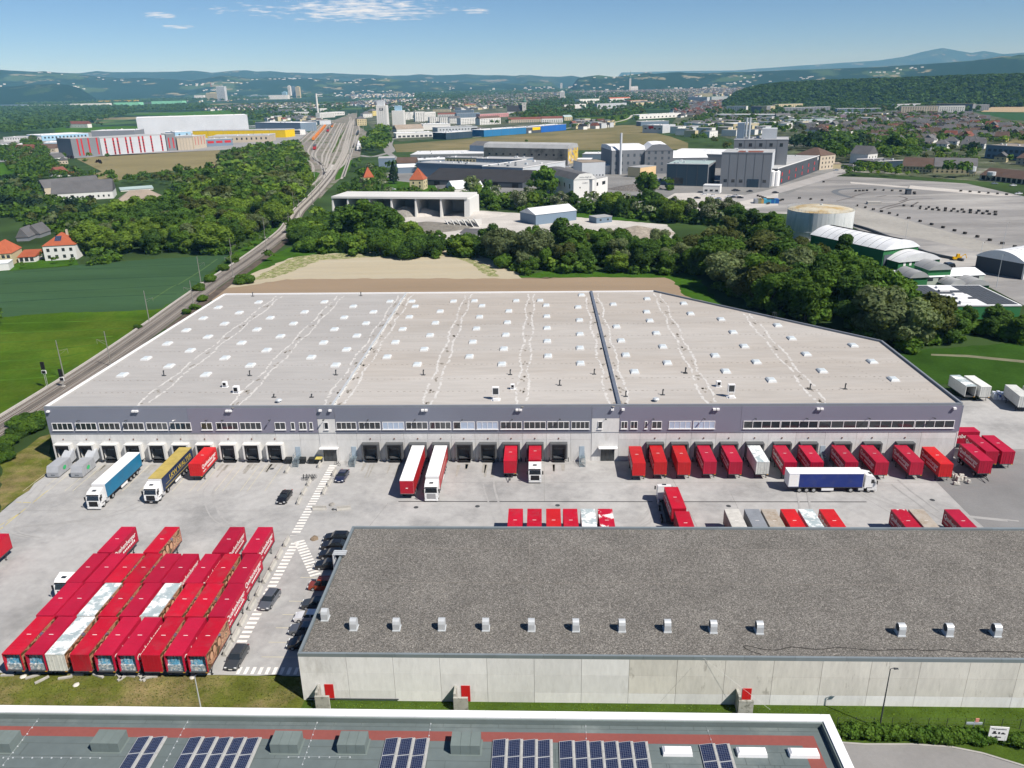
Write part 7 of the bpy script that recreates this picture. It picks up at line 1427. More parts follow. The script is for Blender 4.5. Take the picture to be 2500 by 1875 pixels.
# excavator by the open hall, cube on the lot, parked vehicles
p = G('A7', 1240, 728); t = thing('excavator', 'small yellow excavator beside the white open hall', 'excavator', p); Y_ = mat('machine_yellow', (.6, .35, .01)); MB().box(-1.8, 1.6, -.6, .6, .5, 1.5).build('chassis', Y_, t); MB().box(-.4, .9, -.55, .55, 1.5, 2.7, tx=.1, ty=.05).build('cabin', Y_, t); MB().tube((1.4, 0, 1.4), (3.2, 0, 2.6), .16, 6).build('boom', Y_, t); MB().tube((3.2, 0, 2.6), (4, 0, .8), .13, 6).build('arm', Y_, t)
for s in (-.8, .5): MB().box(-1.6, 1.5, s, s+.35, 0, .5).build('track', M_dark, t)
p = G('A7', 935, 318); t = thing('dark_shed', 'small dark cabin standing on the tarmac lot', 'cabin', p); MB().box(-1.5, 1.5, -1.5, 1.5, 0, 3.2).build('wall', W_dgrey, t); MB().box(-1.7, 1.7, -1.7, 1.7, 3.2, 3.4).build('roof', W_navy, t)
p = G('A7', 722, 378); b = MB(); b.box(-4, 4, -2, 2, 0, 1.6); b.build('concrete_stack', M_jb, None, p, R(-8), label='pale stack of concrete slabs on the tarmac lot', cat='slabs')
cz = [('A7', 130, 310, 'black', 'black car on the mill road'), ('A7', 470, 172, 'silver', 'grey car parked beside the peach house'), ('A7', 400, 163, 'red', 'red car parked beside the peach house'), ('A7', 1497, 255, 'silver', 'silver car above the tarmac lot'), ('A7', 1603, 318, 'white', 'white car at the right of the tarmac lot'), ('A7', 1610, 265, 'white', 'white car near the right edge of the upper lot'), ('A7', 510, 155, 'dgrey', 'dark car by the dark carport'), ('A2', 375, 935, 'white', 'white car on the lawn by the villas'),
      ('A6', 970, 340, 'black', 'black car near the beige shed'), ('A6', 1080, 270, 'white', 'white car left of the grey factory gate'), ('A6', 1140, 320, 'white', 'white car behind the dark slate hall trees'), ('A6', 1180, 330, 'blue', 'blue car beside the dark slate hall'), ('A6', 340, 215, 'white', 'white van behind the white gabled office'), ('A6', 320, 195, 'white', 'second white van behind the gabled office'),
      ('A6', 1515, 465, 'white', 'white car, first in the small car park'), ('A6', 1590, 478, 'white', 'white car, second in the small car park'), ('A6', 1735, 488, 'white', 'white car, third in the small car park'), ('A6', 1860, 478, 'white', 'white car, fourth in the small car park'), ('A6', 1515, 498, 'black', 'black car, first in the small car park'), ('A6', 1770, 492, 'dgrey', 'dark car, second in the small car park'), ('A6', 1640, 505, 'silver', 'silver car in the small car park'), ('A6', 1700, 515, 'black', 'black car nearest the road in the small car park'), ('A6', 1900, 495, 'black', 'black car at the right end of the small car park'), ('A6', 1790, 428, 'black', 'black car by the mill fence, left'), ('A6', 1870, 430, 'black', 'black car by the mill fence, middle'), ('A6', 1925, 438, 'dgrey', 'dark car by the mill fence, right')]
for v, x, y, c, l in cz: p = G(v, x, y); car(l, p.x, p.y, R(random.choice((70, 80, 95, -85))), K_[c], 'van' if 'van' in l else 'sedan', 'cars beyond the tree belt')
for i, (x, y) in enumerate(((1140, 770), (1155, 775))): p = G('A7', x, y); car(f'dark vehicle beside the small green shed, the {"left" if i == 0 else "right"} one', p.x, p.y, R(-85), K_['black'], 'van', 'cars beyond the tree belt')
# ------------------------------------------------------------------ vegetation
def leafmat(n, c, c2, spots=None, rnd=.22):
    m = bpy.data.materials.new(n); m.use_nodes = True; t = m.node_tree; ns = t.nodes; lk = t.links; b = ns['Principled BSDF']; b.inputs['Roughness'].default_value = .75; b.inputs['Specular IOR Level'].default_value = .15
    g = ns.new('ShaderNodeNewGeometry'); nz = ns.new('ShaderNodeTexNoise'); nz.inputs['Scale'].default_value = .55; nz.inputs['Detail'].default_value = 4; lk.new(g.outputs['Position'], nz.inputs['Vector'])
    mx = ns.new('ShaderNodeMixRGB'); mr = ns.new('ShaderNodeMapRange'); mr.inputs[1].default_value = .35; mr.inputs[2].default_value = .65; lk.new(nz.outputs['Fac'], mr.inputs[0]); lk.new(mr.outputs[0], mx.inputs[0]); mx.inputs[1].default_value = (*c, 1); mx.inputs[2].default_value = (*c2, 1); cc = mx.outputs[0]
    oi = ns.new('ShaderNodeObjectInfo'); r2 = ns.new('ShaderNodeMapRange'); r2.inputs[3].default_value = 1-rnd; r2.inputs[4].default_value = 1+rnd; lk.new(oi.outputs['Random'], r2.inputs[0])
    isl = g.outputs['Random Per Island']; r3 = ns.new('ShaderNodeMapRange'); r3.inputs[3].default_value = .7; r3.inputs[4].default_value = 1.35; lk.new(isl, r3.inputs[0])
    m1 = ns.new('ShaderNodeMath'); m1.operation = 'MULTIPLY'; lk.new(r2.outputs[0], m1.inputs[0]); lk.new(r3.outputs[0], m1.inputs[1])
    vm = ns.new('ShaderNodeVectorMath'); vm.operation = 'SCALE'; lk.new(cc, vm.inputs[0]); lk.new(m1.outputs[0], vm.inputs['Scale']); cc = vm.outputs[0]
    if spots:
        n2 = ns.new('ShaderNodeTexNoise'); n2.inputs['Scale'].default_value = 1.6; n2.inputs['Detail'].default_value = 3; lk.new(g.outputs['Position'], n2.inputs['Vector']); cr = ns.new('ShaderNodeMapRange'); cr.inputs[1].default_value = .52; cr.inputs[2].default_value = .6; lk.new(n2.outputs['Fac'], cr.inputs[0])
        m2 = ns.new('ShaderNodeMixRGB'); lk.new(cr.outputs[0], m2.inputs[0]); lk.new(cc, m2.inputs[1]); m2.inputs[2].default_value = (*spots, 1); cc = m2.outputs[0]
    lk.new(cc, b.inputs['Base Color']); tr = ns.new('ShaderNodeBsdfTranslucent'); v2 = ns.new('ShaderNodeVectorMath'); v2.operation = 'MULTIPLY'; v2.inputs[1].default_value = (1.5, 1.45, .6); lk.new(cc, v2.inputs[0]); lk.new(v2.outputs[0], tr.inputs['Color'])
    ms = ns.new('ShaderNodeMixShader'); ms.inputs[0].default_value = .33; lk.new(b.outputs[0], ms.inputs[1]); lk.new(tr.outputs[0], ms.inputs[2]); lk.new(ms.outputs[0], ns['Material Output'].inputs['Surface']); return m
LEAF = {'dark': leafmat('dark_leaves', (0.0390, 0.0834, 0.0142), (0.0630, 0.1222, 0.0190)), 'mid': leafmat('mid_green_leaves', (0.0570, 0.1222, 0.0142), (0.0930, 0.1654, 0.0214)), 'light': leafmat('light_leaves', (0.1050, 0.1796, 0.0214), (0.1424, 0.2156, 0.0285)), 'willow': leafmat('silver_green_leaves', (0.1050, 0.1437, 0.0594), (0.1500, 0.1869, 0.0808)),
        'spruce': leafmat('spruce_needles', (.014, .034, .014), (.022, .046, .02)), 'copper': leafmat('copper_leaves', (.02, .012, .014), (.03, .016, .018)), 'bloom': leafmat('blossoming_leaves', (.045, .08, .02), (.07, .11, .03), (.42, .42, .34)), 'olive': leafmat('olive_leaves', (.065, .085, .02), (.085, .1, .028))}
M_bark = mat('bark', (.07, .055, .04), .95, var=.2, scale=3)
def quads(P_, N_, size, rng):
    n = len(P_); r = rng.normal(size=(n, 3)); t1 = np.cross(N_, r); t1 /= np.linalg.norm(t1, axis=1)[:, None]+1e-9; t2 = np.cross(N_, t1)
    s = size*rng.uniform(.6, 1.25, (n, 1)); a = t1*s; b = t2*s*rng.uniform(.6, 1, (n, 1))
    V = np.stack([P_-a-b*.6, P_+a*.7-b, P_+a+b*.6, P_-a*.6+b], 1).reshape(-1, 3); F = np.arange(n*4).reshape(n, 4); return V, F
def crown(seed, style, nq, size):
    rng = np.random.default_rng(seed)
    if style == 'spruce':
        z = rng.uniform(.08, 1, nq)**.85; tier = .75+.25*np.abs(np.sin(z*26)); r = (1-z)*.27*tier+.008; a = rng.uniform(0, 6.283, nq); d = np.c_[np.cos(a), np.sin(a), np.zeros(nq)]; P_ = d*r[:, None]; P_[:, 2] = z; N_ = d+[0, 0, .6]+rng.normal(size=(nq, 3))*.35; N_ /= np.linalg.norm(N_, axis=1)[:, None]; return quads(P_, N_, size, rng)
    if style == 'poplar': cz, rx, rz_, K, r0 = .55, .08, .38, 12, .1
    elif style == 'bush': cz, rx, rz_, K, r0 = .42, .42, .3, 10, .3
    elif style == 'willow': cz, rx, rz_, K, r0 = .5, .3, .32, 20, .15
    else: cz, rx, rz_, K, r0 = .52, .28, .33, 21, .15
    c = rng.normal(size=(K, 3)); c /= np.linalg.norm(c, axis=1)[:, None]; c *= rng.uniform(.35, 1, (K, 1))**.5; c = c*[rx, rx, rz_]+[0, 0, cz]; r = r0*rng.uniform(.5, 1.2, K)
    k = rng.choice(K, nq*2, p=r**2/np.sum(r**2)); d = rng.normal(size=(nq*2, 3)); d /= np.linalg.norm(d, axis=1)[:, None]; P_ = c[k]+d*(r[k]*rng.uniform(.86, 1.06, nq*2))[:, None]
    D = np.linalg.norm(P_[:, None, :]-c[None], axis=2)/r[None]; keep = (np.sort(D, axis=1)[:, 0] > .84) & (P_[:, 2] > .06); P_ = P_[keep][:nq]; d = d[keep][:nq]; n = len(P_)
    N_ = d+rng.normal(size=(n, 3))*.42; N_ /= np.linalg.norm(N_, axis=1)[:, None]
    V, F = quads(P_, N_, size*(1.5 if style == 'bush' else 1), rng)
    # inner body keeps the crown from being see-through
    ico = bmesh.new(); bmesh.ops.create_icosphere(ico, subdivisions=1, radius=1); iv = np.array([v.co for v in ico.verts]); fi = np.array([[v.index for v in f.verts] for f in ico.faces]); ico.free()
    for j in range(K):
        vv = iv*r[j]*.84+c[j]; f = fi+len(V); V = np.r_[V, vv]; F = np.r_[F, np.c_[f, f[:, 2]]]
    return V, F
def crownmesh(seed, style, nq, size, m):
    V, F = crown(seed, style, nq, size); tri = F[:, 2] == F[:, 3]
    fl = [tuple(f[:3]) if t else tuple(f) for f, t in zip(F.tolist(), tri.tolist())]
    me = bpy.data.meshes.new('crown'); me.from_pydata(V.tolist(), [], fl); me.materials.append(m); me.update(); return me
KIND = {  # key: (shape, leaf, words, height range)
 'dark': ('round', 'dark', 'dark green leafy tree'), 'mid': ('round', 'mid', 'mid green leafy tree'), 'light': ('round', 'light', 'light green leafy tree'), 'willow': ('willow', 'willow', 'silver green willow'), 'spruce': ('spruce', 'spruce', 'dark spruce'), 'copper': ('round', 'copper', 'purple leaved tree'), 'bloom': ('round', 'bloom', 'white blossoming tree'), 'olive': ('round', 'olive', 'olive green tree'), 'poplar': ('poplar', 'dark', 'slim tall poplar'), 'bush': ('bush', 'mid', 'green bush'), 'dbush': ('bush', 'dark', 'dark green bush'), 'wbush': ('bush', 'willow', 'grey green bush')}
CR_ = {}
def crown_of(k, near=True):
    sh, lf, _ = KIND[k]
    i = random.randrange(4)
    key = (sh, lf, i, near)
    if key not in CR_: CR_[key] = crownmesh(hash((sh, i)) % 1000 if False else {'round': 10, 'willow': 20, 'spruce': 30, 'poplar': 40, 'bush': 50}[sh]+i, sh, 2600 if near else 600, .024 if near else .05, LEAF[lf])
    return CR_[key]
tm = MB(); tm.tube((0, 0, 0), (0, 0, .35), .022, 6, .016); tm.tube((0, 0, .3), (.13, .05, .58), .012, 5, .005); tm.tube((0, 0, .3), (-.1, .1, .6), .012, 5, .005); tm.tube((0, 0, .34), (.02, -.12, .62), .011, 5, .004); TRUNK = tm.mesh('trunk', M_bark)
def inpoly(x, y, pg):
    c = False; n = len(pg)
    for i in range(n):
        x1, y1 = pg[i][0], pg[i][1]; x2, y2 = pg[(i+1) % n][0], pg[(i+1) % n][1]
        if (y1 > y) != (y2 > y) and x < (x2-x1)*(y-y1)/(y2-y1)+x1: c = not c
    return c
BLOCK = []       # (x, y, r) of built things, kept clear
for o in list(COL.objects):
    if o.parent is None and o.type == 'EMPTY' and 'w' in o:
        w = o['w']; rz = o.rotation_euler.z; n = max(1, int(w/12))
        for i in range(n+1):
            for dd in (4, 14): BLOCK.append((o.location.x+math.cos(rz)*w*i/n-math.sin(rz)*dd, o.location.y+math.sin(rz)*w*i/n+math.cos(rz)*dd, 9))
BG = {}; BN = [0]
def clear(x, y, pad=0):
    while BN[0] < len(BLOCK): q = BLOCK[BN[0]]; BG.setdefault((int(q[0]//40), int(q[1]//40)), []).append(q); BN[0] += 1
    cx, cy = int(x//40), int(y//40)
    for bx_, by_, br in [q for i in (-1, 0, 1) for j in (-1, 0, 1) for q in BG.get((cx+i, cy+j), ())]:
        if abs(x-bx_) < br+pad and abs(y-by_) < br+pad and (x-bx_)**2+(y-by_)**2 < (br+pad)**2: return False
    return True
TREES = []       # (x, y, z, h, kind, place, wide)
def scatter(pg, sp, rng, tries=30000, pad=0, avoid=True, maxn=100000, zf=None):
    xs = [p[0] for p in pg]; ys = [p[1] for p in pg]; x0, x1, y0, y1 = min(xs), max(xs), min(ys), max(ys); cell = {}; o = []; nt_ = int(min(tries, (x1-x0)*(y1-y0)/(sp*sp)*5+60))
    for _ in range(nt_):
        x = rng.uniform(x0, x1); y = rng.uniform(y0, y1)
        if not inpoly(x, y, pg): continue
        cx, cy = int(x//sp), int(y//sp)
        if any((x-a)**2+(y-b)**2 < sp*sp for i in (-1, 0, 1) for j in (-1, 0, 1) for a, b in cell.get((cx+i, cy+j), ())): continue
        if avoid and not clear(x, y, pad): continue
        cell.setdefault((cx, cy), []).append((x, y)); o.append((x, y))
        if len(o) >= maxn: break
    return o
r6 = random.Random(21)
def grove(place, v, pts, sp, h0, h1, kinds, wide=1.15):
    pg = P(v, *pts)
    for x, y in scatter(pg, sp, r6, pad=-4):
        TREES.append((x, y, gz(x, y), r6.uniform(h0, h1), r6.choice(kinds), place, wide*r6.uniform(.75, 1.2)))
def single(place, v, l, wide=1.15):
    for x, y, h, k in l: p = G(v, x, y); TREES.append((p.x, p.y, p.z, h, k, place, wide))
DM = ['dark', 'dark', 'mid', 'mid', 'olive']
grove('between the tracks and the concrete bunker', 'F', (640, 520, 690, 475, 722, 480, 735, 525, 850, 532, 960, 538, 1040, 542, 1060, 552, 900, 556, 760, 550, 650, 542), 6.2, 7, 11, ['mid', 'dark', 'mid', 'light', 'dbush', 'bush'], 1.35)
single('before the concrete bunker', 'F', [(755, 520, 21, 'dark'), (790, 522, 23, 'mid'), (825, 522, 21, 'dark'), (740, 505, 16, 'dark'), (850, 515, 15, 'mid'), (888, 520, 12, 'light'), (930, 528, 8, 'willow')], 1.3)
grove('behind the dry field', 'F', (1050, 540, 1100, 530, 1180, 535, 1260, 535, 1340, 540, 1430, 548, 1500, 555, 1510, 598, 1400, 585, 1200, 580, 1125, 595, 1070, 565), 7.6, 8, 14, ['dark', 'mid', 'mid', 'willow', 'dark', 'olive'], 1.25)
single('in front of the belt behind the dry field', 'F', [(1145, 590, 8, 'mid'), (1185, 583, 7, 'light'), (1230, 586, 9, 'mid'), (1270, 585, 8, 'dark'), (1335, 588, 10, 'light'), (1380, 588, 11, 'dark'), (1435, 590, 10, 'mid'), (1090, 575, 7, 'bush'), (1160, 575, 19, 'willow'), (1215, 560, 20, 'dark'), (1075, 560, 16, 'willow')], 1.3)
grove('right of the warehouse roof', 'F', (1540, 590, 1550, 565, 1620, 560, 1700, 590, 1780, 620, 1850, 640, 1900, 680, 1990, 720, 2040, 745, 1960, 756, 1880, 738, 1760, 700, 1640, 676, 1610, 668, 1572, 640), 8.2, 13, 20, ['dark', 'mid', 'olive', 'dark', 'willow', 'mid'], 1.3)
grove('below the storage tank', 'F', (1480, 545, 1560, 505, 1640, 505, 1690, 535, 1800, 570, 1850, 600, 1700, 600, 1600, 580, 1545, 578), 7.6, 6.5, 10.5, ['dark', 'dark', 'mid', 'willow', 'olive'], 1.25)
single('beside the storage tank', 'F', [(1815, 600, 18, 'poplar'), (1780, 610, 15, 'olive'), (1740, 620, 16, 'olive'), (1620, 520, 17, 'dark'), (1655, 530, 18, 'mid')], 1.2)
grove('before the green sheds', 'A7', (620, 880, 720, 960, 900, 1000, 1000, 1050, 1180, 1150, 1180, 1250, 1000, 1260, 860, 1230, 700, 1200, 600, 1100, 560, 980), 7, 7, 10.5, ['mid', 'dark', 'olive', 'willow'], 1.3)
grove('at the right edge below the solar shed', 'A7', (1180, 1150, 1400, 1140, 1659, 1180, 2000, 1200, 2000, 1270, 1659, 1240, 1400, 1225, 1200, 1230), 7.5, 7, 9.5, ['dark', 'willow', 'mid'], 1.3)
grove('between the gravel yard and the works', 'F', (1030, 432, 1100, 440, 1200, 444, 1300, 448, 1400, 452, 1480, 460, 1560, 470, 1600, 490, 1500, 488, 1400, 475, 1290, 462, 1150, 456, 1040, 450), 7.8, 9, 14, ['mid', 'dark', 'light', 'bloom', 'dark'], 1.25)
single('before the white gabled office', 'A2', [(1320, 975, 24, 'mid'), (1230, 960, 13, 'dark'), (1950, 985, 19, 'mid'), (2085, 935, 12, 'mid'), (860, 965, 15, 'willow'), (960, 965, 12, 'dark'), (1010, 980, 10, 'bloom'), (900, 985, 9, 'bloom')], 1.1)
grove('in the villa gardens', 'A2', (20, 960, 100, 900, 160, 850, 240, 800, 320, 830, 320, 930, 260, 950, 280, 968, 560, 985, 640, 970, 800, 975, 830, 990, 560, 995, 20, 995), 7.5, 6, 10, ['bloom', 'mid', 'dark', 'mid'], 1.3)
single('beside the villas', 'A2', [(365, 895, 17, 'spruce'), (275, 900, 12, 'mid'), (345, 820, 14, 'dark'), (530, 830, 12, 'spruce'), (160, 880, 12, 'mid'), (215, 820, 10, 'bloom'), (495, 965, 9, 'mid'), (120, 820, 10, 'dark'), (150, 780, 9, 'mid')])
grove('along the street left of the olive field', 'A8', (1140, 640, 1150, 560, 1180, 520, 1280, 420, 1380, 330, 1470, 330, 1480, 440, 1470, 560, 1420, 640, 1250, 665), 11, 12, 20, ['mid', 'dark', 'light'], 1.25)
grove('in the large wood left of the tracks', 'F', (185, 552, 300, 548, 500, 546, 560, 512, 610, 480, 640, 440, 668, 395, 655, 350, 640, 322, 560, 330, 490, 345, 470, 385, 380, 400, 380, 455, 330, 470, 290, 468, 240, 480, 180, 520), 7.8, 10, 17, DM+['willow', 'light', 'light'], 1.3)
grove('in the wood behind the orange roofed houses', 'F', (-60, 405, 0, 400, 60, 390, 90, 440, 180, 450, 240, 470, 180, 500, 180, 520, 90, 500, 60, 480, 0, 470, -60, 470), 8.5, 8, 13, DM+['willow', 'spruce'], 1.3)
grove('around the slate roofed farm', 'F', (60, 400, 55, 345, 110, 345, 150, 372, 200, 384, 300, 388, 400, 380, 470, 372, 470, 392, 380, 402, 250, 400, 235, 392, 95, 392), 9, 6, 10, DM, 1.3)
grove('left of the crop field', 'F', (0, 330, 50, 320, 70, 300, 100, 330, 110, 385, 60, 400, 20, 370), 11, 10, 15, DM, 1.3)
single('around the left houses', 'F', [(95, 562, 5, 'mid'), (120, 570, 4.5, 'mid'), (51, 580, 3.5, 'mid'), (212, 570, 9, 'mid'), (235, 565, 8, 'dark'), (157, 572, 4, 'mid'), (-2, 690, 5, 'mid'), (2, 700, 4, 'dark'), (195, 345, 11, 'light'), (215, 360, 9, 'copper'), (390, 385, 14, 'mid'), (392, 400, 9, 'copper'), (462, 385, 13, 'copper'), (455, 372, 12, 'poplar'), (155, 350, 10, 'copper'), (140, 345, 10, 'mid'), (185, 355, 8, 'mid'), (248, 330, 8, 'light'), (268, 330, 7, 'copper'), (235, 345, 9, 'mid')])
single('along the railway verge', 'A4', [(1550, 870, 3.2, 'bush'), (1460, 935, 3, 'bush'), (1640, 790, 3.2, 'bush'), (1790, 880, 4.5, 'bush'), (1980, 715, 6, 'mid'), (1440, 1070, 2.2, 'bush'), (1370, 1105, 2, 'bush'), (1020, 1215, 1.6, 'dbush'), (1500, 1010, 2.4, 'bush'), (1720, 730, 4, 'bush'), (1830, 640, 5, 'mid'), (1900, 600, 6, 'mid'), (1960, 560, 6, 'dark'), (1640, 660, 8, 'mid'), (1550, 560, 12, 'mid'), (1700, 590, 9, 'mid')], 1.5)
single('by the left warehouse corner', 'B1', [(20, 540, 2.6, 'dbush'), (60, 480, 2.4, 'bush'), (120, 420, 3, 'dbush'), (170, 400, 3.2, 'bush'), (225, 370, 3.4, 'dbush'), (265, 350, 3.2, 'bush'), (0, 590, 2.6, 'bush'), (100, 370, 2.6, 'bush'), (180, 340, 2.6, 'dbush'), (60, 570, 2, 'bush')], 1.5)
grove('beside the mill and the upper lot', 'A3', (1080, 830, 1250, 790, 1440, 820, 1480, 855, 1300, 850, 1100, 850), 7, 5, 9, ['mid', 'light', 'dark'], 1.3)
grove('behind the peach house', 'A3', (720, 690, 860, 640, 960, 640, 1180, 660, 1200, 760, 1080, 770, 980, 740, 900, 700), 10, 12, 19, ['dark', 'mid', 'spruce', 'dark'], 1.25)
single('above the tarmac lot', 'A3', [(1390, 720, 24, 'mid'), (1420, 700, 20, 'dark'), (1340, 700, 18, 'mid'), (1720, 850, 14, 'dark'), (1790, 860, 17, 'dark'), (1840, 855, 13, 'mid'), (1610, 835, 9, 'mid'), (1530, 850, 6, 'light'), (1960, 600, 16, 'spruce'), (1890, 720, 16, 'spruce'), (1330, 560, 18, 'dark'), (1520, 590, 16, 'copper'), (2120, 770, 9, 'mid'), (1230, 500, 12, 'dark'), (340, 700, 14, 'olive'), (200, 640, 16, 'mid'), (140, 640, 14, 'dark'), (270, 660, 14, 'olive'), (570, 530, 14, 'mid'), (620, 560, 16, 'dark'), (660, 560, 14, 'mid'), (680, 470, 22, 'dark'), (800, 480, 16, 'dark')], 1.25)
grove('beyond the upper lot', 'A3', (1500, 650, 1700, 700, 1950, 700, 1950, 760, 1800, 790, 1500, 740), 13, 7, 13, DM+['light'], 1.25)
grove('beyond the olive field', 'A2', (1100, 480, 1200, 470, 1400, 470, 1600, 455, 1930, 440, 1935, 470, 1800, 480, 1500, 495, 1450, 490, 1200, 500), 17, 12, 18, DM, 1.3)
single('at the corner of the olive field', 'A2', [(1700, 520, 16, 'dark'), (1740, 530, 22, 'dark'), (1805, 518, 20, 'poplar'), (1880, 522, 20, 'mid'), (1500, 560, 14, 'dark'), (1575, 550, 14, 'dark'), (1640, 535, 15, 'mid'), (1197, 645, 7, 'mid'), (895, 525, 13, 'mid'), (980, 530, 14, 'mid'), (1015, 532, 14, 'mid'), (1080, 525, 16, 'dark'), (500, 500, 18, 'dark'), (530, 495, 16, 'dark')])
grove('around the tower block', 'A2', (1180, 440, 1240, 400, 1380, 380, 1500, 410, 1500, 440, 1300, 470, 1190, 470), 22, 13, 20, DM, 1.3)
# town gardens, parks
grove('in the town gardens', 'A3', (760, 620, 1100, 540, 1500, 500, 2000, 520, 2300, 560, 2300, 640, 1900, 660, 1500, 640, 1200, 660, 900, 660), 12.5, 7, 12, DM+['light'], 1.25)
grove('in the gardens above the mill road', 'A3', (1180, 600, 1500, 560, 1560, 640, 1500, 760, 1330, 760, 1250, 700), 10, 9, 15, DM+['light'], 1.3)
grove('around the stores', 'A3', (0, 560, 200, 480, 700, 500, 1250, 470, 1800, 470, 1900, 500, 1500, 520, 1000, 540, 760, 600, 500, 560, 100, 600), 17, 9, 15, DM, 1.25)
grove('among the apartment blocks', 'A3', (200, 460, 400, 400, 1000, 400, 1900, 410, 1950, 450, 1500, 470, 900, 470, 300, 480), 24, 10, 17, DM, 1.25)
grove('around the old town', 'A2', (1200, 400, 1500, 330, 2212, 330, 2212, 450, 1950, 430, 1600, 440, 1400, 390), 30, 11, 18, DM, 1.3)
grove('around the town houses', 'A2', (150, 440, 500, 380, 900, 340, 1350, 340, 1400, 380, 1100, 430, 600, 430, 300, 470), 26, 10, 16, DM, 1.3)
grove('near the left suburbs', 'C2', (300, 500, 900, 440, 1400, 420, 2200, 440, 2000, 560, 1500, 620, 1000, 660, 900, 600, 600, 520), 24, 9, 15, DM+['light'], 1.25)
grove('in the broad left wood', 'A1', (-300, 440, 0, 425, 300, 418, 800, 418, 860, 450, 800, 470, 560, 520, 380, 560, 0, 600, -300, 640), 17, 14, 20, ['dark', 'dark', 'mid'], 1.35)
grove('in the wood beside the white hall', 'A1', (800, 420, 1000, 410, 1250, 400, 1400, 430, 1000, 445, 860, 450), 19, 12, 18, ['dark', 'mid'], 1.3)
single('by the left factory', 'A1', [(580, 530, 18, 'spruce'), (620, 535, 14, 'olive'), (640, 540, 12, 'mid'), (430, 545, 12, 'dark'), (1600, 470, 16, 'dark'), (1705, 455, 26, 'poplar'), (1730, 455, 26, 'poplar'), (1850, 520, 16, 'mid'), (1600, 530, 12, 'light')])
# horizon woods: long bands
for i, (pts, sp) in enumerate((((-300, 300, 0, 292, 700, 275, 1400, 258, 2300, 245, 2300, 268, 1400, 285, 700, 310, 0, 325, -200, 330), 44), ((500, 330, 1000, 310, 1500, 292, 2300, 272, 2300, 290, 1000, 345, 500, 370), 44), ((-2000, 400, -1200, 370, -300, 345, 0, 335, 0, 350, -600, 375, -2000, 420), 40))):
    grove('on the wide plain', 'A2', pts, sp, 14, 22, ['dark', 'dark', 'mid'], 1.9)
# ---- build: the 300 that show largest are things, the rest joined woods
def px_size(t): return t[3]/math.hypot(t[0], t[1], H)
def visible(t):
    d = Vector((t[0], t[1], t[3]*.7-H)); z = d.dot(FWD); return z > 0 and abs(d.dot(RIGHT)/z) < .70 and -.56 < d.dot(UP)/z < .53
TREES = [t for t in TREES if visible(t)]
bushes = [t for t in TREES if 'bush' in t[4]]; trees = [t for t in TREES if 'bush' not in t[4]]
trees.sort(key=lambda t: -px_size(t)); own = trees[:300]; rest = trees[300:]; own_b = bushes
by = {}
for t in own+own_b: by.setdefault((t[5], t[4]), []).append(t)
for (place, k), l in by.items():
    l.sort(key=lambda t: t[0]/t[1])
    for i, (x, y, z, h, kk, pl, wd) in enumerate(l):
        ad = KIND[kk][2]; lab = f'{ad} {place}, {ordw(i)} from left' if len(l) > 1 else f'{ad} {place}'
        nm = 'bush' if 'bush' in kk else ('spruce_tree' if kk == 'spruce' else 'willow_tree' if kk == 'willow' else 'leafy_tree')
        t = thing(nm, lab, 'bush' if nm == 'bush' else 'tree', (x, y, z), r6.uniform(0, 6.28), f'trees {place}'); t.scale = (h*wd, h*wd, h)
        obj('trunk', TRUNK, t); obj('crown', crown_of(kk, math.hypot(x, y) < 520), t)
def joined(name, items, variants, m):
    """numpy join of many low crowns"""
    Vs = []; Fs = []; n0 = 0
    arr = np.array([(t[0], t[1], t[2], t[3], t[6]) for t in items]); pick = RNG.integers(0, len(variants), len(arr)); an = RNG.uniform(0, 6.283, len(arr))
    for vi, (V, F) in enumerate(variants):
        s = arr[pick == vi]; a = an[pick == vi]
        if not len(s): continue
        c, sn = np.cos(a)[:, None], np.sin(a)[:, None]; x = (V[None, :, 0]*c-V[None, :, 1]*sn)*s[:, 3:4]*s[:, 4:5]+s[:, 0:1]; y = (V[None, :, 0]*sn+V[None, :, 1]*c)*s[:, 3:4]*s[:, 4:5]+s[:, 1:2]; z = V[None, :, 2]*s[:, 3:4]+s[:, 2:3]
        Vs.append(np.stack([x, y, z], 2).reshape(-1, 3)); f = F[None]+(np.arange(len(s))*len(V))[:, None, None]+n0; Fs.append(f.reshape(-1, 4)); n0 += len(s)*len(V)
    V = np.concatenate(Vs); F = np.concatenate(Fs); return obj(name, bigmesh(name, V, F, m), kind='stuff')
def lowcrown(seed, nq, style='round', size=.085):
    rng = np.random.default_rng(seed); n = nq
    K = 6; c = rng.normal(size=(K, 3)); c /= np.linalg.norm(c, axis=1)[:, None]; c *= .6; c = c*[.24, .24, .26]+[0, 0, .55]; r = .2*rng.uniform(.8, 1.2, K); k = rng.integers(0, K, n); d = rng.normal(size=(n, 3)); d[:, 2] = np.abs(d[:, 2])*.9-.15; d /= np.linalg.norm(d, axis=1)[:, None]
    P_ = c[k]+d*r[k][:, None]; N_ = d+rng.normal(size=(n, 3))*.3; N_ /= np.linalg.norm(N_, axis=1)[:, None]; return quads(P_, N_, size, rng)
LOW = [lowcrown(i, 70) for i in range(6)]; LOWER = [lowcrown(i+20, 22, size=.16) for i in range(6)]
und = []
for t in trees[:900]:
    if math.hypot(t[0], t[1]) < 620 and t[3] > 6:
        for k in range(3): a = r6.uniform(0, 6.28); d = r6.uniform(1, 5); und.append((t[0]+math.cos(a)*d, t[1]+math.sin(a)*d, 0, r6.uniform(2.5, 5), 'bush', '', 1.2))
joined('undergrowth', und, [crown(90+i, 'bush', 110, .08) for i in range(3)], LEAF['mid'])
grp = {}
for t in rest: grp.setdefault((KIND[t[4]][1], math.hypot(t[0], t[1]) > 2200), []).append(t)
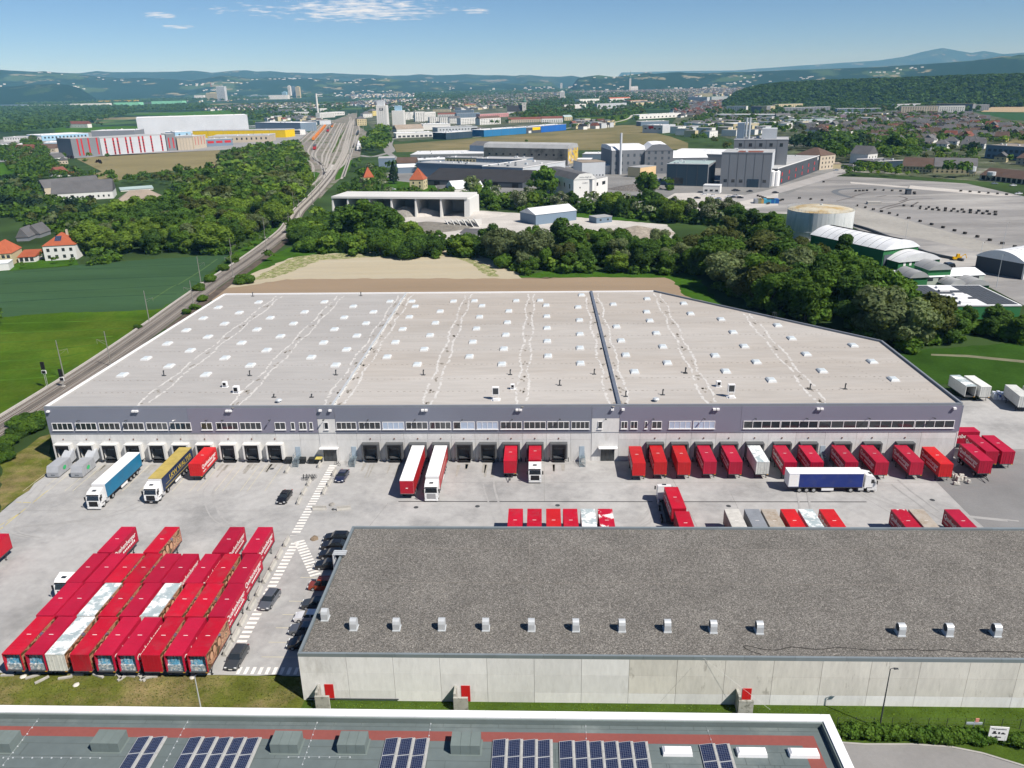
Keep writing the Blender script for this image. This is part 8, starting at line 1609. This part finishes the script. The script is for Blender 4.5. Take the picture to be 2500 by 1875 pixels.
for (lf, far), l in grp.items(): joined('woodland', l, LOWER if far else LOW, LEAF[lf])
# roadside hedge
hd_ = []
for i in range(46): x = 34.6+i*.36; hd_.append((x, 72.4-i*.015+r6.uniform(-.35, .35), 0, r6.uniform(1.3, 1.8), 'bush', '', 1.0))
for i in range(16): hd_.append((52.5+i*.5, 71.6+r6.uniform(-.6, .8), 0, r6.uniform(1.0, 1.7), 'bush', '', 1.1))
HB = [crown(60+i, 'bush', 260, .05) for i in range(3)]
o = joined('hedge', hd_, HB, LEAF['mid']); o['kind'] = 'thing'; o['label'] = 'low clipped green hedge along the service road'; o['category'] = 'hedge'
# grass tufts on the lawns (short blades as crossed quads)
def tufts(name, pg, n, s, m, rng=np.random.default_rng(5)):
    xs = [p[0] for p in pg]; ys = [p[1] for p in pg]; x = rng.uniform(min(xs), max(xs), n*2); y = rng.uniform(min(ys), max(ys), n*2); k = np.array([inpoly(a, b, pg) for a, b in zip(x, y)]); x = x[k][:n]; y = y[k][:n]; n = len(x)
    P_ = np.c_[x, y, np.full(n, s*.4)]; a = rng.uniform(0, 6.28, n); N_ = np.c_[np.cos(a), np.sin(a), rng.uniform(.2, .9, n)]; N_ /= np.linalg.norm(N_, axis=1)[:, None]; V, F = quads(P_, N_, s, rng); return obj(name, bigmesh(name, V, F, m), kind='stuff')
tufts('grass', [(-29, 74.5), (24, 70), (34, 73), (62, 74), (62, 76.9), (-29, 76.9)], 5000, .07, LEAF['light']); tufts('grass', [(-75, 71), (-31, 71), (-31, 80.9), (-75, 80.9)], 5000, .08, LEAF['olive'])
# ------------------------------------------------------------------ apartments and far town
rowsC = [('A3', 342, 455, 465, 455, 410, 'W_white', 'R_lgr', 'pale apartment block, leftmost of the right estate'), ('A3', 495, 460, 592, 462, 410, 'W_grey', 'R_lgr', 'grey apartment block beside yellow balconies'), ('A3', 593, 462, 645, 458, 410, 'W_cream', 'R_lgr', 'yellow apartment block end with balconies'), ('A3', 645, 430, 820, 425, 398, 'W_cream', 'R_lgr', 'yellow apartment row with light roof under the wood'), ('A3', 830, 418, 1018, 412, 388, 'W_grey', 'R_lgr', 'grey apartment row with light roof under the wood'), ('A3', 705, 462, 992, 455, 420, 'W_grey', 'R_wht', 'long dark apartment row with white roof'), ('A3', 1035, 462, 1150, 460, 425, 'W_blueg', 'R_wht', 'blue grey apartment block with white gable, left one'), ('A3', 1155, 460, 1310, 458, 425, 'W_blueg', 'R_wht', 'blue grey apartment block with white gable, right one'), ('A3', 1070, 412, 1265, 410, 388, 'W_lgrey', 'R_lgr', 'light apartment block close to the wood'), ('A3', 1435, 468, 1665, 465, 412, 'W_beige', 'R_lgr', 'long grey beige apartment block at the right estate'), ('A3', 1670, 462, 1835, 460, 408, 'W_white', 'R_lgr', 'apartment block with many white balconies'), ('A3', 1655, 438, 1885, 440, 395, 'W_grey', 'R_tan', 'dark apartment block with tan roof before the wood'), ('A3', 1895, 438, 1990, 436, 402, 'W_grey', 'R_lgr', 'small dark apartment block near the pale field'), ('A3', 1400, 425, 1560, 420, 398, 'W_lgrey', 'R_lgr', 'pale apartment block left of the tan roof'),
  ('A2', 500, 510, 560, 508, 445, 'W_white', 'R_lgr', 'dark glazed apartment block with white edges'), ('A2', 562, 505, 628, 500, 448, 'W_white', 'R_lgr', 'white balcony block beside the glazed block'), ('A2', 590, 517, 650, 515, 480, 'W_white', 'R_lgr', 'small white apartment house, first in the row'), ('A2', 655, 517, 725, 515, 480, 'W_white', 'R_lgr', 'small white apartment house, second in the row'), ('A2', 715, 522, 782, 520, 485, 'W_white', 'R_gry', 'small white apartment house, third in the row'), ('A2', 785, 528, 895, 522, 485, 'W_white', 'R_lgr', 'white apartment house with dark balconies, fourth in row'), ('A2', 905, 530, 1035, 522, 488, 'W_white', 'R_brn', 'white apartment house with brown roof, last in row'), ('A2', 640, 480, 752, 478, 462, 'W_white', 'R_dred', 'white apartment house with brick red roof'), ('A2', 745, 470, 865, 468, 435, 'W_blueg', 'R_lgr', 'blue grey apartment block in the middle town'), ('A2', 760, 490, 905, 485, 455, 'W_blueg', 'R_lgr', 'second blue grey apartment block in the middle town'), ('A2', 905, 490, 1085, 480, 460, 'W_pink', 'R_lgr', 'pink and white apartment block left of the red roofs'), ('A2', 425, 500, 465, 498, 450, 'W_white', 'R_lgr', 'white block beside the broad silo'), ('A2', 468, 495, 500, 493, 448, 'W_white', 'R_lgr', 'white block right of the silo blocks'), ('A2', 610, 452, 720, 450, 432, 'W_cream', 'R_lgr', 'cream apartment block behind the white balcony block'),
  ('A2', 1085, 518, 1290, 512, 495, 'W_beige', 'R_dred', 'long row house with red tiled roof, left one'), ('A2', 1292, 515, 1425, 512, 488, 'W_white', 'R_dred', 'row house with red tiled roof and white balconies'), ('A2', 1435, 500, 1485, 498, 478, 'W_cream', 'R_grn', 'cream house with green grey roof right of the red roofs'), ('A2', 810, 420, 880, 418, 402, 'W_yellow', 'R_dred', 'yellow town house with red roof in the middle town'), ('A2', 870, 372, 1100, 365, 362, 'W_white', 'R_gry', 'row of white houses with grey roofs, middle town'), ('A2', 1435, 430, 1570, 420, 402, 'W_white', 'R_lgr', 'long white curved school building'), ('A2', 1530, 395, 1655, 390, 366, 'W_white', 'R_lgr', 'white framed hall above the school building'), ('A2', 1640, 428, 1825, 418, 395, 'W_lgrey', 'R_lgr', 'light office range right of the school building'), ('A2', 1720, 385, 1850, 378, 362, 'W_white', 'R_red', 'long orange roofed monastery wing'), ('A2', 1850, 400, 1955, 392, 375, 'W_beige', 'R_red', 'broad orange roofed hall of the monastery'), ('A2', 1885, 408, 2010, 400, 388, 'W_cream', 'R_gry', 'cream house with slate roof right of the monastery'), ('A2', 1585, 292, 1620, 290, 280, 'W_white', 'R_red', 'white house with bright orange roof in the old town'), ('A2', 1460, 300, 1560, 296, 288, 'W_white', 'R_dred', 'white wing with dull red roof in the old town'),
  ('A3', 270, 490, 640, 492, 462, 'W_white', 'R_wht', 'long white retail hall with flat white roof'), ('A3', 265, 492, 380, 498, 470, 'W_dgrey', 'R_gry', 'dark fronted retail hall at its left end'), ('A3', 765, 535, 1060, 525, 500, 'W_lgrey', 'R_grn', 'wide retail hall with pale green roof'), ('A3', 870, 495, 1060, 492, 480, 'W_dgrey', 'R_pnk', 'retail hall with pink roof, left one'), ('A3', 1095, 500, 1260, 495, 482, 'W_dgrey', 'R_pnk', 'retail hall with pink roof, right one'), ('A3', 1025, 470, 1180, 468, 455, 'W_navy', 'R_wht', 'dark curved retail hall between the pink roofs'), ('A3', 655, 500, 745, 498, 470, 'W_green', 'R_gry', 'dark green shop with bright green sign'), ('A3', 110, 540, 280, 545, 518, 'W_grey', 'R_gry', 'low grey depot left of the mill'), ('A3', 250, 530, 385, 528, 510, 'W_grey', 'R_gry', 'low dark depot with white sign, left of mill'), ('A3', 385, 565, 545, 560, 520, 'W_cream', 'R_wht', 'cream hall with poster wall behind the mill'), ('A3', 100, 385, 220, 388, 352, 'W_lgrey', 'R_lgr', 'pale grey hospital block at the right old town'), ('A3', 150, 350, 255, 348, 330, 'W_cream', 'R_lgr', 'cream hospital wing at the right old town'), ('A3', 250, 375, 350, 372, 350, 'W_lgrey', 'R_lgr', 'hospital wing with many pale roofs'), ('A3', 218, 300, 330, 295, 265, 'W_white', 'R_red', 'white palace with orange roof on the hill edge'), ('A3', 0, 475, 58, 475, 458, 'W_white', 'R_wht', 'white canopy of the filling station'),
  ('A1', 1845, 470, 1935, 468, 448, 'W_white', 'R_wht', 'white commercial hall near the far chimney'), ('A1', 2010, 485, 2105, 478, 452, 'W_white', 'R_wht', 'white office with window bands near far chimney'), ('A1', 2010, 452, 2055, 450, 425, 'W_white', 'R_wht', 'small white tower block near far chimney'), ('A1', 2100, 470, 2165, 465, 448, 'W_white', 'R_wht', 'white commercial hall right of the far chimney'), ('A1', 1680, 455, 1840, 452, 440, 'W_blueg', 'R_gry', 'dark roofed works behind the poplars'), ('A1', 1530, 545, 1620, 545, 535, 'W_white', 'R_lgr', 'white annex right of the huge white hall')]
for v, xa, ya, xb, yb, tp, wm_, rm, lb in rowsC:
    dist = G(v, xa, ya).length; big = 'hall' in lb or 'canopy' in lb
    t, w, h_ = B('apartment_block' if not big else 'retail_hall', lb, 'apartment block' if not big else 'hall', v, xa, ya, xb, yb, 14 if not big else 36, tp, 'gable' if rm in ('R_dred', 'R_red', 'R_brn', 'R_gry', 'R_grn') and not big else 'flat', globals()[wm_], globals()[rm], 4.5)
    nr = max(1, int(h_/3.2)); n = min(14, max(3, int(w/5)))
    if not big: winset(w, w*.03, w*.97, n, [1.2+3.1*i for i in range(nr)], min(2.6, w/n*.55), 1.6, t, M_lwin)
    else: winset(w, w*.05, w*.95, 6, [h_*.4], w/14, h_*.25, t, M_lwin)
# ---- houses
def housemesh(w, d, h, rh, kind): return gablewall(kind, w, d, h, rh), roofmesh(kind, w, d, h, rh, .5)
HP = []
r7 = random.Random(9)
for wn, rn, rk, kd in (('W_white', 'R_dred', 'brick red', 'gable'), ('W_white', 'R_brn', 'brown', 'gable'), ('W_cream', 'R_gry', 'grey', 'gable'), ('W_white', 'R_gry', 'grey', 'hip'), ('W_beige', 'R_brn', 'brown', 'hip'), ('W_white', 'R_gry', 'grey', 'gable'), ('W_yellow', 'R_brn', 'brown', 'gable'), ('W_white', 'R_blk', 'black', 'gable'), ('W_cream', 'R_dred', 'brick red', 'hip')):
    w, d, h, rh = r7.uniform(11, 14), r7.uniform(9, 11), r7.uniform(4.8, 6), r7.uniform(3.6, 5); a, b_ = housemesh(w, d, h, rh, kd)
    HP.append(dict(w=w, d=d, h=h, wall=a.mesh('wall', globals()[wn]), roof=b_.mesh('roof', globals()[rn]), words=f'{wn[2:]} walled house with {rk} {"hip" if kd == "hip" else "gabled"} roof', a=a, b=b_, wm=globals()[wn], rm=globals()[rn]))
for wn, w, d, h in (('W_white', 24, 12, 9), ('W_lgrey', 30, 14, 8), ('W_cream', 20, 11, 10)):
    a, b_ = gablewall('flat', w, d, h, 0), _oldroof('flat', w, d, h, 0, .2); HP.append(dict(w=w, d=d, h=h, wall=a.mesh('wall', globals()[wn]), roof=b_.mesh('roof', R_lgr), words=f'{"grey" if "lgrey" in wn else wn[2:]} flat roofed town block', a=a, b=b_, wm=globals()[wn], rm=R_lgr))
winm = MB().box(-.65, .65, -.06, .02, 0, 1.4).mesh('window', M_lwin); chm = MB().box(-.4, .4, -.4, .4, 0, 1.9).mesh('chimney', W_beige)
for o in list(COL.objects):
    if o.parent is None and o.type == 'EMPTY' and 'w' in o and o.name.startswith(('apartment', 'retail')):
        w = o['w']; rz = o.rotation_euler.z; n = max(1, int(w/14))
        for i in range(n+1): BLOCK.append((o.location.x+math.cos(rz)*w*i/n-math.sin(rz)*7, o.location.y+math.sin(rz)*w*i/n+math.cos(rz)*7, 16))
HOUSES = []
def estate(place, v, pts, sp, ang=None, skip=0, zf=None, only=None):
    pg = P(v, *pts); base = R(-38)
    for x, y in scatter(pg, sp, r7, pad=6):
        if r7.random() < skip: continue
        HOUSES.append((x, y, base+r7.choice((0, 0, 0, math.pi/2))+r7.uniform(-.15, .15), r7.choice(only or (0, 1, 2, 2, 3, 3, 3, 4, 5, 5, 6, 7, 7)+((9, 9, 10, 10, 11, 11) if v in ('A2', 'C2', 'C3') or 'right part' in place else ())), place, r7.uniform(.9, 1.2)))
estate('in the estate above the tarmac lot', 'A3', (1180, 640, 1300, 560, 1500, 520, 1900, 520, 2212, 560, 2290, 640, 1940, 640, 1850, 690, 1600, 690, 1480, 660, 1300, 650), 21, 20)
estate('in the dense estate before the apartment blocks', 'A3', (760, 545, 1100, 520, 1300, 470, 1850, 475, 1990, 500, 1900, 540, 1500, 545, 1200, 600, 900, 600), 22, 15)
estate('near the right picture edge', 'A3', (1990, 700, 1960, 740, 2212, 790, 2300, 790, 2300, 720), 19, 10)
estate('between the old town and the retail halls', 'A3', (0, 460, 60, 380, 340, 385, 480, 395, 340, 450, 200, 470, 60, 490), 24, 40)
estate('among the retail halls', 'A3', (0, 590, 120, 520, 340, 500, 700, 500, 1280, 480, 1300, 510, 760, 560, 560, 580, 380, 600, 150, 620), 34, 10, only=(9, 10, 11, 3))
estate('near the olive field corner', 'A2', (1480, 520, 1680, 515, 1690, 545, 1500, 560), 16, 10)
estate('in the old town', 'A2', (1450, 320, 1560, 292, 2212, 288, 2212, 400, 1960, 380, 1860, 350, 1700, 360, 1500, 350), 21, 10)
estate('in the right part of the old town', 'A3', (0, 290, 200, 300, 480, 290, 540, 300, 420, 350, 200, 345, 0, 380), 22, 15)
estate('in the middle town', 'A2', (700, 395, 850, 340, 1100, 325, 1400, 320, 1420, 370, 1200, 400, 1060, 420, 860, 440, 720, 440), 20, 25)
estate('behind the silo towers', 'A2', (60, 390, 300, 375, 700, 370, 720, 400, 500, 440, 320, 430, 100, 410), 30, 25)
estate('in the left suburb beyond the huge white hall', 'C2', (300, 500, 700, 470, 1100, 440, 1500, 430, 1700, 450, 1750, 520, 1450, 520, 1100, 510, 700, 500, 400, 520), 25, 30)
estate('near the rail yard office', 'C2', (1050, 640, 1500, 600, 1700, 640, 1850, 690, 1620, 700, 1480, 640, 1150, 660), 22, 30)
estate('left of the far tracks', 'C2', (1700, 460, 2200, 430, 2212, 450, 1900, 470), 30, 30)
estate('on the far plain', 'C2', (0, 300, 600, 250, 1600, 250, 2212, 300, 2212, 340, 1500, 330, 700, 400, 0, 420), 95, 30)
estate('at the foot of the left hills', 'C1', (1050, 430, 1300, 415, 1700, 400, 2212, 390, 2212, 430, 1700, 470, 1250, 480), 60, 30)
estate('on the far middle plain', 'C3', (0, 230, 700, 215, 2100, 190, 2212, 230, 1500, 270, 300, 300, 0, 320), 60, 30)
HOUSES = [t for t in HOUSES if visible((t[0], t[1], gz(t[0], t[1]), 8))]
HOUSES.sort(key=lambda t: math.hypot(t[0], t[1])); hown, hrest = HOUSES[:285], HOUSES[285:]
byh = {}
for t in hown: byh.setdefault((t[4], t[3]), []).append(t)
for (place, k), l in byh.items():
    l.sort(key=lambda t: t[0]/t[1]); p_ = HP[k]
    for i, (x, y, rz, kk, pl, s) in enumerate(l):
        lab = f'{p_["words"]} {place}' + (f', {ordw(i)} from left' if len(l) > 1 else '')
        if len(lab.split()) > 16: lab = lab.replace(' walled', '').replace('in the dense estate before the apartment blocks', 'before the apartment blocks').replace('in the left suburb beyond the huge white hall', 'beyond the huge white hall')
        if len(lab.split()) > 16: lab = lab.replace('the ', '')
        t = thing('house', lab, 'house', (x, y, gz(x, y)), rz, f'houses {place}'); t.scale = (s, s, s)
        obj('wall', p_['wall'], t); rf_ = obj('roof', p_['roof'], t); obj('chimney', chm, rf_, (p_['w']*.35, p_['d']*.42, p_['h']+2.6))
        if math.hypot(x, y) < 1250:
            for f in (.2, .5, .8):
                for z in (1.0, 3.6): obj('window', winm, t, (p_['w']*f, 0, z))
            for f in (.3, .7): obj('window', winm, t, (p_['w'], p_['d']*f, 2.6), R(90)); obj('window', winm, t, (0, p_['d']*f, 2.6), R(-90))
# the rest as one stuff object per material pair
if hrest:
    arr = {}
    for t in hrest: arr.setdefault(t[3], []).append(t)
    for k, l in arr.items():
        p_ = HP[k]; Vv = []; Ff = []; mi = []; n0 = 0
        for x, y, rz, kk, pl, s in l:
            c, sn = math.cos(rz)*s, math.sin(rz)*s
            for src, m_ in ((p_['a'], 0), (p_['b'], 1)):
                Vv += [(vx*c-vy*sn+x, vx*sn+vy*c+y, vz*s+gz(x, y)) for vx, vy, vz in src.v]; Ff += [tuple(i+n0 for i in f) for f in src.f]; mi += [m_]*len(src.f); n0 += len(src.v)
        me = bpy.data.meshes.new('far_houses'); me.from_pydata(Vv, [], Ff); me.materials.append(p_['wm']); me.materials.append(p_['rm']); me.polygons.foreach_set('material_index', mi); obj('far_houses', me, kind='stuff')
print('TREES', len(trees), len(bushes), 'HOUSES', len(HOUSES))
# ------------------------------------------------------------------ hills
def hillmat(n, dark, mid, light, thr=.56, sc=.0011):
    m = bpy.data.materials.new(n); m.use_nodes = True; t = m.node_tree; ns = t.nodes; lk = t.links; b = ns['Principled BSDF']; b.inputs['Roughness'].default_value = 1; b.inputs['Specular IOR Level'].default_value = 0
    g = ns.new('ShaderNodeNewGeometry')
    def nz(s, d, off=0):
        mp = ns.new('ShaderNodeMapping'); mp.inputs['Location'].default_value = (off, off, 0); mp.inputs['Scale'].default_value = (1, .55, 1.6); lk.new(g.outputs['Position'], mp.inputs[0]); x = ns.new('ShaderNodeTexNoise'); x.inputs['Scale'].default_value = s; x.inputs['Roughness'].default_value = .65; x.inputs['Detail'].default_value = d; lk.new(mp.outputs[0], x.inputs['Vector']); return x.outputs['Fac']
    def mr(s, a, c):
        x = ns.new('ShaderNodeMapRange'); x.inputs[1].default_value = a; x.inputs[2].default_value = c; lk.new(s, x.inputs[0]); return x.outputs[0]
    a = ns.new('ShaderNodeMixRGB'); lk.new(mr(nz(sc, 7), thr-.03, thr), a.inputs[0]); a.inputs[1].default_value = (*dark, 1); a.inputs[2].default_value = (*mid, 1)
    c = ns.new('ShaderNodeMixRGB'); lk.new(mr(nz(sc*2.2, 5, 900), .6, .625), c.inputs[0]); lk.new(a.outputs[0], c.inputs[1]); c.inputs[2].default_value = (*light, 1)
    lk.new(c.outputs[0], b.inputs['Base Color']); return m
H_for = hillmat('wooded_hill', (.012, .028, .01), (.028, .055, .016), (.05, .07, .03), .62, .003)
H_mix = hillmat('farmed_hill', (.014, .032, .012), (.05, .085, .03), (.2, .19, .12), .58, .0022)
H_far = hillmat('far_range', (.016, .034, .016), (.035, .055, .025), (.15, .15, .11), .6, .0016)
def hillprofile(view_pts):
    o = []
    for v, l in view_pts:
        for x, y in zip(l[::2], l[1::2]): d = ray(v, x, y); o.append((math.atan2(d.x, d.y), d.z/math.hypot(d.x, d.y)))
    o.sort(); return np.array(o)
def hill(name, vp, dist, base, m, rough=.06, nx=260, ny=22, low=None, zmin=None, seed=0, taper=True):
    pr = hillprofile(vp); az = np.linspace(pr[0, 0], pr[-1, 0], nx); el = np.interp(az, pr[:, 0], pr[:, 1]); hr = np.maximum(el*dist+H, 4)
    V = []; F = []
    zmin = (base-GR)*GK-4 if zmin is None else zmin
    tv = np.r_[np.linspace(0, 1, ny), 1.15, 1.4]
    for j, t in enumerate(tv):
        dd = base+(dist-base)*min(t, 1)+(dist*.5*(t-1) if t > 1 else 0); s = (math.sin((min(t, 1)-.5)*math.pi)*.5+.5); s = s if t <= 1 else max(0, 1-(t-1)*2.2)
        for i in range(nx):
            e = min(i, nx-1-i)/(nx*.03) if taper else 1; e = min(1, e)
            nz_ = noise.fractal(Vector((az[i]*dist*.0011+seed, dd*.0011, seed)), 1.0, 2.1, 5)
            z = zmin+(hr[i]*e-zmin)*s*(1+rough*nz_*(0 if .97 < t < 1.01 else 1)*2.2*s) if t <= 1 else zmin+(hr[i]*e-zmin)*s
            if .97 < t < 1.01: z += rough*noise.fractal(Vector((az[i]*dist*.004, seed, 3)), 1.0, 2.0, 4)*hr[i]*.35
            V.append((math.sin(az[i])*dd, math.cos(az[i])*dd, z))
    n = len(tv)
    for j in range(n-1):
        for i in range(nx-1): a = j*nx+i; F.append((a, a+1, a+nx+1, a+nx))
    V = np.array(V); return obj(name, bigmesh(name, V, np.array(F), m, smooth=True), kind='structure'), (az, hr, dist, base, zmin)
hill('hills', [('A3', (-400, 200, 0, 190, 400, 185, 700, 162, 1000, 142, 1300, 122, 1450, 100, 1580, 68, 1700, 45, 1800, 62, 1880, 76, 1960, 62, 2080, 82, 2212, 74, 2800, 70))], 24000, 21000, H_far, .01, seed=4)
hill('hills', [('C1', (-400, 130, 0, 140, 1000, 150, 1220, 122, 1400, 140, 1800, 138, 2212, 135)), ('C2', (60, 25, 200, 15, 300, 20, 450, 38, 600, 25, 700, 15, 870, 6, 1000, 25, 1180, 18, 1380, 40, 1700, 48, 1950, 46, 2150, 58)), ('C3', (100, 10, 300, 15, 500, 30, 750, 25, 900, 8, 1100, 25, 1300, 20, 1500, 5, 1700, 18, 1900, 20, 2100, 28)), ('C4', (100, 172, 230, 172, 400, 190, 600, 193, 750, 178, 900, 205, 1400, 225))], 14500, 11500, H_far, .02, seed=1)
hill('hills', [('C1', (-600, 90, -200, 100, 0, 105, 250, 120, 450, 130, 560, 122, 700, 140, 950, 155, 1150, 190, 1500, 215, 1800, 205, 2212, 225)), ('C2', (200, 140, 400, 110, 560, 82, 720, 88, 900, 110, 1200, 100, 1500, 105, 1900, 125)), ('C3', (0, 95, 250, 68, 500, 65, 800, 92, 1200, 105, 1800, 118, 2212, 125)), ('C4', (200, 245, 700, 262))], 10800, 8200, H_mix, .035, seed=2, ny=34)
hill('hills', [('C1', (-300, 330, 0, 320, 350, 302, 640, 290, 850, 300, 1000, 340, 1100, 400, 1180, 450, 1250, 480))], 7800, 6600, H_for, .03, seed=5, nx=120)
hill('hills', [('C4', (640, 262, 750, 235, 900, 195, 1080, 170, 1280, 195, 1500, 170, 1700, 145, 1800, 160, 2100, 135, 2212, 145)), ('A3', (100, 200, 200, 202, 500, 196, 800, 182, 1100, 172, 1300, 165, 1500, 152, 1700, 138, 1900, 122, 2000, 108, 2080, 95, 2130, 97, 2180, 86, 2300, 82, 2900, 50))], 9000, 7300, H_mix, .02, seed=6, ny=34)
# wooded ridge on the right with its own trees
o_, (az, hr, dist, base, zm) = hill('wooded_ridge', [('A3', (330, 372, 400, 345, 470, 322, 560, 300, 700, 286, 900, 275, 1200, 266, 1500, 255, 1800, 245, 2212, 234, 2900, 208))], 3450, 2750, H_for, .03, seed=7, nx=160, zmin=(2750-GR)*GK-1)
ridge = []
for _ in range(9000):
    a = RNG.uniform(az[0], min(az[-1], .62)); t = RNG.uniform(0, 1.12)**.9; dd = base+(dist-base)*t; h = np.interp(a, az, hr); e = min(1, min(a-az[0], az[-1]-a)/((az[-1]-az[0])*.03)); s = math.sin((min(t, 1)-.5)*math.pi)*.5+.5; ridge.append((math.sin(a)*dd, math.cos(a)*dd, zm+(h*e-zm)*s-2, RNG.uniform(15, 23), 'dark', '', 1.15))
r_ = np.random.default_rng(3); idx = r_.uniform(size=len(ridge)) < .75
joined('woodland', [t for t, q in zip(ridge, idx) if q], LOWER, LEAF['dark']); joined('woodland', [t for t, q in zip(ridge, idx) if not q], LOWER, LEAF['spruce'])
# hamlets on the slopes: tiny pale houses
Vh = []; Fh = []; deps = bpy.context.evaluated_depsgraph_get(); r9 = random.Random(4)
for (a0, a1, d0, d1, n) in ((-.66, -.1, 9200, 10700, 90), (-.66, .2, 8300, 9400, 110), (.0, .5, 7400, 8600, 110)):
    for c_ in range(n//6):
        a, d = r9.uniform(a0, a1), r9.uniform(d0, d1)
        for k in range(6):
            x, y = math.sin(a)*d+r9.gauss(0, 130), math.cos(a)*d+r9.gauss(0, 60); hit = SC.ray_cast(deps, Vector((x, y, 1400)), Vector((0, 0, -1)))
            if hit[0]:
                w, h, z = r9.uniform(7, 14), r9.uniform(5, 9), hit[1].z; m_ = MB(); m_.box(x-w, x+w, y-8, y+8, z-3, z+h); n0 = len(Vh); Vh += m_.v; Fh += [tuple(q+n0 for q in f) for f in m_.f]
me = bpy.data.meshes.new('hamlets'); me.from_pydata(Vh, [], Fh); me.materials.append(W_white); obj('hamlets', me, kind='stuff')
# dome hall on the right plain
p = G('C4', 1900, 250); circ2 = lambda r, z, n=24: [(r*math.cos(2*math.pi*k/n), r*math.sin(2*math.pi*k/n), z) for k in range(n)]
t = thing('dome_hall', 'pale flat domed hall below the right hills', 'hall', p); MB().loft([circ2(70, 0), circ2(70, 8), circ2(55, 18), circ2(30, 26), circ2(5, 29)]).build('dome_shell', W_lgrey, t)
# ------------------------------------------------------------------ air
hm = bpy.data.materials.new('air'); hm.use_nodes = True; t = hm.node_tree; t.nodes.clear(); o = t.nodes.new('ShaderNodeOutputMaterial'); pv = t.nodes.new('ShaderNodeVolumePrincipled'); pv.inputs['Density'].default_value = 5e-5; pv.inputs['Absorption Color'].default_value = (1, 1, 1, 1); pv.inputs['Color'].default_value = (.24, .6, 1, 1); pv.inputs['Anisotropy'].default_value = -.2; t.links.new(pv.outputs[0], o.inputs['Volume'])
MB().box(-30500, 30500, -30500, 30500, -5, 1010).build('haze', hm, kind='stuff')
